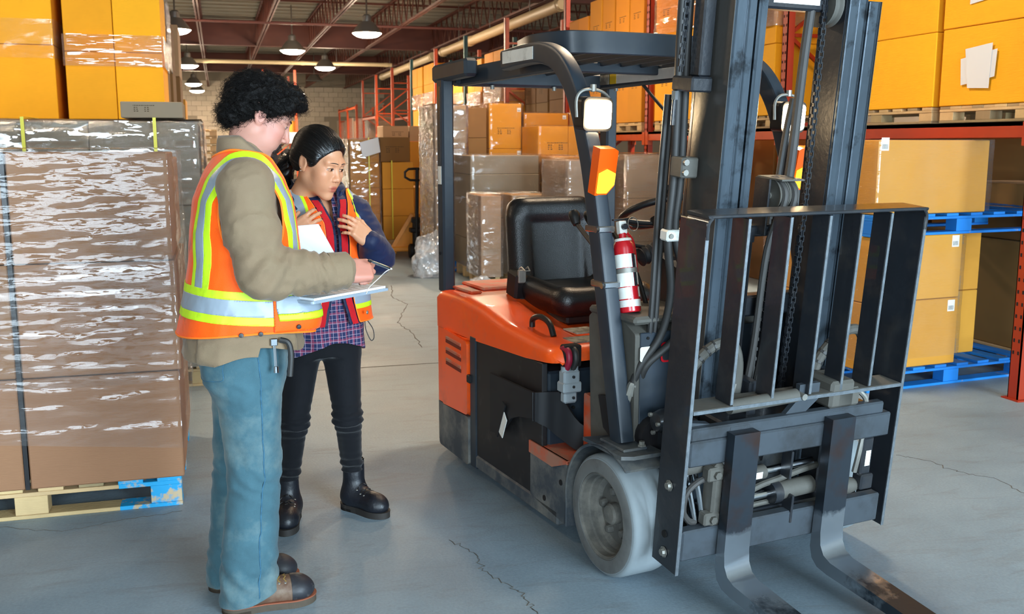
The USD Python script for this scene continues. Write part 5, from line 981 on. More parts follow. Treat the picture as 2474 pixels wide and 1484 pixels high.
ep('lever', bar(hd_ + ad * .05 - FWD_ * .01 - SID_ * .03, hd_ + ad * .055 + SID_ * .05, .016, .006, .002), 'mast_black'); ep('lever', bar(hd_ + ad * .038 + SID_ * .01, hd_ + ad * .02 + SID_ * .045, .014, .006, .002), 'bright_steel')
ep('pull_ring', tube([hd_ + ad * .03 + SID_ * (.045 + .022 * math.cos(a)) + FWD_ * .01 + ad * .026 * math.sin(a) for a in np.linspace(0, 6.28, 20, endpoint=False)], .0018, 6, closed=True), 'zinc'); ep('hose', tube([hd_ + SID_ * .02, ad * (L - .01) + SID_ * .043, ad * (L - .12) + SID_ * .046], .006, 8, smooth=6), 'red_paint')
ep('bracket', join([bar(ad * .15 - FWD_ * .04 - SID_ * .0, ad * .15 - FWD_ * .052, .03, .05, .002), bar(ad * .21 - FWD_ * .036, ad * .21 - FWD_ * .05, .03, .03, .002)]), 'zinc')

# ================================================================== people
def skin(name, c, rough=.5):
    cc = lin(c); M[name] = usdkit.material(stage, '/World/Looks/' + name, {'a': ('attribute', dict(attribute='tint')), 'm': ('mix_color', dict(blend_type='multiply', fac=1.0, a=cc)), 'tc': ('texture_coordinate', {}), 'n': ('noise_texture', dict(scale=140, detail=3)), 'b': ('bump', dict(strength=.4, distance=.0006)),
        'p': ('principled_bsdf', dict(roughness=rough, subsurface_weight=.15, subsurface_scale=.006, subsurface_radius=(1, .35, .2), specular_ior_level=.4))}, [('a.color', 'm.b'), ('m.result', 'p.base_color'), ('tc.object', 'n.vector'), ('n.fac', 'b.height'), ('b.normal', 'p.normal')], surface='p.BSDF')
skin('skin_fair', '#c18b79'); skin('skin_tan', '#c98f6c', .42)
def cloth(name, c, weave=420, bump=.0006, **k): mat(name, c, k.pop('rough', .85), bump=bump, bscale=weave, sheen=.15, spec=.25, **k)
cloth('shirt_khaki', '#836f58', var=.05, vscale=9, dirt='#8a7c62', dscale=7, damount=.3); cloth('vest_orange', '#ff5a08', var=.05, vscale=5, dirt='#7a3a18', dscale=6, damount=.7, dlow=.60, dhigh=.74, rough=.6); mat('stripe_lime', '#c4ea1e', .55, var=.04, vscale=9, dirt='#6f8a2a', dscale=9, damount=.5, dlow=.56); mat('stripe_silver', '#909ca8', .42, metal=.08, var=.06, vscale=9, bump=.0008, bscale=30)
mat('vest_trim', '#ff7a1a', .6); mat('mesh_panel', '#e0690f', .7, bump=.003, bscale=190, var=.3, vscale=180)
cloth('denim', '#41626d', var=.16, vscale=14, dirt='#8d9a94', dscale=3.2, damount=.55, dlow=.46, dhigh=.66, weave=520, bump=.001); mat('denim_seam', '#35627a', .85, var=.3, vscale=60)
cloth('black_denim', '#0b0c11', var=.2, vscale=12); cloth('navy_jacket', '#141e3c', var=.1, vscale=9, rough=.55); cloth('red_lining', '#b3121c', var=.1, vscale=12)
mat('boot_brown', '#5d4232', .6, var=.25, vscale=12, dirt='#8c7a66', dscale=8, damount=.6, dlow=.5, bump=.002, bscale=40); mat('boot_cap', '#24252b', .5, var=.3, vscale=18, dirt='#7c766c', dscale=16, damount=.5, dlow=.56); mat('sole_dark', '#231e1a', .7)
mat('boot_sole', '#4b4034', .8, var=.2, vscale=20); mat('sole_line', '#8a4a30', .75); mat('boot_black', '#11131a', .45, var=.3, vscale=16, bump=.0015, bscale=60); mat('welt_thread', '#8d7038', .7)
mat('hair_black', '#0a0706', .62, spec=.18, bump=.003, bscale=160, var=.4, vscale=40); mat('hair_dark', '#0a0708', .33, spec=.55); mat('beard_brown', '#231510', .7, bump=.003, bscale=220, var=.4, vscale=80)
mat('eye_white', '#b9b2ac', .25); mat('eye_iris', '#140b08', .12); mat('lash', '#0c0807', .6); mat('brow_brown', '#2a1b15', .8)
n = {'tc': ('texture_coordinate', {}), 'p': ('principled_bsdf', dict(roughness=.85)), 'mp': ('mapping', dict(scale=(1, 1, 1), rotation=(0, 0, 0))), 'sx': ('separate_xyz', {})}; L = [('tc.object', 'sx.vector')]
prev = None
for i, (axn, per, wd, colr) in enumerate((('y', .036, .27, '#86344c'), ('z', .036, .27, '#86344c'), ('y', .018, .10, '#b9a4b4'), ('z', .018, .10, '#b9a4b4'))):
    n['d%d' % i] = ('math', dict(math_type='divide', value2=per)); n['f%d' % i] = ('math', dict(math_type='fraction')); n['l%d' % i] = ('math', dict(math_type='less_than', value2=wd)); n['k%d' % i] = ('math', dict(math_type='multiply', value2=.55)); n['m%d' % i] = ('mix_color', dict(a=lin('#151f47'), b=lin(colr)))
    L += [('sx.' + axn, 'd%d.value1' % i), ('d%d.value' % i, 'f%d.value1' % i), ('f%d.value' % i, 'l%d.value1' % i), ('l%d.value' % i, 'k%d.value1' % i), ('k%d.value' % i, 'm%d.fac' % i)]
    if prev: L.append((prev, 'm%d.a' % i))
    prev = 'm%d.result' % i
M['plaid'] = usdkit.material(stage, '/World/Looks/plaid', n, L + [(prev, 'p.base_color')], surface='p.BSDF')

def displace(m, fn): v, f = m; return v + vnormals(m) * fn(v)[:, None], f
def fnoise(v, s, seed=0, o=3): return meshkit.fbm(v * np.asarray(s), o, seed) - .5
def wrinkle(v, s, amp, seed=0, sharp=1.6):
    a = 1 - np.abs(2 * meshkit.fbm(v * np.asarray(s), 3, seed) - 1) * 1.6; return amp * np.sign(a) * np.abs(a) ** sharp
# ---- heads, in a frame facing +x with the ears at x = 0
def head_fn(neck=.056, fem=False, nend=(-.045, 0, -.20)):
    def fn(X, Y, Z):
        Ya = np.abs(Y); E = lambda c, r, R=None: s_ell(X, Ya if c[1] > 0 else Y, Z, c, r, R)
        d = s_ell(X, Y, Z, (-.014, 0, .042), (.099, .075, .09)); d = smin(d, s_ell(X, Y, Z, (.028, 0, -.02), (.066, .062 if not fem else .057, .09)), .03)
        d = smin(d, s_cone(X, Ya, Z, (.0, .052 if not fem else .042, -.05), (.075, .013 if not fem else .010, -.097), .02 if not fem else .017, .015 if not fem else .013), .035); d = smin(d, s_ell(X, Y, Z, (.083, 0, -.096), (.017, .021 if not fem else .017, .017)), .02)
        d = smin(d, s_cone(X, Y, Z, (-.012, 0, -.05), nend, neck, neck * 1.08), .035)
        d = smin(d, E((.060, .041, -.016), (.030, .024, .026)), .02); d = smin(d, E((.058, .033, -.055 if not fem else -.045), (.03, .026 if not fem else .024, .03)), .025)
        d = smin(d, s_cone(X, Ya, Z, (.088, .010, .033), (.076, .042, .034), .012 if not fem else .008, .011), .02); d = smin(d, s_ell(X, Y, Z, (.080, 0, -.055), (.022, .030, .028)), .02)
        d = smax(d, -E((.100, .031, .012), (.015, .017, .0105)), .014)
        d = smin(d, s_cone(X, Y, Z, (.092 if not fem else .087, 0, .024 if not fem else .016), (.112 if not fem else .105, 0, -.020), .0075, .010), .012); d = smin(d, s_ell(X, Y, Z, (.1145 if not fem else .1065, 0, -.026 if not fem else -.0235), (.0115, .0105 if not fem else .0115, .0095)), .008); d = smin(d, E((.104 if not fem else .099, .0125 if not fem else .0128, -.031 if not fem else -.028), (.010, .0075, .007)), .006); d = smax(d, -E((.1085 if not fem else .103, .006, -.0395 if not fem else -.036), (.004, .0035, .004)), .003)
        d = smin(d, E((.0785, .031, .011), (.0135, .0155, .0125)), .005)
        d = smin(d, s_ell(X, Y, Z, (.0985, 0, -.0575), (.0085 if not fem else .0085, .022, .0055 if not fem else .006)), .006); d = smin(d, s_ell(X, Y, Z, (.0965, 0, -.0685), (.0095 if not fem else .0095, .0185, .0065 if not fem else .007)), .006); d = smax(d, -s_ell(X, Y, Z, (.109, 0, -.0628), (.007, .021, .0010)), .004)
        Re = RY(-14) @ np.eye(3); e = s_ell(X, Ya, Z, (-.010, .0775, .002), (.019, .0075, .032), Re); e = smin(e, s_ell(X, Ya, Z, (-.003, .073, -.024), (.009, .005, .010)), .006); e = smax(e, -s_ell(X, Ya, Z, (-.007, .0855, .004), (.011, .0055, .020), Re), .005); e = smin(e, s_cone(X, Ya, Z, (.004, .074, -.006), (.004, .075, .004), .004, .004), .004)
        return smin(d, e, .006)
    return fn
def head_mesh(fn, h=.0026): return surface_nets(fn, (-.125, -.092, -.19), (.132, .092, .14), h)
def head_tint(v, fem):
    t = np.ones((len(v), 3)); g = lambda c, r: np.exp(-(((v - np.array(c)) / np.array(r)) ** 2).sum(1))
    lips = np.clip(1.9 * (g((.100, 0, -.0575), (.02, .018, .0060)) + g((.098, 0, -.0685), (.02, .016, .0062))), 0, 1) ** 1.5; t *= 1 - lips[:, None] * np.array([.16, .42, .36] if not fem else [.36, .64, .56])
    ya = v.copy(); ya[:, 1] = np.abs(v[:, 1]); ga = lambda c, r: np.exp(-(((ya - np.array(c)) / np.array(r)) ** 2).sum(1))
    ch = ga((.06, .05, -.025), (.04, .03, .03)) + .6 * g((.115, 0, -.025), (.015, .015, .015)) + .8 * ga((-.01, .08, .0), (.03, .02, .03)); t *= 1 - np.clip(ch, 0, 1)[:, None] * (np.array([.02, .20, .18]) if not fem else np.array([.02, .08, .09]))
    return t
def head_extras(root, X, fn, fem, eyes=(-1, 1), browc='brow_brown', down=.35, es=1.0):
    """Eyes, lashes and brows as children; X maps head points to the person's frame."""
    def surf(y, z): 
        xs = np.linspace(.13, .04, 260, dtype=np.float32); d = fn(xs, np.full_like(xs, y), np.full_like(xs, z)); k = np.argmax(d < 0); return xs[k]
    for s in eyes:
        c = np.array([.0785, s * .031, .0105]); up = lambda a: es * (.0058 * np.sin(a) - .0015); lo_ = lambda a: es * (-.0036 * np.sin(a) - .0022); aa = np.linspace(0, np.pi, 15); yy = -np.cos(aa) * .0135 * es
        def onb(y, z, e=.0004): q = np.array([np.interp(y, [-1, 1], [0, 0]), y, z]); x = surf(c[1] + y, c[2] + z); return np.array([x + e, c[1] + y, c[2] + z])
        U = np.array([onb(y, up(a) * (1 - down)) for y, a in zip(yy, aa)]); Lw = np.array([onb(y, lo_(a)) for y, a in zip(yy, aa)]); k = len(aa)
        V = np.vstack([U, Lw]); F = np.array([q for i in range(k - 1) for q in ((i, k + i, i + 1), (i + 1, k + i, k + i + 1))])
        ey = part(root, 'eye', X((V, F)), 'eye_white', smooth=True)
        gz = .0035 if fem else .001; th = np.linspace(0, 2 * np.pi, 18, endpoint=False); I = []
        for a in th:
            y, z = s * 0 + gz + .0066 * es * math.cos(a), -.0012 + .0062 * math.sin(a); t_ = np.clip((y / es + .0135) / .027, 0, 1); av = np.arccos(np.clip(1 - 2 * t_, -1, 1)); I.append(onb(y, np.clip(z, lo_(av), up(av) * (1 - down)), .0009))
        I = np.array(I); part(ey, 'iris', X((np.vstack([I, I.mean(0) + [.0016, 0, 0]]), np.array([(i, (i + 1) % 18, 18) for i in range(18)]))), 'eye_iris', smooth=True)
        part(ey, 'eyelash', X(tube(U + np.array([.0006, 0, .0003]), [.0004, .0011, .0013 if fem else .0009, .0012, .0005], 6)), 'lash'); part(ey, 'lower_lash', X(tube(Lw, .0004, 5)), 'lash')
        by = np.linspace(.010, .045, 9); bz = .031 + .0055 * np.sin(np.linspace(.68, 2.55, 9)) - (.0 if fem else .002); B = np.array([[surf(s * y, z) + .0003, s * y, z] for y, z in zip(by, bz)])
        part(root, 'eyebrow', X(tube(B, [.0014, .0030 if not fem else .0017, .0028 if not fem else .0016, .0005], 8, smooth=3)), browc)
# ---- hands: wrist at the origin, fingers along +x, thumb towards +y, back of the hand +z
def hand_fn(curl, spread=0.0, thumb=((.03, .036, -.004), (.062, .056, -.016), (.088, .056, -.026)), scale=1.0):
    chains = []
    for i, (y, L, r) in enumerate(((.030, .072, .0096), (.0105, .080, .0098), (-.009, .074, .0093), (-.027, .058, .0082))):
        p = np.array([.092 - .006 * abs(i - 1), y, .002]); a = 0; pts = [p - [.03, 0, 0], p]; yaw = spread * (1.2 - i)
        for seg, c in zip((.46, .31, .25), curl[i]):
            a += math.radians(c); p = p + L * seg * np.array([math.cos(a) * math.cos(yaw), math.sin(yaw) * math.cos(a), -math.sin(a)]); pts.append(p)
        chains.append((pts, r))
    def fn(X, Y, Z):
        X, Y, Z = X / scale, Y / scale, Z / scale
        d = s_box(X, Y, Z, (.052, .001, 0), (.048, .041, .0145), .0135); d = smin(d, s_ell(X, Y, Z, (.032, .026, -.008), (.034, .02, .016)), .014); d = smin(d, s_ell(X, Y, Z, (.04, -.026, -.006), (.04, .016, .015)), .012); d = smin(d, s_cone(X, Y, Z, (-.06, 0, 0), (.012, 0, 0), .027, .026), .02)
        for pts, r in chains:
            f = None
            for k in range(len(pts) - 1): g = s_cone(X, Y, Z, pts[k], pts[k + 1], r * (1.04 - .07 * k), r * (1.0 - .07 * k)); f = g if f is None else smin(f, g, .003)
            d = smin(d, f, .006)
        t = s_cone(X, Y, Z, thumb[0], thumb[1], .0125, .0105); t = smin(t, s_cone(X, Y, Z, thumb[1], thumb[2], .0105, .0085), .004)
        return smin(d, t, .010) * scale
    tips = [(c[0][-1], c[0][-2], c[1]) for c in chains]
    return fn, tips
def hand(root_pts, R, curl, mirror=False, scale=1.0, h=.0026, **k):
    fn, tips = hand_fn(curl, scale=scale, **k); m = surface_nets(fn, (-.065 * scale, -.065 * scale, -.105 * scale), (.185 * scale, .075 * scale, .035 * scale), h * scale)
    v, f = m; nails = []
    for t, b, r in tips:
        d = (t - b) / np.linalg.norm(t - b); up = np.cross(d, [0, 1, 0]); up *= np.sign(up[2]) if abs(up[2]) > .05 else 1; up = np.cross([0, 1, 0], d) * -1; nails.append(cbox((t + d * .0005 + up * r * .84) * scale, np.array([.0042, .0038, .0008]) * scale, .0008, np.stack([d, [0, 1, 0], np.cross(d, [0, 1, 0])], 1)))
    nl = join(nails)
    if mirror: v = v * [1, -1, 1]; f = f[:, ::-1]; nl = (nl[0] * [1, -1, 1], nl[1][:, ::-1])
    return (v @ R.T + root_pts, f), (nl[0] @ R.T + root_pts, nl[1])
def axes_of(d, back):
    """Hand axes from the finger direction and the direction the back of the hand faces."""
    d = np.array(d, float); d /= np.linalg.norm(d); b = np.array(back, float); b -= d * (b @ d); b /= np.linalg.norm(b); return np.stack([d, np.cross(b, d), b], 1)
def curves(par, name, P, w0, w1, m):
    """P: strands x points x 3."""
    n_, k = P.shape[:2]; c = UsdGeom.BasisCurves.Define(stage, _path(par, name)); c.CreateTypeAttr('cubic'); c.CreateBasisAttr('catmullRom')
    c.CreateCurveVertexCountsAttr(Vt.IntArray.FromNumpy(np.full(n_, k, np.int32))); c.CreatePointsAttr(Vt.Vec3fArray.FromNumpy(P.reshape(-1, 3).astype(np.float32))); c.CreateWidthsAttr(Vt.FloatArray.FromNumpy(np.tile(np.linspace(w0, w1, k), n_).astype(np.float32))); c.SetWidthsInterpolation('vertex')
    UsdShade.MaterialBindingAPI.Apply(c.GetPrim()).Bind(M[m]); c.GetPrim().SetCustomDataByKey('kind', 'stuff')
def weld_body(parts):
    import manifold3d as m3
    out = None
    try:
        for v, f in parts:
            b = m3.Manifold(m3.Mesh(np.asarray(v, np.float32), np.asarray(f, np.uint32)))
            if b.is_empty() or b.status() != m3.Error.NoError: return join(parts)
            out = b if out is None else out + b
        q = out.to_mesh(); return np.array(q.vert_properties[:, :3], float), np.array(q.tri_verts, int)
    except Exception: return join(parts)
def limbs(chains, h=.014):
    """A plain body core under the clothes: chains of (points, radii)."""
    P = np.array([p for c in chains for p in c[0]]); lo, hi = P.min(0) - .15, P.max(0) + .15
    def fn(X, Y, Z):
        d = None
        for pts, rs in chains:
            for a, b, ra, rb in zip(pts[:-1], pts[1:], rs[:-1], rs[1:]):
                g = s_cone(X, Y, Z, a, b, ra, rb); d = g if d is None else smin(d, g, .03)
        return d
    return surface_nets(fn, lo, hi, h)
def boot(root, foot, yaw, L, mats, name, capx=None, hgt=.15, wid=.052, lace='lash'):
    """Lace-up boot; foot = ankle point on the ground line, toe along +x turned by yaw."""
    A, Bm, Cs = mats; hl = -.29 * L; R = RZ(yaw); T = lambda m: (m[0] @ R.T + np.array(foot), m[1]); tx = hl + L
    def up(X, Y, Z):
        d = s_cone(X, Y, Z, (hl + .062, 0, .07), (hl + .062, 0, hgt), .047, .046); d = smin(d, s_cone(X, Y, Z, (hl + .06, 0, .055), (tx - .07, 0, .048), .05, .048), .05); d = smin(d, s_ell(X, Y, Z, (tx - .058, 0, .046), (.054, wid - .004, .036)), .03); return smax(d, .022 - Z, .006)
    m = surface_nets(up, (hl - .02, -.08, .0), (tx + .02, .08, hgt + .07), .006); v = m[0]; m = displace(m, lambda v: .0018 * fnoise(v, 38, 3) + .0025 * wrinkle(v, (30, 12, 30), 1, 4) * np.exp(-((v[:, 0] - (tx - .11)) / .03) ** 2))
    b = part(root, name, T(clip(m, hgt - m[0][:, 2])), A, smooth=True)
    if capx is not None:
        c = clip(m, m[0][:, 0] - (tx - capx)); part(b, 'toe_cap', T(offset(c, .0016)), Bm, smooth=True)
    a = np.linspace(0, 2 * np.pi, 40, endpoint=False); prof = np.array([[hl + .047 + (L / 2) * (1 + math.cos(t)) * 0, 0] for t in a])
    o = Polygon([(hl + .05, -.047), (hl + L * .45, -.043), (tx - .075, -wid), (tx - .075, wid), (hl + L * .45, .043), (hl + .05, .047)]).union(Point(hl + .05, 0).buffer(.048)).union(affinity.scale(Point(tx - .075, 0).buffer(1), .075, wid)).buffer(.004)
    so = part(b, 'sole', T(join([prism(o, (.0, .024)), prism(o.intersection(sbox(hl - .1, -.2, hl + .09, .2)), (0.0, .012))])), Cs[0], smooth=False); part(so, 'welt', T(prism(o.buffer(.0015), (.0235, .028))), Cs[1], smooth=False)
    def ztop(x, y):
        zs = np.linspace(.30, .02, 220, dtype=np.float32); q = up(np.full_like(zs, x), np.full_like(zs, y), zs); return float(min(zs[np.argmax(q < 0)], hgt)) + .0015
    for k in range(6):
        xx = tx - .105 - .021 * k; part(b, 'lace', T(tube([(xx + .004 * (-1) ** j, y, ztop(xx, y)) for j, y in enumerate((-.030, -.018, -.006, .006, .018, .030))], .0026, 6, smooth=2)), lace)
        for y in (-.032, .032): part(b, 'eyelet', T(lathe([(0, .002), (.004, .0015), (.005, 0), (0, -.002)], 10, (xx, y, ztop(xx, y)), (0, y * 12, 1))), 'zinc')
    xx = tx - .235 if hgt > .2 else tx - .185; zz = ztop(xx, 0)
    for s in (-1, 1): part(b, 'lace_bow', T(tube([(xx + .01, 0, zz), (xx + .03, s * .02, zz + .008), (xx + .025, s * .042, zz - .012), (xx + .005, s * .02, zz - .002), (xx + .02, s * .012, zz - .015), (xx + .04, s * .03, zz - .035)], .0024, 6, smooth=5)), lace)
    return b
def band_part(root, name, base, scal, d, m):
    q = base
    for s in scal: q = clip(q, s(q[0]))
    if len(q[1]) == 0: return None
    return part(root, name, solidify(offset(q, d), d * .9), m, smooth=True)

# ------------------------------------------------------------------ the man with the clipboard
MO, MR = np.array([.09, 3.44, 0]), 3.0
man = thing('person', 'person with dark curly hair, orange safety vest, khaki shirt and blue jeans, writing on clipboard', 'person', MO, MR)
HRm = RZ(5) @ RY(29); hfm = head_fn(.058, nend=tuple(HRm.T @ np.array([-.055, 0, -.165]))); HPm = np.array([.045, .0, 1.667]); Xm = lambda m: (m[0] @ HRm.T + HPm, m[1])
hm = head_mesh(hfm); tint_h = head_tint(hm[0], False); hmw = Xm(hm)
sh_r, el_r, wr_r = np.array([-.02, -.205, 1.45]), np.array([.02, -.25, 1.175]), np.array([.27, -.21, 1.172]); sh_l, el_l, wr_l = np.array([-.02, .205, 1.45]), np.array([.03, .27, 1.20]), np.array([.25, .10, 1.10])
RH = axes_of((.93, .20, -.05), (.10, -.72, .62)); h1, n1 = hand(wr_r + np.array([.005, .0, .0]), RH, ((28, 55, 35), (48, 70, 45), (56, 74, 45), (60, 72, 45)), scale=1.0, thumb=((.03, .036, -.006), (.064, .050, -.020), (.098, .040, -.030)))
LH = axes_of((.95, -.25, .02), (.05, .1, -1)); h2, n2 = hand(wr_l, LH, ((14, 12, 8),) * 4, mirror=True, thumb=((.03, .036, .0), (.055, .062, .006), (.075, .072, .010)), h=.004)
core = limbs([([(0, 0, .92), (-.01, 0, 1.15), (-.015, 0, 1.42)], [.12, .115, .10]), ([(-.015, 0, 1.42), (.0, 0, 1.52)], [.09, .055]), ([(-.02, -.12, 1.45), sh_r, el_r, wr_r + np.array([-.03, 0, 0])], [.06, .052, .042, .03]), ([(-.02, .12, 1.45), sh_l, el_l, wr_l + np.array([-.02, 0.01, 0])], [.06, .052, .042, .03]), ([(-.03, -.09, .9), (-.025, -.1, .5), (-.075, -.10, .08)], [.085, .055, .045]), ([(-.03, .09, .9), (-.045, .1, .5), (-.11, .10, .08)], [.085, .055, .045])])
body = weld_body([hmw, h1, h2, core]); hl_ = (body[0] - HPm) @ HRm; tb = head_tint(hl_, False); far = np.linalg.norm(hl_, axis=1) > .2; tb[far] = 1; kn = np.linalg.norm(body[0] - (wr_r + [.09, .01, 0]), axis=1); tb[kn < .07] *= np.array([1.0, .86, .84])
part(man, 'body', body, 'skin_fair', smooth=True, col=tb)
part(man, 'fingernail', join([n1, n2]), 'skin_fair', col=np.tile([1.05, 1.0, .98], (len(n1[0]) + len(n2[0]), 1)))
head_extras(man, Xm, hfm, False, down=.55)
# hair
def hairm(X, Y, Z):
    d = s_ell(X, Y, Z, (-.020, 0, .055), (.100, .086, .082)); d = smin(d, s_ell(X, Y, Z, (.045, -.02, .085), (.062, .06, .045)), .03); d = smin(d, s_ell(X, Y, Z, (.070, .0, .098), (.036, .055, .026)), .025); d = smin(d, s_ell(X, Y, Z, (-.068, 0, .0), (.044, .078, .065)), .03); d = smin(d, s_ell(X, Y, Z, (-.078, 0, -.045), (.030, .055, .032)), .025)
    d = smin(d, s_ell(X, np.abs(Y), Z, (.035, .074, .050), (.034, .018, .030)), .02)
    d = smax(d, -s_ell(X, Y, Z, (.100, 0, -.022), (.094, .125, .112)), .015); d = smax(d, -s_ell(X, np.abs(Y), Z, (.0, .095, -.008), (.034, .037, .040)), .012); return smax(d, -s_ell(X, Y, Z, (.0, 0, -.115), (.12, .07, .07)), .02)
hr = surface_nets(hairm, (-.17, -.14, -.11), (.17, .14, .19), .005); cl_ = lambda v: .024 * fnoise(v, 30, 5, 2) + .013 * (1 - np.abs(2 * meshkit.fbm(v * 62, 2, 7) - 1) * 2); hd = displace(hr, cl_); part(man, 'hair', Xm(hd), 'hair_black', smooth=True)
nh = vnormals(hd); r_ = np.random.default_rng(3); pk = r_.integers(0, len(hd[0]), 5200); t_ = np.linspace(0, 1, 12); S = []
for i in pk:
    p, nn_ = hd[0][i], nh[i]; a = np.cross(nn_, r_.normal(size=3)); a /= np.linalg.norm(a); b = np.cross(nn_, a); rad = r_.uniform(.004, .010); tw = r_.uniform(4, 9) * r_.choice([-1, 1]); ln_ = r_.uniform(.012, .034); ph = r_.uniform(0, 6.28); dr = nn_ * r_.uniform(.35, .9) + a * r_.uniform(-.8, .8) + np.array([-.1, 0, -.35])
    S.append(p - nn_ * .004 + dr * (t_ * ln_)[:, None] + rad * (np.sin(tw * t_ + ph)[:, None] * a + (np.cos(tw * t_ + ph) - np.cos(ph))[:, None] * b) * np.minimum(t_ * 4, 1)[:, None])
S = np.array(S); curves(man, 'hair_curl', (S.reshape(-1, 3) @ HRm.T + HPm).reshape(S.shape), .0011, .0003, 'hair_black')
# beard: chin tuft and moustache grown from the face surface
v = hm[0]; ya_ = np.abs(v[:, 1]); bz = v[:, 2]
chin_s = np.minimum(np.minimum(-.071 - bz + .006 * fnoise(v, 90, 2) * 2, v[:, 0] - .012 + .6 * np.clip(-.09 - bz, 0, .1)), .038 - ya_); mou = np.minimum(np.minimum(.0065 - np.abs(bz + .0495 + .25 * np.maximum(ya_ - .012, 0)), v[:, 0] - .072), .031 - ya_); lnk = np.minimum(.006 - np.abs(ya_ - .0285), np.minimum(-.05 - bz, bz + .085)) + 0 * v[:, 0]; lnk = np.minimum(lnk, v[:, 0] - .06)
for nm, bs in (('beard', np.maximum(chin_s, lnk)), ('moustache', mou)):
    bm = clip(hm, bs); bt = np.clip(1.2 * np.interp(bm[0][:, 2], [-.12, -.085, -.06, -.045], [1, .75, .45, .4]), 0, 1); bm = (bm[0] + vnormals(bm) * (.0022 + .010 * bt * (bm[0][:, 2] < -.08) + .0025 * meshkit.fbm(bm[0] * 160, 2, 1))[:, None] + np.array([.006, 0, -.010]) * (bt * (bm[0][:, 2] < -.085))[:, None], bm[1])
    part(man, nm, Xm(solidify(bm, .006)), 'beard_brown', smooth=True)
# shirt
tz = [.86, .94, 1.0, 1.1, 1.2, 1.3, 1.4, 1.47, 1.52, 1.56, 1.60, 1.64]; tcx = [-.035, -.035, -.03, -.025, -.02, -.02, -.018, -.014, -.010, -.006, -.004, 0]; trx = [.225, .213, .203, .185, .175, .168, .152, .125, .098, .080, .070, .066]; try_ = [.235, .235, .232, .222, .222, .226, .222, .19, .135, .095, .076, .07]
def torso_m(X, Y, Z, inf=0.0): return s_loft(X, Y, Z, tz, tcx, [0] * 12, trx, try_) - inf
def sleeve(X, Y, Z, sh, el, wr, r=(.084, .078, .072, .060, .056)):
    m_ = (sh + el) / 2 + np.array([-.012, 0, 0]); q = el + (wr - el) * .5; d = smin(s_cone(X, Y, Z, sh, m_, r[0], r[1]), s_cone(X, Y, Z, m_, el, r[1], r[2]), .03); return smin(d, smin(s_cone(X, Y, Z, el, q, r[2], r[3] + .004), s_cone(X, Y, Z, q, wr, r[3] + .003, r[4]), .02), .035)
def shirt_fn(X, Y, Z):
    d = torso_m(X, Y, Z, -.016); d = smin(d, sleeve(X, Y, Z, sh_r, el_r, wr_r - np.array([.012, 0, 0])), .04); return smin(d, sleeve(X, Y, Z, sh_l, el_l, wr_l - np.array([.02, 0, 0])), .04)
shm = surface_nets(shirt_fn, (-.30, -.37, .84), (.33, .38, 1.60), .0085)
def fold(v):
    de = np.linalg.norm((v - (el_r + [.03, 0, .02])) * [1, .7, 1], axis=1); s = (v[:, 0] * .8 - v[:, 2] * .6); w = .006 * np.exp(-(de / .10) ** 2) * np.sin(s * 120 + 4 * fnoise(v, 9, 4)) 
    w += .005 * np.exp(-((v[:, 0] - .20) / .05) ** 2) * (v[:, 2] < 1.3) * (np.abs(v[:, 1]) > .14) * np.sin(v[:, 0] * 190 + v[:, 2] * 60 + 5 * fnoise(v, 14, 6)); return w + .016 * fnoise(v, (9, 9, 7), 2) + .007 * fnoise(v, 24, 8) + .009 * wrinkle(v, (6, 9, 12), 1, 3) * (np.abs(v[:, 1]) > .15) + .006 * np.exp(-((v[:, 0] - .12) / .09) ** 2) * wrinkle(v, (16, 12, 9), 1, 5) * (v[:, 2] < 1.26) * (np.abs(v[:, 1]) > .14)
shm = displace(shm, fold); v = shm[0]; hem = v[:, 2] - (.905 + .03 * np.sin(3 * np.arctan2(v[:, 1], v[:, 0] + .03)) - .03 * (v[:, 0] < 0) + .035 * np.clip(v[:, 0] / .2, 0, 1)); nk = np.hypot(v[:, 0] - 0, v[:, 1]) - .068 + 10 * (v[:, 2] < 1.50)
sp = part(man, 'shirt', solidify(clip(clip(shm, hem), (nk)[:, ] if False else hem[:0] if False else np.hypot(clip(shm, hem)[0][:, 0], clip(shm, hem)[0][:, 1]) - .066 + 10 * (clip(shm, hem)[0][:, 2] < 1.52)), .003), 'shirt_khaki', smooth=True)
cf = lathe([(.056, -.035), (.060, -.033), (.061, .03), (.057, .036), (.050, .034), (.049, -.03)], 36, wr_r - np.array([.015, 0, 0]), wr_r - el_r, close=True); part(sp, 'cuff', displace(cf, lambda v: .003 * fnoise(v, 25, 3)), 'shirt_khaki', smooth=40); part(sp, 'cuff_button', cyl(wr_r + np.array([-.07, -.052, -.038]), wr_r + np.array([-.07, -.057, -.040]), .006, 12), 'boot_brown')
a = np.linspace(-.80 * np.pi, .80 * np.pi, 60) + np.pi; cz = np.linspace(0, 1, 7)[:, None]; rr_ = .068 + .022 * np.sin(cz * 1.57); ca = np.cos(a)[None]; cx_ = .002 + rr_ * ca * 1.05 + .06 * np.clip(ca, 0, 1) * cz ** 1 * .5; cy_ = rr_ * np.sin(a)[None] * 1.0; czz = 1.520 + .085 * np.sin(np.clip(cz * 3.0, 0, 2.6)) - .045 * np.clip(cz - .5, 0, 1) - .080 * np.clip(ca + .30, 0, 1.3) + 0 * a; V = np.stack([cx_ + 0 * czz, cy_ + 0 * czz, czz], -1).reshape(-1, 3); i_ = (np.arange(6)[:, None] * 60 + np.arange(59)).ravel(); col_ = (V, np.vstack([np.c_[i_, i_ + 1, i_ + 61], np.c_[i_, i_ + 61, i_ + 60]])); col_ = displace(col_, lambda v: .004 * fnoise(v, 18, 9)); part(sp, 'collar', solidify(col_, .003), 'shirt_khaki', smooth=True)
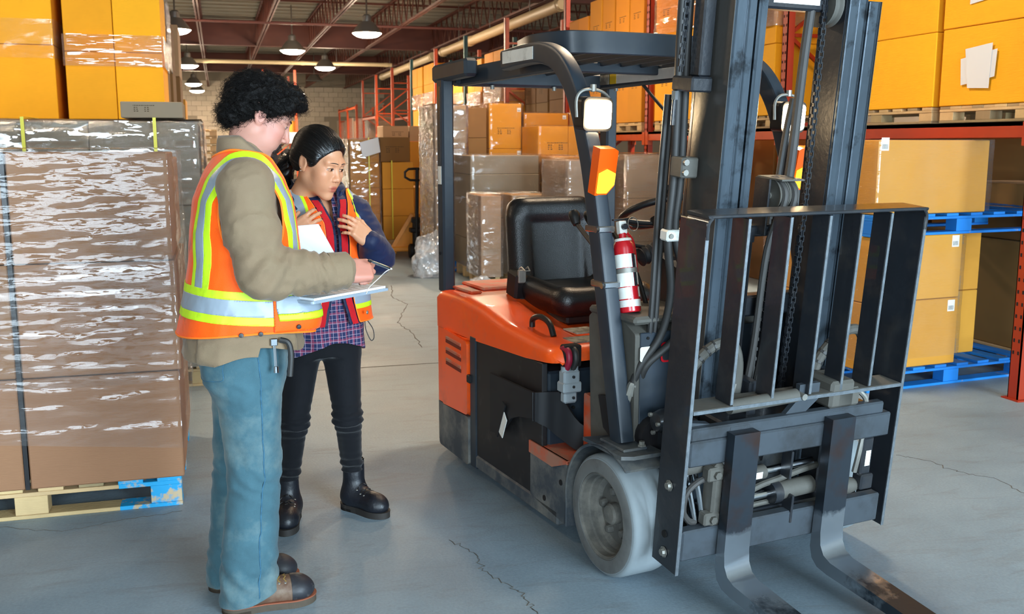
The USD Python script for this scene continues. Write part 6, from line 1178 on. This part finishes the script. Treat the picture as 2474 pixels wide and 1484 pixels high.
# vest
def vest_fn(X, Y, Z):
    d = torso_m(X, Y, Z, .006); d = smin(d, s_ell(X, Y, Z, (.12, -.15, 1.02), (.085, .075, .085)), .05); return smin(d, s_ell(X, Y, Z, (.12, .15, 1.02), (.085, .075, .085)), .05)
vm = surface_nets(vest_fn, (-.30, -.30, .92), (.26, .30, 1.62), .0085); vm = displace(vm, lambda v: .016 * fnoise(v, (8, 8, 4), 12) + .006 * fnoise(v, (22, 22, 10), 3)); v = vm[0]
arm_o = lambda v: ((v[:, 0] + .004) / .118) ** 2 + ((np.abs(v[:, 1]) - .27) / .135) ** 2 + ((v[:, 2] - 1.362) / .165) ** 2 - 1; hem_o = lambda v: v[:, 2] - (.972 - .012 * np.cos(2 * np.arctan2(v[:, 1], v[:, 0]))); neck_o = lambda v: np.where(v[:, 2] > 1.45, np.hypot((v[:, 0] - .012) / 1.15, v[:, 1]) - .102 - .25 * np.clip(v[:, 2] - 1.53, 0, .1), 1); vee = lambda v: np.where(v[:, 0] > .0, np.abs(v[:, 1]) - np.interp(v[:, 2], [.9, 1.28, 1.5, 1.6], [.008, .010, .075, .085]), 1)
for fo in (arm_o, hem_o, neck_o, vee): vm = clip(vm, fo(vm[0]))
vs = part(man, 'vest', solidify(vm, .004), 'vest_orange', smooth=True)
def ring_edges(m):
    v, f = m; e = np.vstack([f[:, [0, 1]], f[:, [1, 2]], f[:, [2, 0]]]); k = np.sort(e, 1); _, i, c = np.unique(k[:, 0] * len(v) + k[:, 1], return_index=True, return_counts=True); b = e[i[c == 1]]; nx = dict(map(tuple, b)); seen, loops = set(), []
    for s in nx:
        if s in seen: continue
        l, q = [], s
        while q not in seen and q in nx: seen.add(q); l.append(q); q = nx[q]
        if len(l) > 12: loops.append(v[l])
    return loops
def piping(root, m, r, mt, name='edge_binding'):
    for l in ring_edges(m):
        for _ in range(2): l = (np.roll(l, 1, 0) + l * 2 + np.roll(l, -1, 0)) / 4
        d = np.linalg.norm(np.diff(l, axis=0, append=l[:1]), axis=1); kp = [0]; acc = 0
        for i in range(len(l) - 1):
            acc += d[i]
            if acc > .008: kp.append(i + 1); acc = 0
        l = l[kp]; part(root, name, tube(l, r, 6, closed=True), mt)
piping(vs, vm, .0035, 'vest_trim')
def zb(a, b): return (lambda v: v[:, 2] - a, lambda v: b - v[:, 2])
def yb(a, b, s): return (lambda v: s * v[:, 1] - a, lambda v: b - s * v[:, 1], lambda v: v[:, 2] - 1.118)
zs_ = lambda v: .018 * np.clip(-v[:, 0] / .2, -.5, 1)
def zband(a, b): return (lambda v: v[:, 2] - a - zs_(v), lambda v: b + zs_(v) - v[:, 2])
for nm, a, b, m in (('lime_band', 1.088, 1.114, 'stripe_lime'), ('silver_band', 1.036, 1.088, 'stripe_silver'), ('lime_band', 1.009, 1.036, 'stripe_lime')): band_part(vs, nm, vm, zband(a, b), .0028 if 'lime' in nm else .0032, m)
for nm, a, b, m in (('lime_band', .108, .130, 'stripe_lime'), ('silver_band', .130, .166, 'stripe_silver'), ('lime_band', .166, .188, 'stripe_lime')):
    for s in (-1, 1): band_part(vs, nm, vm, yb(a, b, s), .0022 if 'lime' in nm else .0026, m)
band_part(vs, 'mesh_panel', vm, (lambda v: -v[:, 1] - .14, lambda v: v[:, 0] + .025, lambda v: .055 - v[:, 0], lambda v: v[:, 2] - 1.12, lambda v: 1.20 - v[:, 2]), .0012, 'mesh_panel')
fl_ = (lambda v: -v[:, 1] - .055, lambda v: v[:, 0] - .052 - .25 * np.clip(1.06 - v[:, 2], 0, .1)); pk_ = band_part(vs, 'pocket', vm, (lambda v: -v[:, 1] - .05, lambda v: v[:, 0] - .045, lambda v: 1.09 - v[:, 2], lambda v: v[:, 2] - .985), .008, 'vest_orange')
for nm, a, b, m, d in (('flap_lime', 1.092, 1.122, 'stripe_lime', .012), ('flap_silver', 1.042, 1.092, 'stripe_silver', .0125), ('flap_lime', 1.020, 1.042, 'stripe_lime', .012)): band_part(vs, nm, vm, fl_ + zb(a, b), d, m)
def vest_at(x, z, side=-1):
    k = np.argmin((vm[0][:, 0] - x) ** 2 + (vm[0][:, 2] - z) ** 2 + 10 * (np.sign(vm[0][:, 1]) != side)); return vm[0][k], vnormals(vm)[k]
for x, z in ((-.055, .987), (.0, .984), (-.03, 1.235), (.12, 1.005)):
    p_, n_ = vest_at(x, z); part(vs, 'snap', lathe([(0, .006), (.007, .005), (.008, .0), (.0, -.002)], 14, p_ + n_ * (.004 if z > 1.01 or x < .1 else .012), n_), 'boot_cap')
# jeans
def jeans_fn(X, Y, Z):
    d = s_loft(X, Y, Z, [.74, .80, .88, .95, 1.0], [-.03, -.035, -.04, -.04, -.04], [0] * 5, [.10, .135, .15, .145, .14], [.12, .165, .178, .17, .165])
    for s, kx, ax_, fy in ((-1, -.015, -.050, .10), (1, -.045, -.085, .10)):
        l = smin(s_cone(X, Y, Z, (-.035, s * .085, .86), (kx - .01, s * .095, .52), .118, .088), s_cone(X, Y, Z, (kx - .01, s * .095, .52), (ax_ - .012, s * fy, .045), .088, .096), .03); l = smin(l, s_ell(X, Y, Z, (-.085, s * .08, .83), (.09, .085, .10)), .04); d = smin(d, l, .03)
    return d
jm = surface_nets(jeans_fn, (-.26, -.26, .0), (.18, .26, 1.0), .0085)
def jf(v):
    kz = np.exp(-((v[:, 2] - .47) / .09) ** 2) * .75 + np.exp(-((v[:, 2] - .12) / .10) ** 2) + .5 * np.exp(-((v[:, 2] - .78) / .06) ** 2); return .007 * kz * (np.sin(v[:, 2] * 85 + v[:, 0] * 60 + 16 * fnoise(v, 6, 3)) * (.4 + 1.6 * np.abs(fnoise(v, 7, 13)))) + .012 * fnoise(v, (9, 9, 5), 5) + .006 * fnoise(v, (18, 18, 30), 6)
jm = displace(jm, jf); jm = clip(jm, np.minimum(jm[0][:, 2] - (.048 + .22 * (jm[0][:, 0] + .07)), .99 - jm[0][:, 2])); je = part(man, 'jeans', solidify(jm, .003), 'denim', smooth=True)
sl = []; zz_ = np.linspace(.97, .07, 60)
cs = np.interp(zz_, [.07, .3, .5, .8, .97], [-.03, -.02, .005, -.0, -.005])
for z, x in zip(zz_, cs):
    k = np.argmin((jm[0][:, 0] - x) ** 2 + (jm[0][:, 2] - z) ** 2 * 2 + .4 * (jm[0][:, 1] + .22) ** 2 + (jm[0][:, 1] > 0) * 9); sl.append(jm[0][k])
sl = np.array(sl); sl = np.vstack([sl[:1], (sl[:-2] + 2 * sl[1:-1] + sl[2:]) / 4, sl[-1:]]); part(je, 'side_seam', tube(sl + [0, -.001, 0], .0022, 6), 'denim_seam')
bp_ = clip(jm, np.minimum.reduce([.075 - np.abs(jm[0][:, 1] + .105), jm[0][:, 2] - .815 - .12 * np.abs(jm[0][:, 1] + .105), .93 - jm[0][:, 2], -.075 - jm[0][:, 0]])); part(je, 'back_pocket', solidify(offset(bp_, .003), .003), 'denim', smooth=True); piping(je, (offset(bp_, .003)), .0013, 'denim_seam', 'pocket_stitch')
clp = np.array([.045, -.205, .955]); ck = part(man, 'key_clip', join([bar(clp + [0, -.008, .0], clp + [.002, -.012, -.085], .010, .004, .001), cyl(clp + [.002, -.012, -.085], clp + [.002, -.013, -.105], .009, 10), cbox(clp + [0, -.010, -.005], (.011, .005, .012), .002)]), 'chrome'); part(ck, 'lanyard_end', tube([clp + [.02, -.004, .0], clp + [.045, -.012, -.01], clp + [.052, -.014, -.05], clp + [.046, -.014, -.12]], .0095, 8, smooth=5), 'hose_dark')
for y, x, yw in ((-.10, -.060, 2), (.10, -.095, -2)): boot(man, (x, y, 0), yw, .315, ('boot_brown', 'boot_cap', ('boot_sole', 'sole_line')), 'boot', capx=.085, hgt=.115, wid=.056, lace='welt_thread')

# ------------------------------------------------------------------ clipboard, pen and cord
P1, P2 = np.array([.268, 3.17, 1.082]), np.array([.553, 3.405, 1.083]); ex_ = (P2 - P1) / np.linalg.norm(P2 - P1); Lb = np.linalg.norm(P2 - P1); ey_ = np.array([-ex_[1], ex_[0], 0.0]); ey_ /= np.linalg.norm(ey_); ez_ = np.cross(ex_, ey_)
cbt = thing('clipboard', 'white open clipboard with printed forms held between the two people', 'clipboard', P1); Bd = np.stack([ex_, ey_, ez_], 1)
def bpart(name, lo, hi, m, r=.0, par=None, z0=0): v, f = prism(rpoly([(lo[0], lo[1]), (hi[0], lo[1]), (hi[0], hi[1]), (lo[0], hi[1])], r), (lo[2], hi[2])); return part(par or cbt, name, (v @ Bd.T, f), m, smooth=False)
bpart('board', (0, 0, -.006), (Lb, .245, .003), 'stripe_silver', .012); pp_ = bpart('paper_stack', (.012, .006, .0032), (Lb - .015, .235, .011), 'paper')
for k in range(22): bpart('printed_line', (.10 + .010 * k, .03 + .02 * (k % 3), .0111), (.1025 + .010 * k, .20 - .03 * ((k * 7) % 4) / 2, .0114), 'label_worn', par=pp_)
for k in range(3): bpart('text_block', (.255 + .014 * k, .14, .0111), (.262 + .014 * k, .205 - .012 * k, .0114), 'ink', par=pp_)
lq = np.array([[.205, 3.47, 1.30], [.325, 3.50, 1.305], [.435, 3.60, 1.10], [.24, 3.46, 1.085]]) - P1; nq = np.cross(lq[1] - lq[0], lq[2] - lq[0]); nq /= np.linalg.norm(nq); part(cbt, 'lifted_sheet', (np.vstack([lq, lq + nq * .003]), np.array([[0, 1, 2], [0, 2, 3], [4, 6, 5], [4, 7, 6], [0, 5, 1], [0, 4, 5], [1, 6, 2], [1, 5, 6], [2, 7, 3], [2, 6, 7], [3, 4, 0], [3, 7, 4]])), 'paper', smooth=False)
wp = lambda p: RZ(MR) @ p + MO
hp = wp(wr_r); pe0 = np.array([.489, 3.253, 1.190]); pe1 = np.array([.543, 3.283, 1.166]); pn = thing('pen', 'silver pen on a white cord in the hand of the writing man', 'pen', pe0); dd_ = pe1 - pe0; dn = dd_ / np.linalg.norm(dd_)
part(pn, 'barrel', lathe([(0, -.03), (.0050, -.03), (.0052, .0), (.0052, .045), (.0042, .055), (0, .055)], 16, (0, 0, 0), dn), 'chrome'); part(pn, 'grip', lathe([(.0, -.040), (.004, -.039), (.0052, -.034), (.0052, -.028), (0, -.028)], 14, (0, 0, 0), dn), 'black_plastic'); part(pn, 'tip', lathe([(0, .05), (.0035, .05), (.003, .062), (.0, .068)], 12, (0, 0, 0), dn), 'label_white')
cord = np.array([pe0 + dn * .060, pe0 + dn * .055 + [-.015, .0, -.012], [.500, 3.30, 1.135], [.462, 3.265, 1.11], [.448, 3.235, 1.094]]); part(pn, 'cord', tube(cord - pe0, .0016, 6, smooth=8), 'label_white')

# ------------------------------------------------------------------ the woman
WO, WR = np.array([.385, 4.10, 0]), -70.0
wom = thing('person', 'person with black ponytail, navy jacket, orange vest and plaid shirt, hands held to the chest', 'person', WO, WR)
WI = RZ(-WR); wl2 = lambda p: WI @ (np.array(p, float) - WO)          # world to her frame
hff = head_fn(.046, True); HRf = WI @ RZ(-46) @ RY(20) @ RX(-3); HPf = wl2((.377, 4.0, 1.502)); HS = 1.03; Xf = lambda m: (m[0] * HS @ HRf.T + HPf, m[1])
hw_ = head_mesh(hff); hwf = Xf(hw_)
shL, elL, wrL = wl2((.530, 4.10, 1.300)), wl2((.61, 4.03, 1.12)), wl2((.562, 3.93, 1.205)); shR, elR, wrR = wl2((.245, 4.03, 1.300)), wl2((.19, 3.92, 1.11)), wl2((.255, 3.87, 1.235))
dL = wl2((.452, 3.88, 1.295)) - wrL; LHw = axes_of(dL, wl2(WO + [.25, -.8, .35])); hL, nL = hand(wrL, LHw, ((16, 22, 14), (20, 24, 15), (24, 26, 16), (30, 28, 18)), mirror=True, scale=.90, spread=.09, thumb=((.03, .036, -.004), (.060, .058, -.018), (.082, .066, -.034)))
dR = wl2((.345, 3.865, 1.30)) - wrR; RHw = axes_of(dR, wl2(WO + [-.1, -.9, .25])); hR, nR = hand(wrR, RHw, ((16, 22, 14), (20, 24, 15), (24, 26, 16), (30, 28, 18)), scale=.90, spread=.09, thumb=((.03, .036, -.004), (.060, .058, -.018), (.082, .066, -.034)))
nb0, nb1 = HPf + HRf @ np.array([-.04, 0, -.17]) * HS, np.array([-.02, 0, 1.30])
core = limbs([([(0, 0, .93), (0, 0, 1.05), (-.01, 0, 1.28)], [.085, .085, .08]), ([nb1, nb0], [.06, .043]), ([(-.01, .09, 1.32), shL, elL, wrL - dL * .25], [.05, .042, .034, .025]), ([(-.01, -.09, 1.32), shR, elR, wrR - dR * .25], [.05, .042, .034, .025]), ([(0, .07, .86), wl2((.455, 4.12, .74)), wl2((.47, 4.065, .45)), wl2((.503, 4.196, .17))], [.055, .05, .035, .03]), ([(0, -.07, .86), wl2((.300, 4.09, .74)), wl2((.250, 4.045, .45)), wl2((.222, 4.148, .17))], [.055, .05, .035, .03])])
body = weld_body([hwf, hL, hR, core]); hl_ = (body[0] - HPf) @ HRf / HS; tb = head_tint(hl_, True); tb[np.linalg.norm(hl_, axis=1) > .2] = 1; part(wom, 'body', body, 'skin_tan', smooth=True, col=tb)
part(wom, 'fingernail', join([nL, nR]), 'skin_tan', col=np.tile([.80, .5, .52], (len(nL[0]) + len(nR[0]), 1)))
head_extras(wom, Xf, hff, True, down=.22, browc='brow_brown', es=1.18)
for k, z in enumerate((-.020, -.031)): part(wom, 'earring', Xf(tm(trimesh.creation.icosphere(2, .0021))) if False else Xf((tm(trimesh.creation.icosphere(2, .0021))[0] + [-.004 - .006 * (1 - k), -.083, z], tm(trimesh.creation.icosphere(2, .0021))[1])), 'chrome')
def hairf(X, Y, Z):
    d = s_ell(X, Y, Z, (-.018, 0, .050), (.108, .083, .094)); d = smin(d, s_ell(X, Y, Z, (-.06, 0, .0), (.055, .066, .06)), .03); d = smin(d, s_ell(X, np.abs(Y), Z, (.015, .070, .03), (.035, .014, .035)), .012)
    d = smax(d, -s_ell(X, Y, Z, (.094, 0, -.03), (.088, .082, .112)), .012); d = smax(d, -s_ell(X, np.abs(Y), Z, (-.002, .10, -.006), (.022, .036, .032)), .008); return smax(d, -s_ell(X, Y, Z, (.01, 0, -.10), (.10, .07, .075)), .015)
hr = surface_nets(hairf, (-.16, -.12, -.10), (.13, .12, .17), .0042)
def strands(v):
    c = v - np.array([-.10, 0, .0]); a = np.arctan2(c[:, 1], c[:, 2]); return .0005 * np.sin(a * 60 + 9 * fnoise(v, 12, 2)) + .003 * fnoise(v, 14, 4)
hr = displace(hr, strands); part(wom, 'hair', Xf(hr), 'hair_dark', smooth=True)
rs_ = np.random.default_rng(11); D1 = np.array([-.90, 0, .12]); D1 /= np.linalg.norm(D1); C0 = np.array([-.02, 0, .02]); S = []
tt_ = np.linspace(0, 1, 14)[:, None]; rad_ = np.linspace(.05, .15, 90, dtype=np.float32)
for _ in range(1500):
    d0 = rs_.normal(size=3) * [1, 1, .8] + [.5, 0, .55]; d0 /= np.linalg.norm(d0)
    if d0[0] < -.75: continue
    om = np.arccos(np.clip(d0 @ D1, -1, 1)); dd = (np.sin((1 - tt_) * om) * d0 + np.sin(tt_ * om) * D1) / np.sin(om)
    q = C0 + dd[:, None, :] * rad_[None, :, None]; sd = hairf(q[..., 0], q[..., 1], q[..., 2]); ins = sd < 0; k = ins.shape[1] - 1 - np.argmax(ins[:, ::-1], 1); ok = ins.any(1)
    if not ok.all(): continue
    S.append(C0 + dd * (rad_[k] + rs_.uniform(.0005, .0022))[:, None])
S = np.array(S); curves(wom, 'hair_strand', (S.reshape(-1, 3) * HS @ HRf.T + HPf).reshape(S.shape), .0010, .0007, 'hair_dark')
pt = catmull([(-.105, .0, .01), (-.135, .0, .02), (-.165, .0, -.01), (-.185, .005, -.07), (-.19, .01, -.13), (-.18, .012, -.19)], 8); pny = tube(pt, [.016, .024, .034, .036, .030, .020, .006], 28); pny = displace(pny, lambda v: .003 * np.sin(np.arctan2(v[:, 1], v[:, 0] + .17) * 22 + 6 * fnoise(v, 8, 1)))
HRp = WI @ RZ(-46); Xp = lambda m: (m[0] * HS @ HRp.T + HPf, m[1]); pn_ = part(wom, 'ponytail', Xp(pny), 'hair_dark', smooth=True); part(pn_, 'hair_tie', Xp(lathe([(.016, -.006), (.022, 0), (.016, .006)], 20, (-.112, 0, .013), (-1, 0, .3))), 'lash')
r_ = np.random.default_rng(5); kk = 420; S = []
for i in range(kk):
    a0, rr0 = r_.uniform(0, 6.28), r_.uniform(.7, 1.25); o = np.interp(np.linspace(0, 1, len(pt)), [0, .3, .7, 1], [.014, .032, .033, .012])[:, None] * rr0 * np.array([math.cos(a0), math.sin(a0), .3 * math.cos(a0)]); S.append((pt + o + r_.normal(0, .002, 3))[::4])
S = np.array(S); curves(wom, 'ponytail_strand', (S.reshape(-1, 3) * HS @ HRp.T + HPf).reshape(S.shape), .0011, .0004, 'hair_dark')
# clothes: plaid shirt, navy jacket with red lining, orange vest, black jeans
wz = [.70, .76, .84, .92, 1.02, 1.12, 1.20, 1.28, 1.34, 1.38, 1.42]; wcx = [.0, 0, 0, 0, .005, .01, .012, .005, -.005, -.012, -.015]; wrx = [.135, .135, .128, .118, .110, .122, .122, .108, .085, .062, .058]; wry = [.165, .168, .168, .158, .148, .155, .165, .175, .150, .095, .070]
def torso_w(X, Y, Z, inf): return s_loft(X, Y, Z, wz, wcx, [0] * 11, wrx, wry) - inf
pm = surface_nets(lambda X, Y, Z: torso_w(X, Y, Z, .004), (-.2, -.24, .68), (.2, .24, 1.42), .0085); pm = displace(pm, lambda v: .010 * fnoise(v, (12, 12, 5), 4) + .012 * np.clip((.9 - v[:, 2]) / .2, 0, 1) * np.sin(np.arctan2(v[:, 1], v[:, 0]) * 9 + 4 * fnoise(v, 6, 2)))
pm = clip(pm, pm[0][:, 2] - (.755 + .03 * np.cos(2 * np.arctan2(pm[0][:, 1], pm[0][:, 0])) * 1 - .02 * np.sign(pm[0][:, 1]) * 0)); pm = clip(pm, np.hypot(pm[0][:, 0] + .0, pm[0][:, 1]) - .056 + 9 * (pm[0][:, 2] < 1.36)); pm = clip(pm, np.where(pm[0][:, 0] > 0, np.abs(pm[0][:, 1]) - np.interp(pm[0][:, 2], [1.20, 1.27, 1.42], [-.01, .004, .035]), 1)); ps = part(wom, 'plaid_shirt', solidify(pm, .003), 'plaid', smooth=True)
def collar(r0, z0, hgt, open_, flare, seed, n=56, dip=.05, fw=.0):
    a = np.linspace(np.pi - np.pi * open_, np.pi + np.pi * open_, n); c = np.linspace(0, 1, 7)[:, None]; ca = np.cos(a)[None]; r = r0 + flare * c; V = np.stack([r * ca + fw + 0 * c, r * 1.05 * np.sin(a)[None], z0 + hgt * c - dip * np.clip(ca + .3, 0, 2)], -1).reshape(-1, 3); i = (np.arange(6)[:, None] * n + np.arange(n - 1)).ravel(); m = (V, np.vstack([np.c_[i, i + 1, i + n + 1], np.c_[i, i + n + 1, i + n]])); return displace(m, lambda v: .004 * fnoise(v, 20, seed))
part(ps, 'shirt_collar', solidify(collar(.064, 1.335, .055, .86, .006, 3, fw=-.004), .003), 'plaid', smooth=True)
def jack_fn(X, Y, Z):
    d = torso_w(X, Y, Z, .022)
    for sh, el, wr in ((shL, el_w(elL), wrL), (shR, el_w(elR), wrR)): d = smin(d, sleeve(X, Y, Z, sh, el, wr + (el - wr) * .06, (.068, .066, .060, .050, .042)), .03)
    return d
def el_w(e): return e
jk = surface_nets(jack_fn, (-.24, -.36, .80), (.28, .36, 1.42), .0085); jk = displace(jk, lambda v: .012 * fnoise(v, (10, 10, 9), 6) + .004 * wrinkle(v, (14, 14, 26), 1, 8)); jk = clip(jk, jk[0][:, 2] - .86); jk = clip(jk, np.hypot(jk[0][:, 0], jk[0][:, 1]) - .074 + 9 * (jk[0][:, 2] < 1.33))
op = lambda v, g=0: np.where((v[:, 0] > 0) & (np.abs(v[:, 1]) < .14), np.abs(v[:, 1]) - np.interp(v[:, 2], [.80, .95, 1.1, 1.27, 1.34, 1.42], [.066, .028, .006, .005, .030, .056]) - g, 1)
jk = clip(jk, op(jk[0])); ja = part(wom, 'jacket', solidify(jk, .004), 'navy_jacket', smooth=True)
band_part(ja, 'red_facing', jk, (lambda v: v[:, 0], lambda v: .040 - op(v), lambda v: op(v) - .011, lambda v: 1.36 - v[:, 2], lambda v: .9 - np.abs(v[:, 0] * 0), lambda v: .11 - np.abs(v[:, 1])), .0022, 'red_lining')
jc = part(ja, 'jacket_collar', solidify(collar(.074, 1.320, .118, .80, .030, 5, dip=.045, fw=-.006), .009), 'navy_jacket', smooth=True); part(jc, 'collar_lining', offset(collar(.0745, 1.317, .078, .80, .020, 5, fw=-.008), -.0), 'red_lining', smooth=True) if False else None
for wr, el in ((wrL, elL), (wrR, elR)): d_ = (el - wr) / np.linalg.norm(el - wr); part(ja, 'cuff', lathe([(.040, -.022), (.0435, -.02), (.0445, .02), (.041, .024), (.034, .02), (.034, -.018)], 28, wr + d_ * .022, d_, close=True), 'navy_jacket', smooth=40)
vw = surface_nets(lambda X, Y, Z: torso_w(X, Y, Z, .031), (-.24, -.26, .80), (.24, .26, 1.40), .0085); vw = displace(vw, lambda v: .008 * fnoise(v, (9, 9, 5), 15)); 
armw = lambda v: ((v[:, 0]) / .10) ** 2 + ((np.abs(v[:, 1]) - .225) / .085) ** 2 + ((v[:, 2] - 1.22) / .125) ** 2 - 1
for fo in (armw, lambda v: v[:, 2] - .865 - .0 * v[:, 0], lambda v: np.where(v[:, 2] > 1.28, np.hypot(v[:, 0] + .005, v[:, 1]) - .098, 1), lambda v: op(v, .046)): vw = clip(vw, fo(vw[0]))
vv = part(wom, 'vest', solidify(vw, .003), 'vest_orange', smooth=True); piping(vv, vw, .0028, 'vest_trim')
def wy(a, b, s): return (lambda v: s * v[:, 1] - a, lambda v: b - s * v[:, 1], lambda v: v[:, 2] - 1.0)
for nm, a, b, m in (('lime_band', .100, .112, 'stripe_lime'), ('silver_band', .112, .146, 'stripe_silver'), ('lime_band', .146, .157, 'stripe_lime')):
    for s in (-1, 1): band_part(vv, nm, vw, wy(a, b, s), .0022, m)
for nm, a, b, m in (('lime_band', .985, 1.005, 'stripe_lime'), ('silver_band', .94, .985, 'stripe_silver'), ('lime_band', .92, .94, 'stripe_lime')): band_part(vv, nm, vw, zb(a, b), .0026, m)
part(vv, 'snap', lathe([(0, .006), (.007, .005), (.008, 0), (0, -.002)], 14, wl2((.552, 3.985, .905)), (.7, .7, 0)), 'zinc'); part(vv, 'cord_loop', tube([wl2((.545, 4.0, .865)), wl2((.548, 3.99, .83)), wl2((.565, 3.98, .79)), wl2((.578, 3.98, .80)), wl2((.575, 3.985, .835)), wl2((.556, 3.995, .868))], .0022, 6, smooth=6), 'hose_dark')
hpR, hpL = wl2((.300, 4.09, .80)), wl2((.455, 4.12, .80)); knR, knL = wl2((.250, 4.03, .46)), wl2((.470, 4.05, .455)); anR, anL = wl2((.222, 4.148, .15)), wl2((.503, 4.196, .15))
def wj(X, Y, Z):
    d = s_loft(X, Y, Z, [.72, .80, .90, .96], [0] * 4, [0] * 4, [.10, .12, .115, .105], [.135, .155, .15, .14])
    for h_, k_, a_ in ((hpR, knR, anR), (hpL, knL, anL)): d = smin(d, smin(s_cone(X, Y, Z, h_, k_, .088, .056), s_cone(X, Y, Z, k_, a_, .056, .043), .03), .03)
    return d
wjm = surface_nets(wj, (-.25, -.25, .10), (.2, .25, .97), .008); wjm = displace(wjm, lambda v: .005 * np.exp(-((v[:, 2] - .45) / .06) ** 2) * np.sin(v[:, 2] * 190 + 5 * fnoise(v, 9, 1)) + .005 * np.exp(-((v[:, 2] - .2) / .06) ** 2) * np.sin(v[:, 2] * 150 + 4 * fnoise(v, 9, 2)) + .005 * fnoise(v, 14, 3)); part(wom, 'jeans', solidify(clip(wjm, wjm[0][:, 2] - .185), .003), 'black_denim', smooth=True)
for f_, t_2 in (((.227, 4.187), (.194, 3.949)), ((.493, 4.212), (.623, 4.031))):
    yw = math.degrees(math.atan2(t_2[1] - f_[1], t_2[0] - f_[0])) - WR; d_ = np.array([math.cos(math.radians(yw + WR)), math.sin(math.radians(yw + WR))]); L_ = .262; fx = np.array(t_2) - d_ * (.71 * L_); boot(wom, wl2((fx[0], fx[1], 0)), yw, L_, ('boot_black', 'boot_black', ('sole_dark', 'sole_dark')), 'boot', hgt=.225, wid=.047)
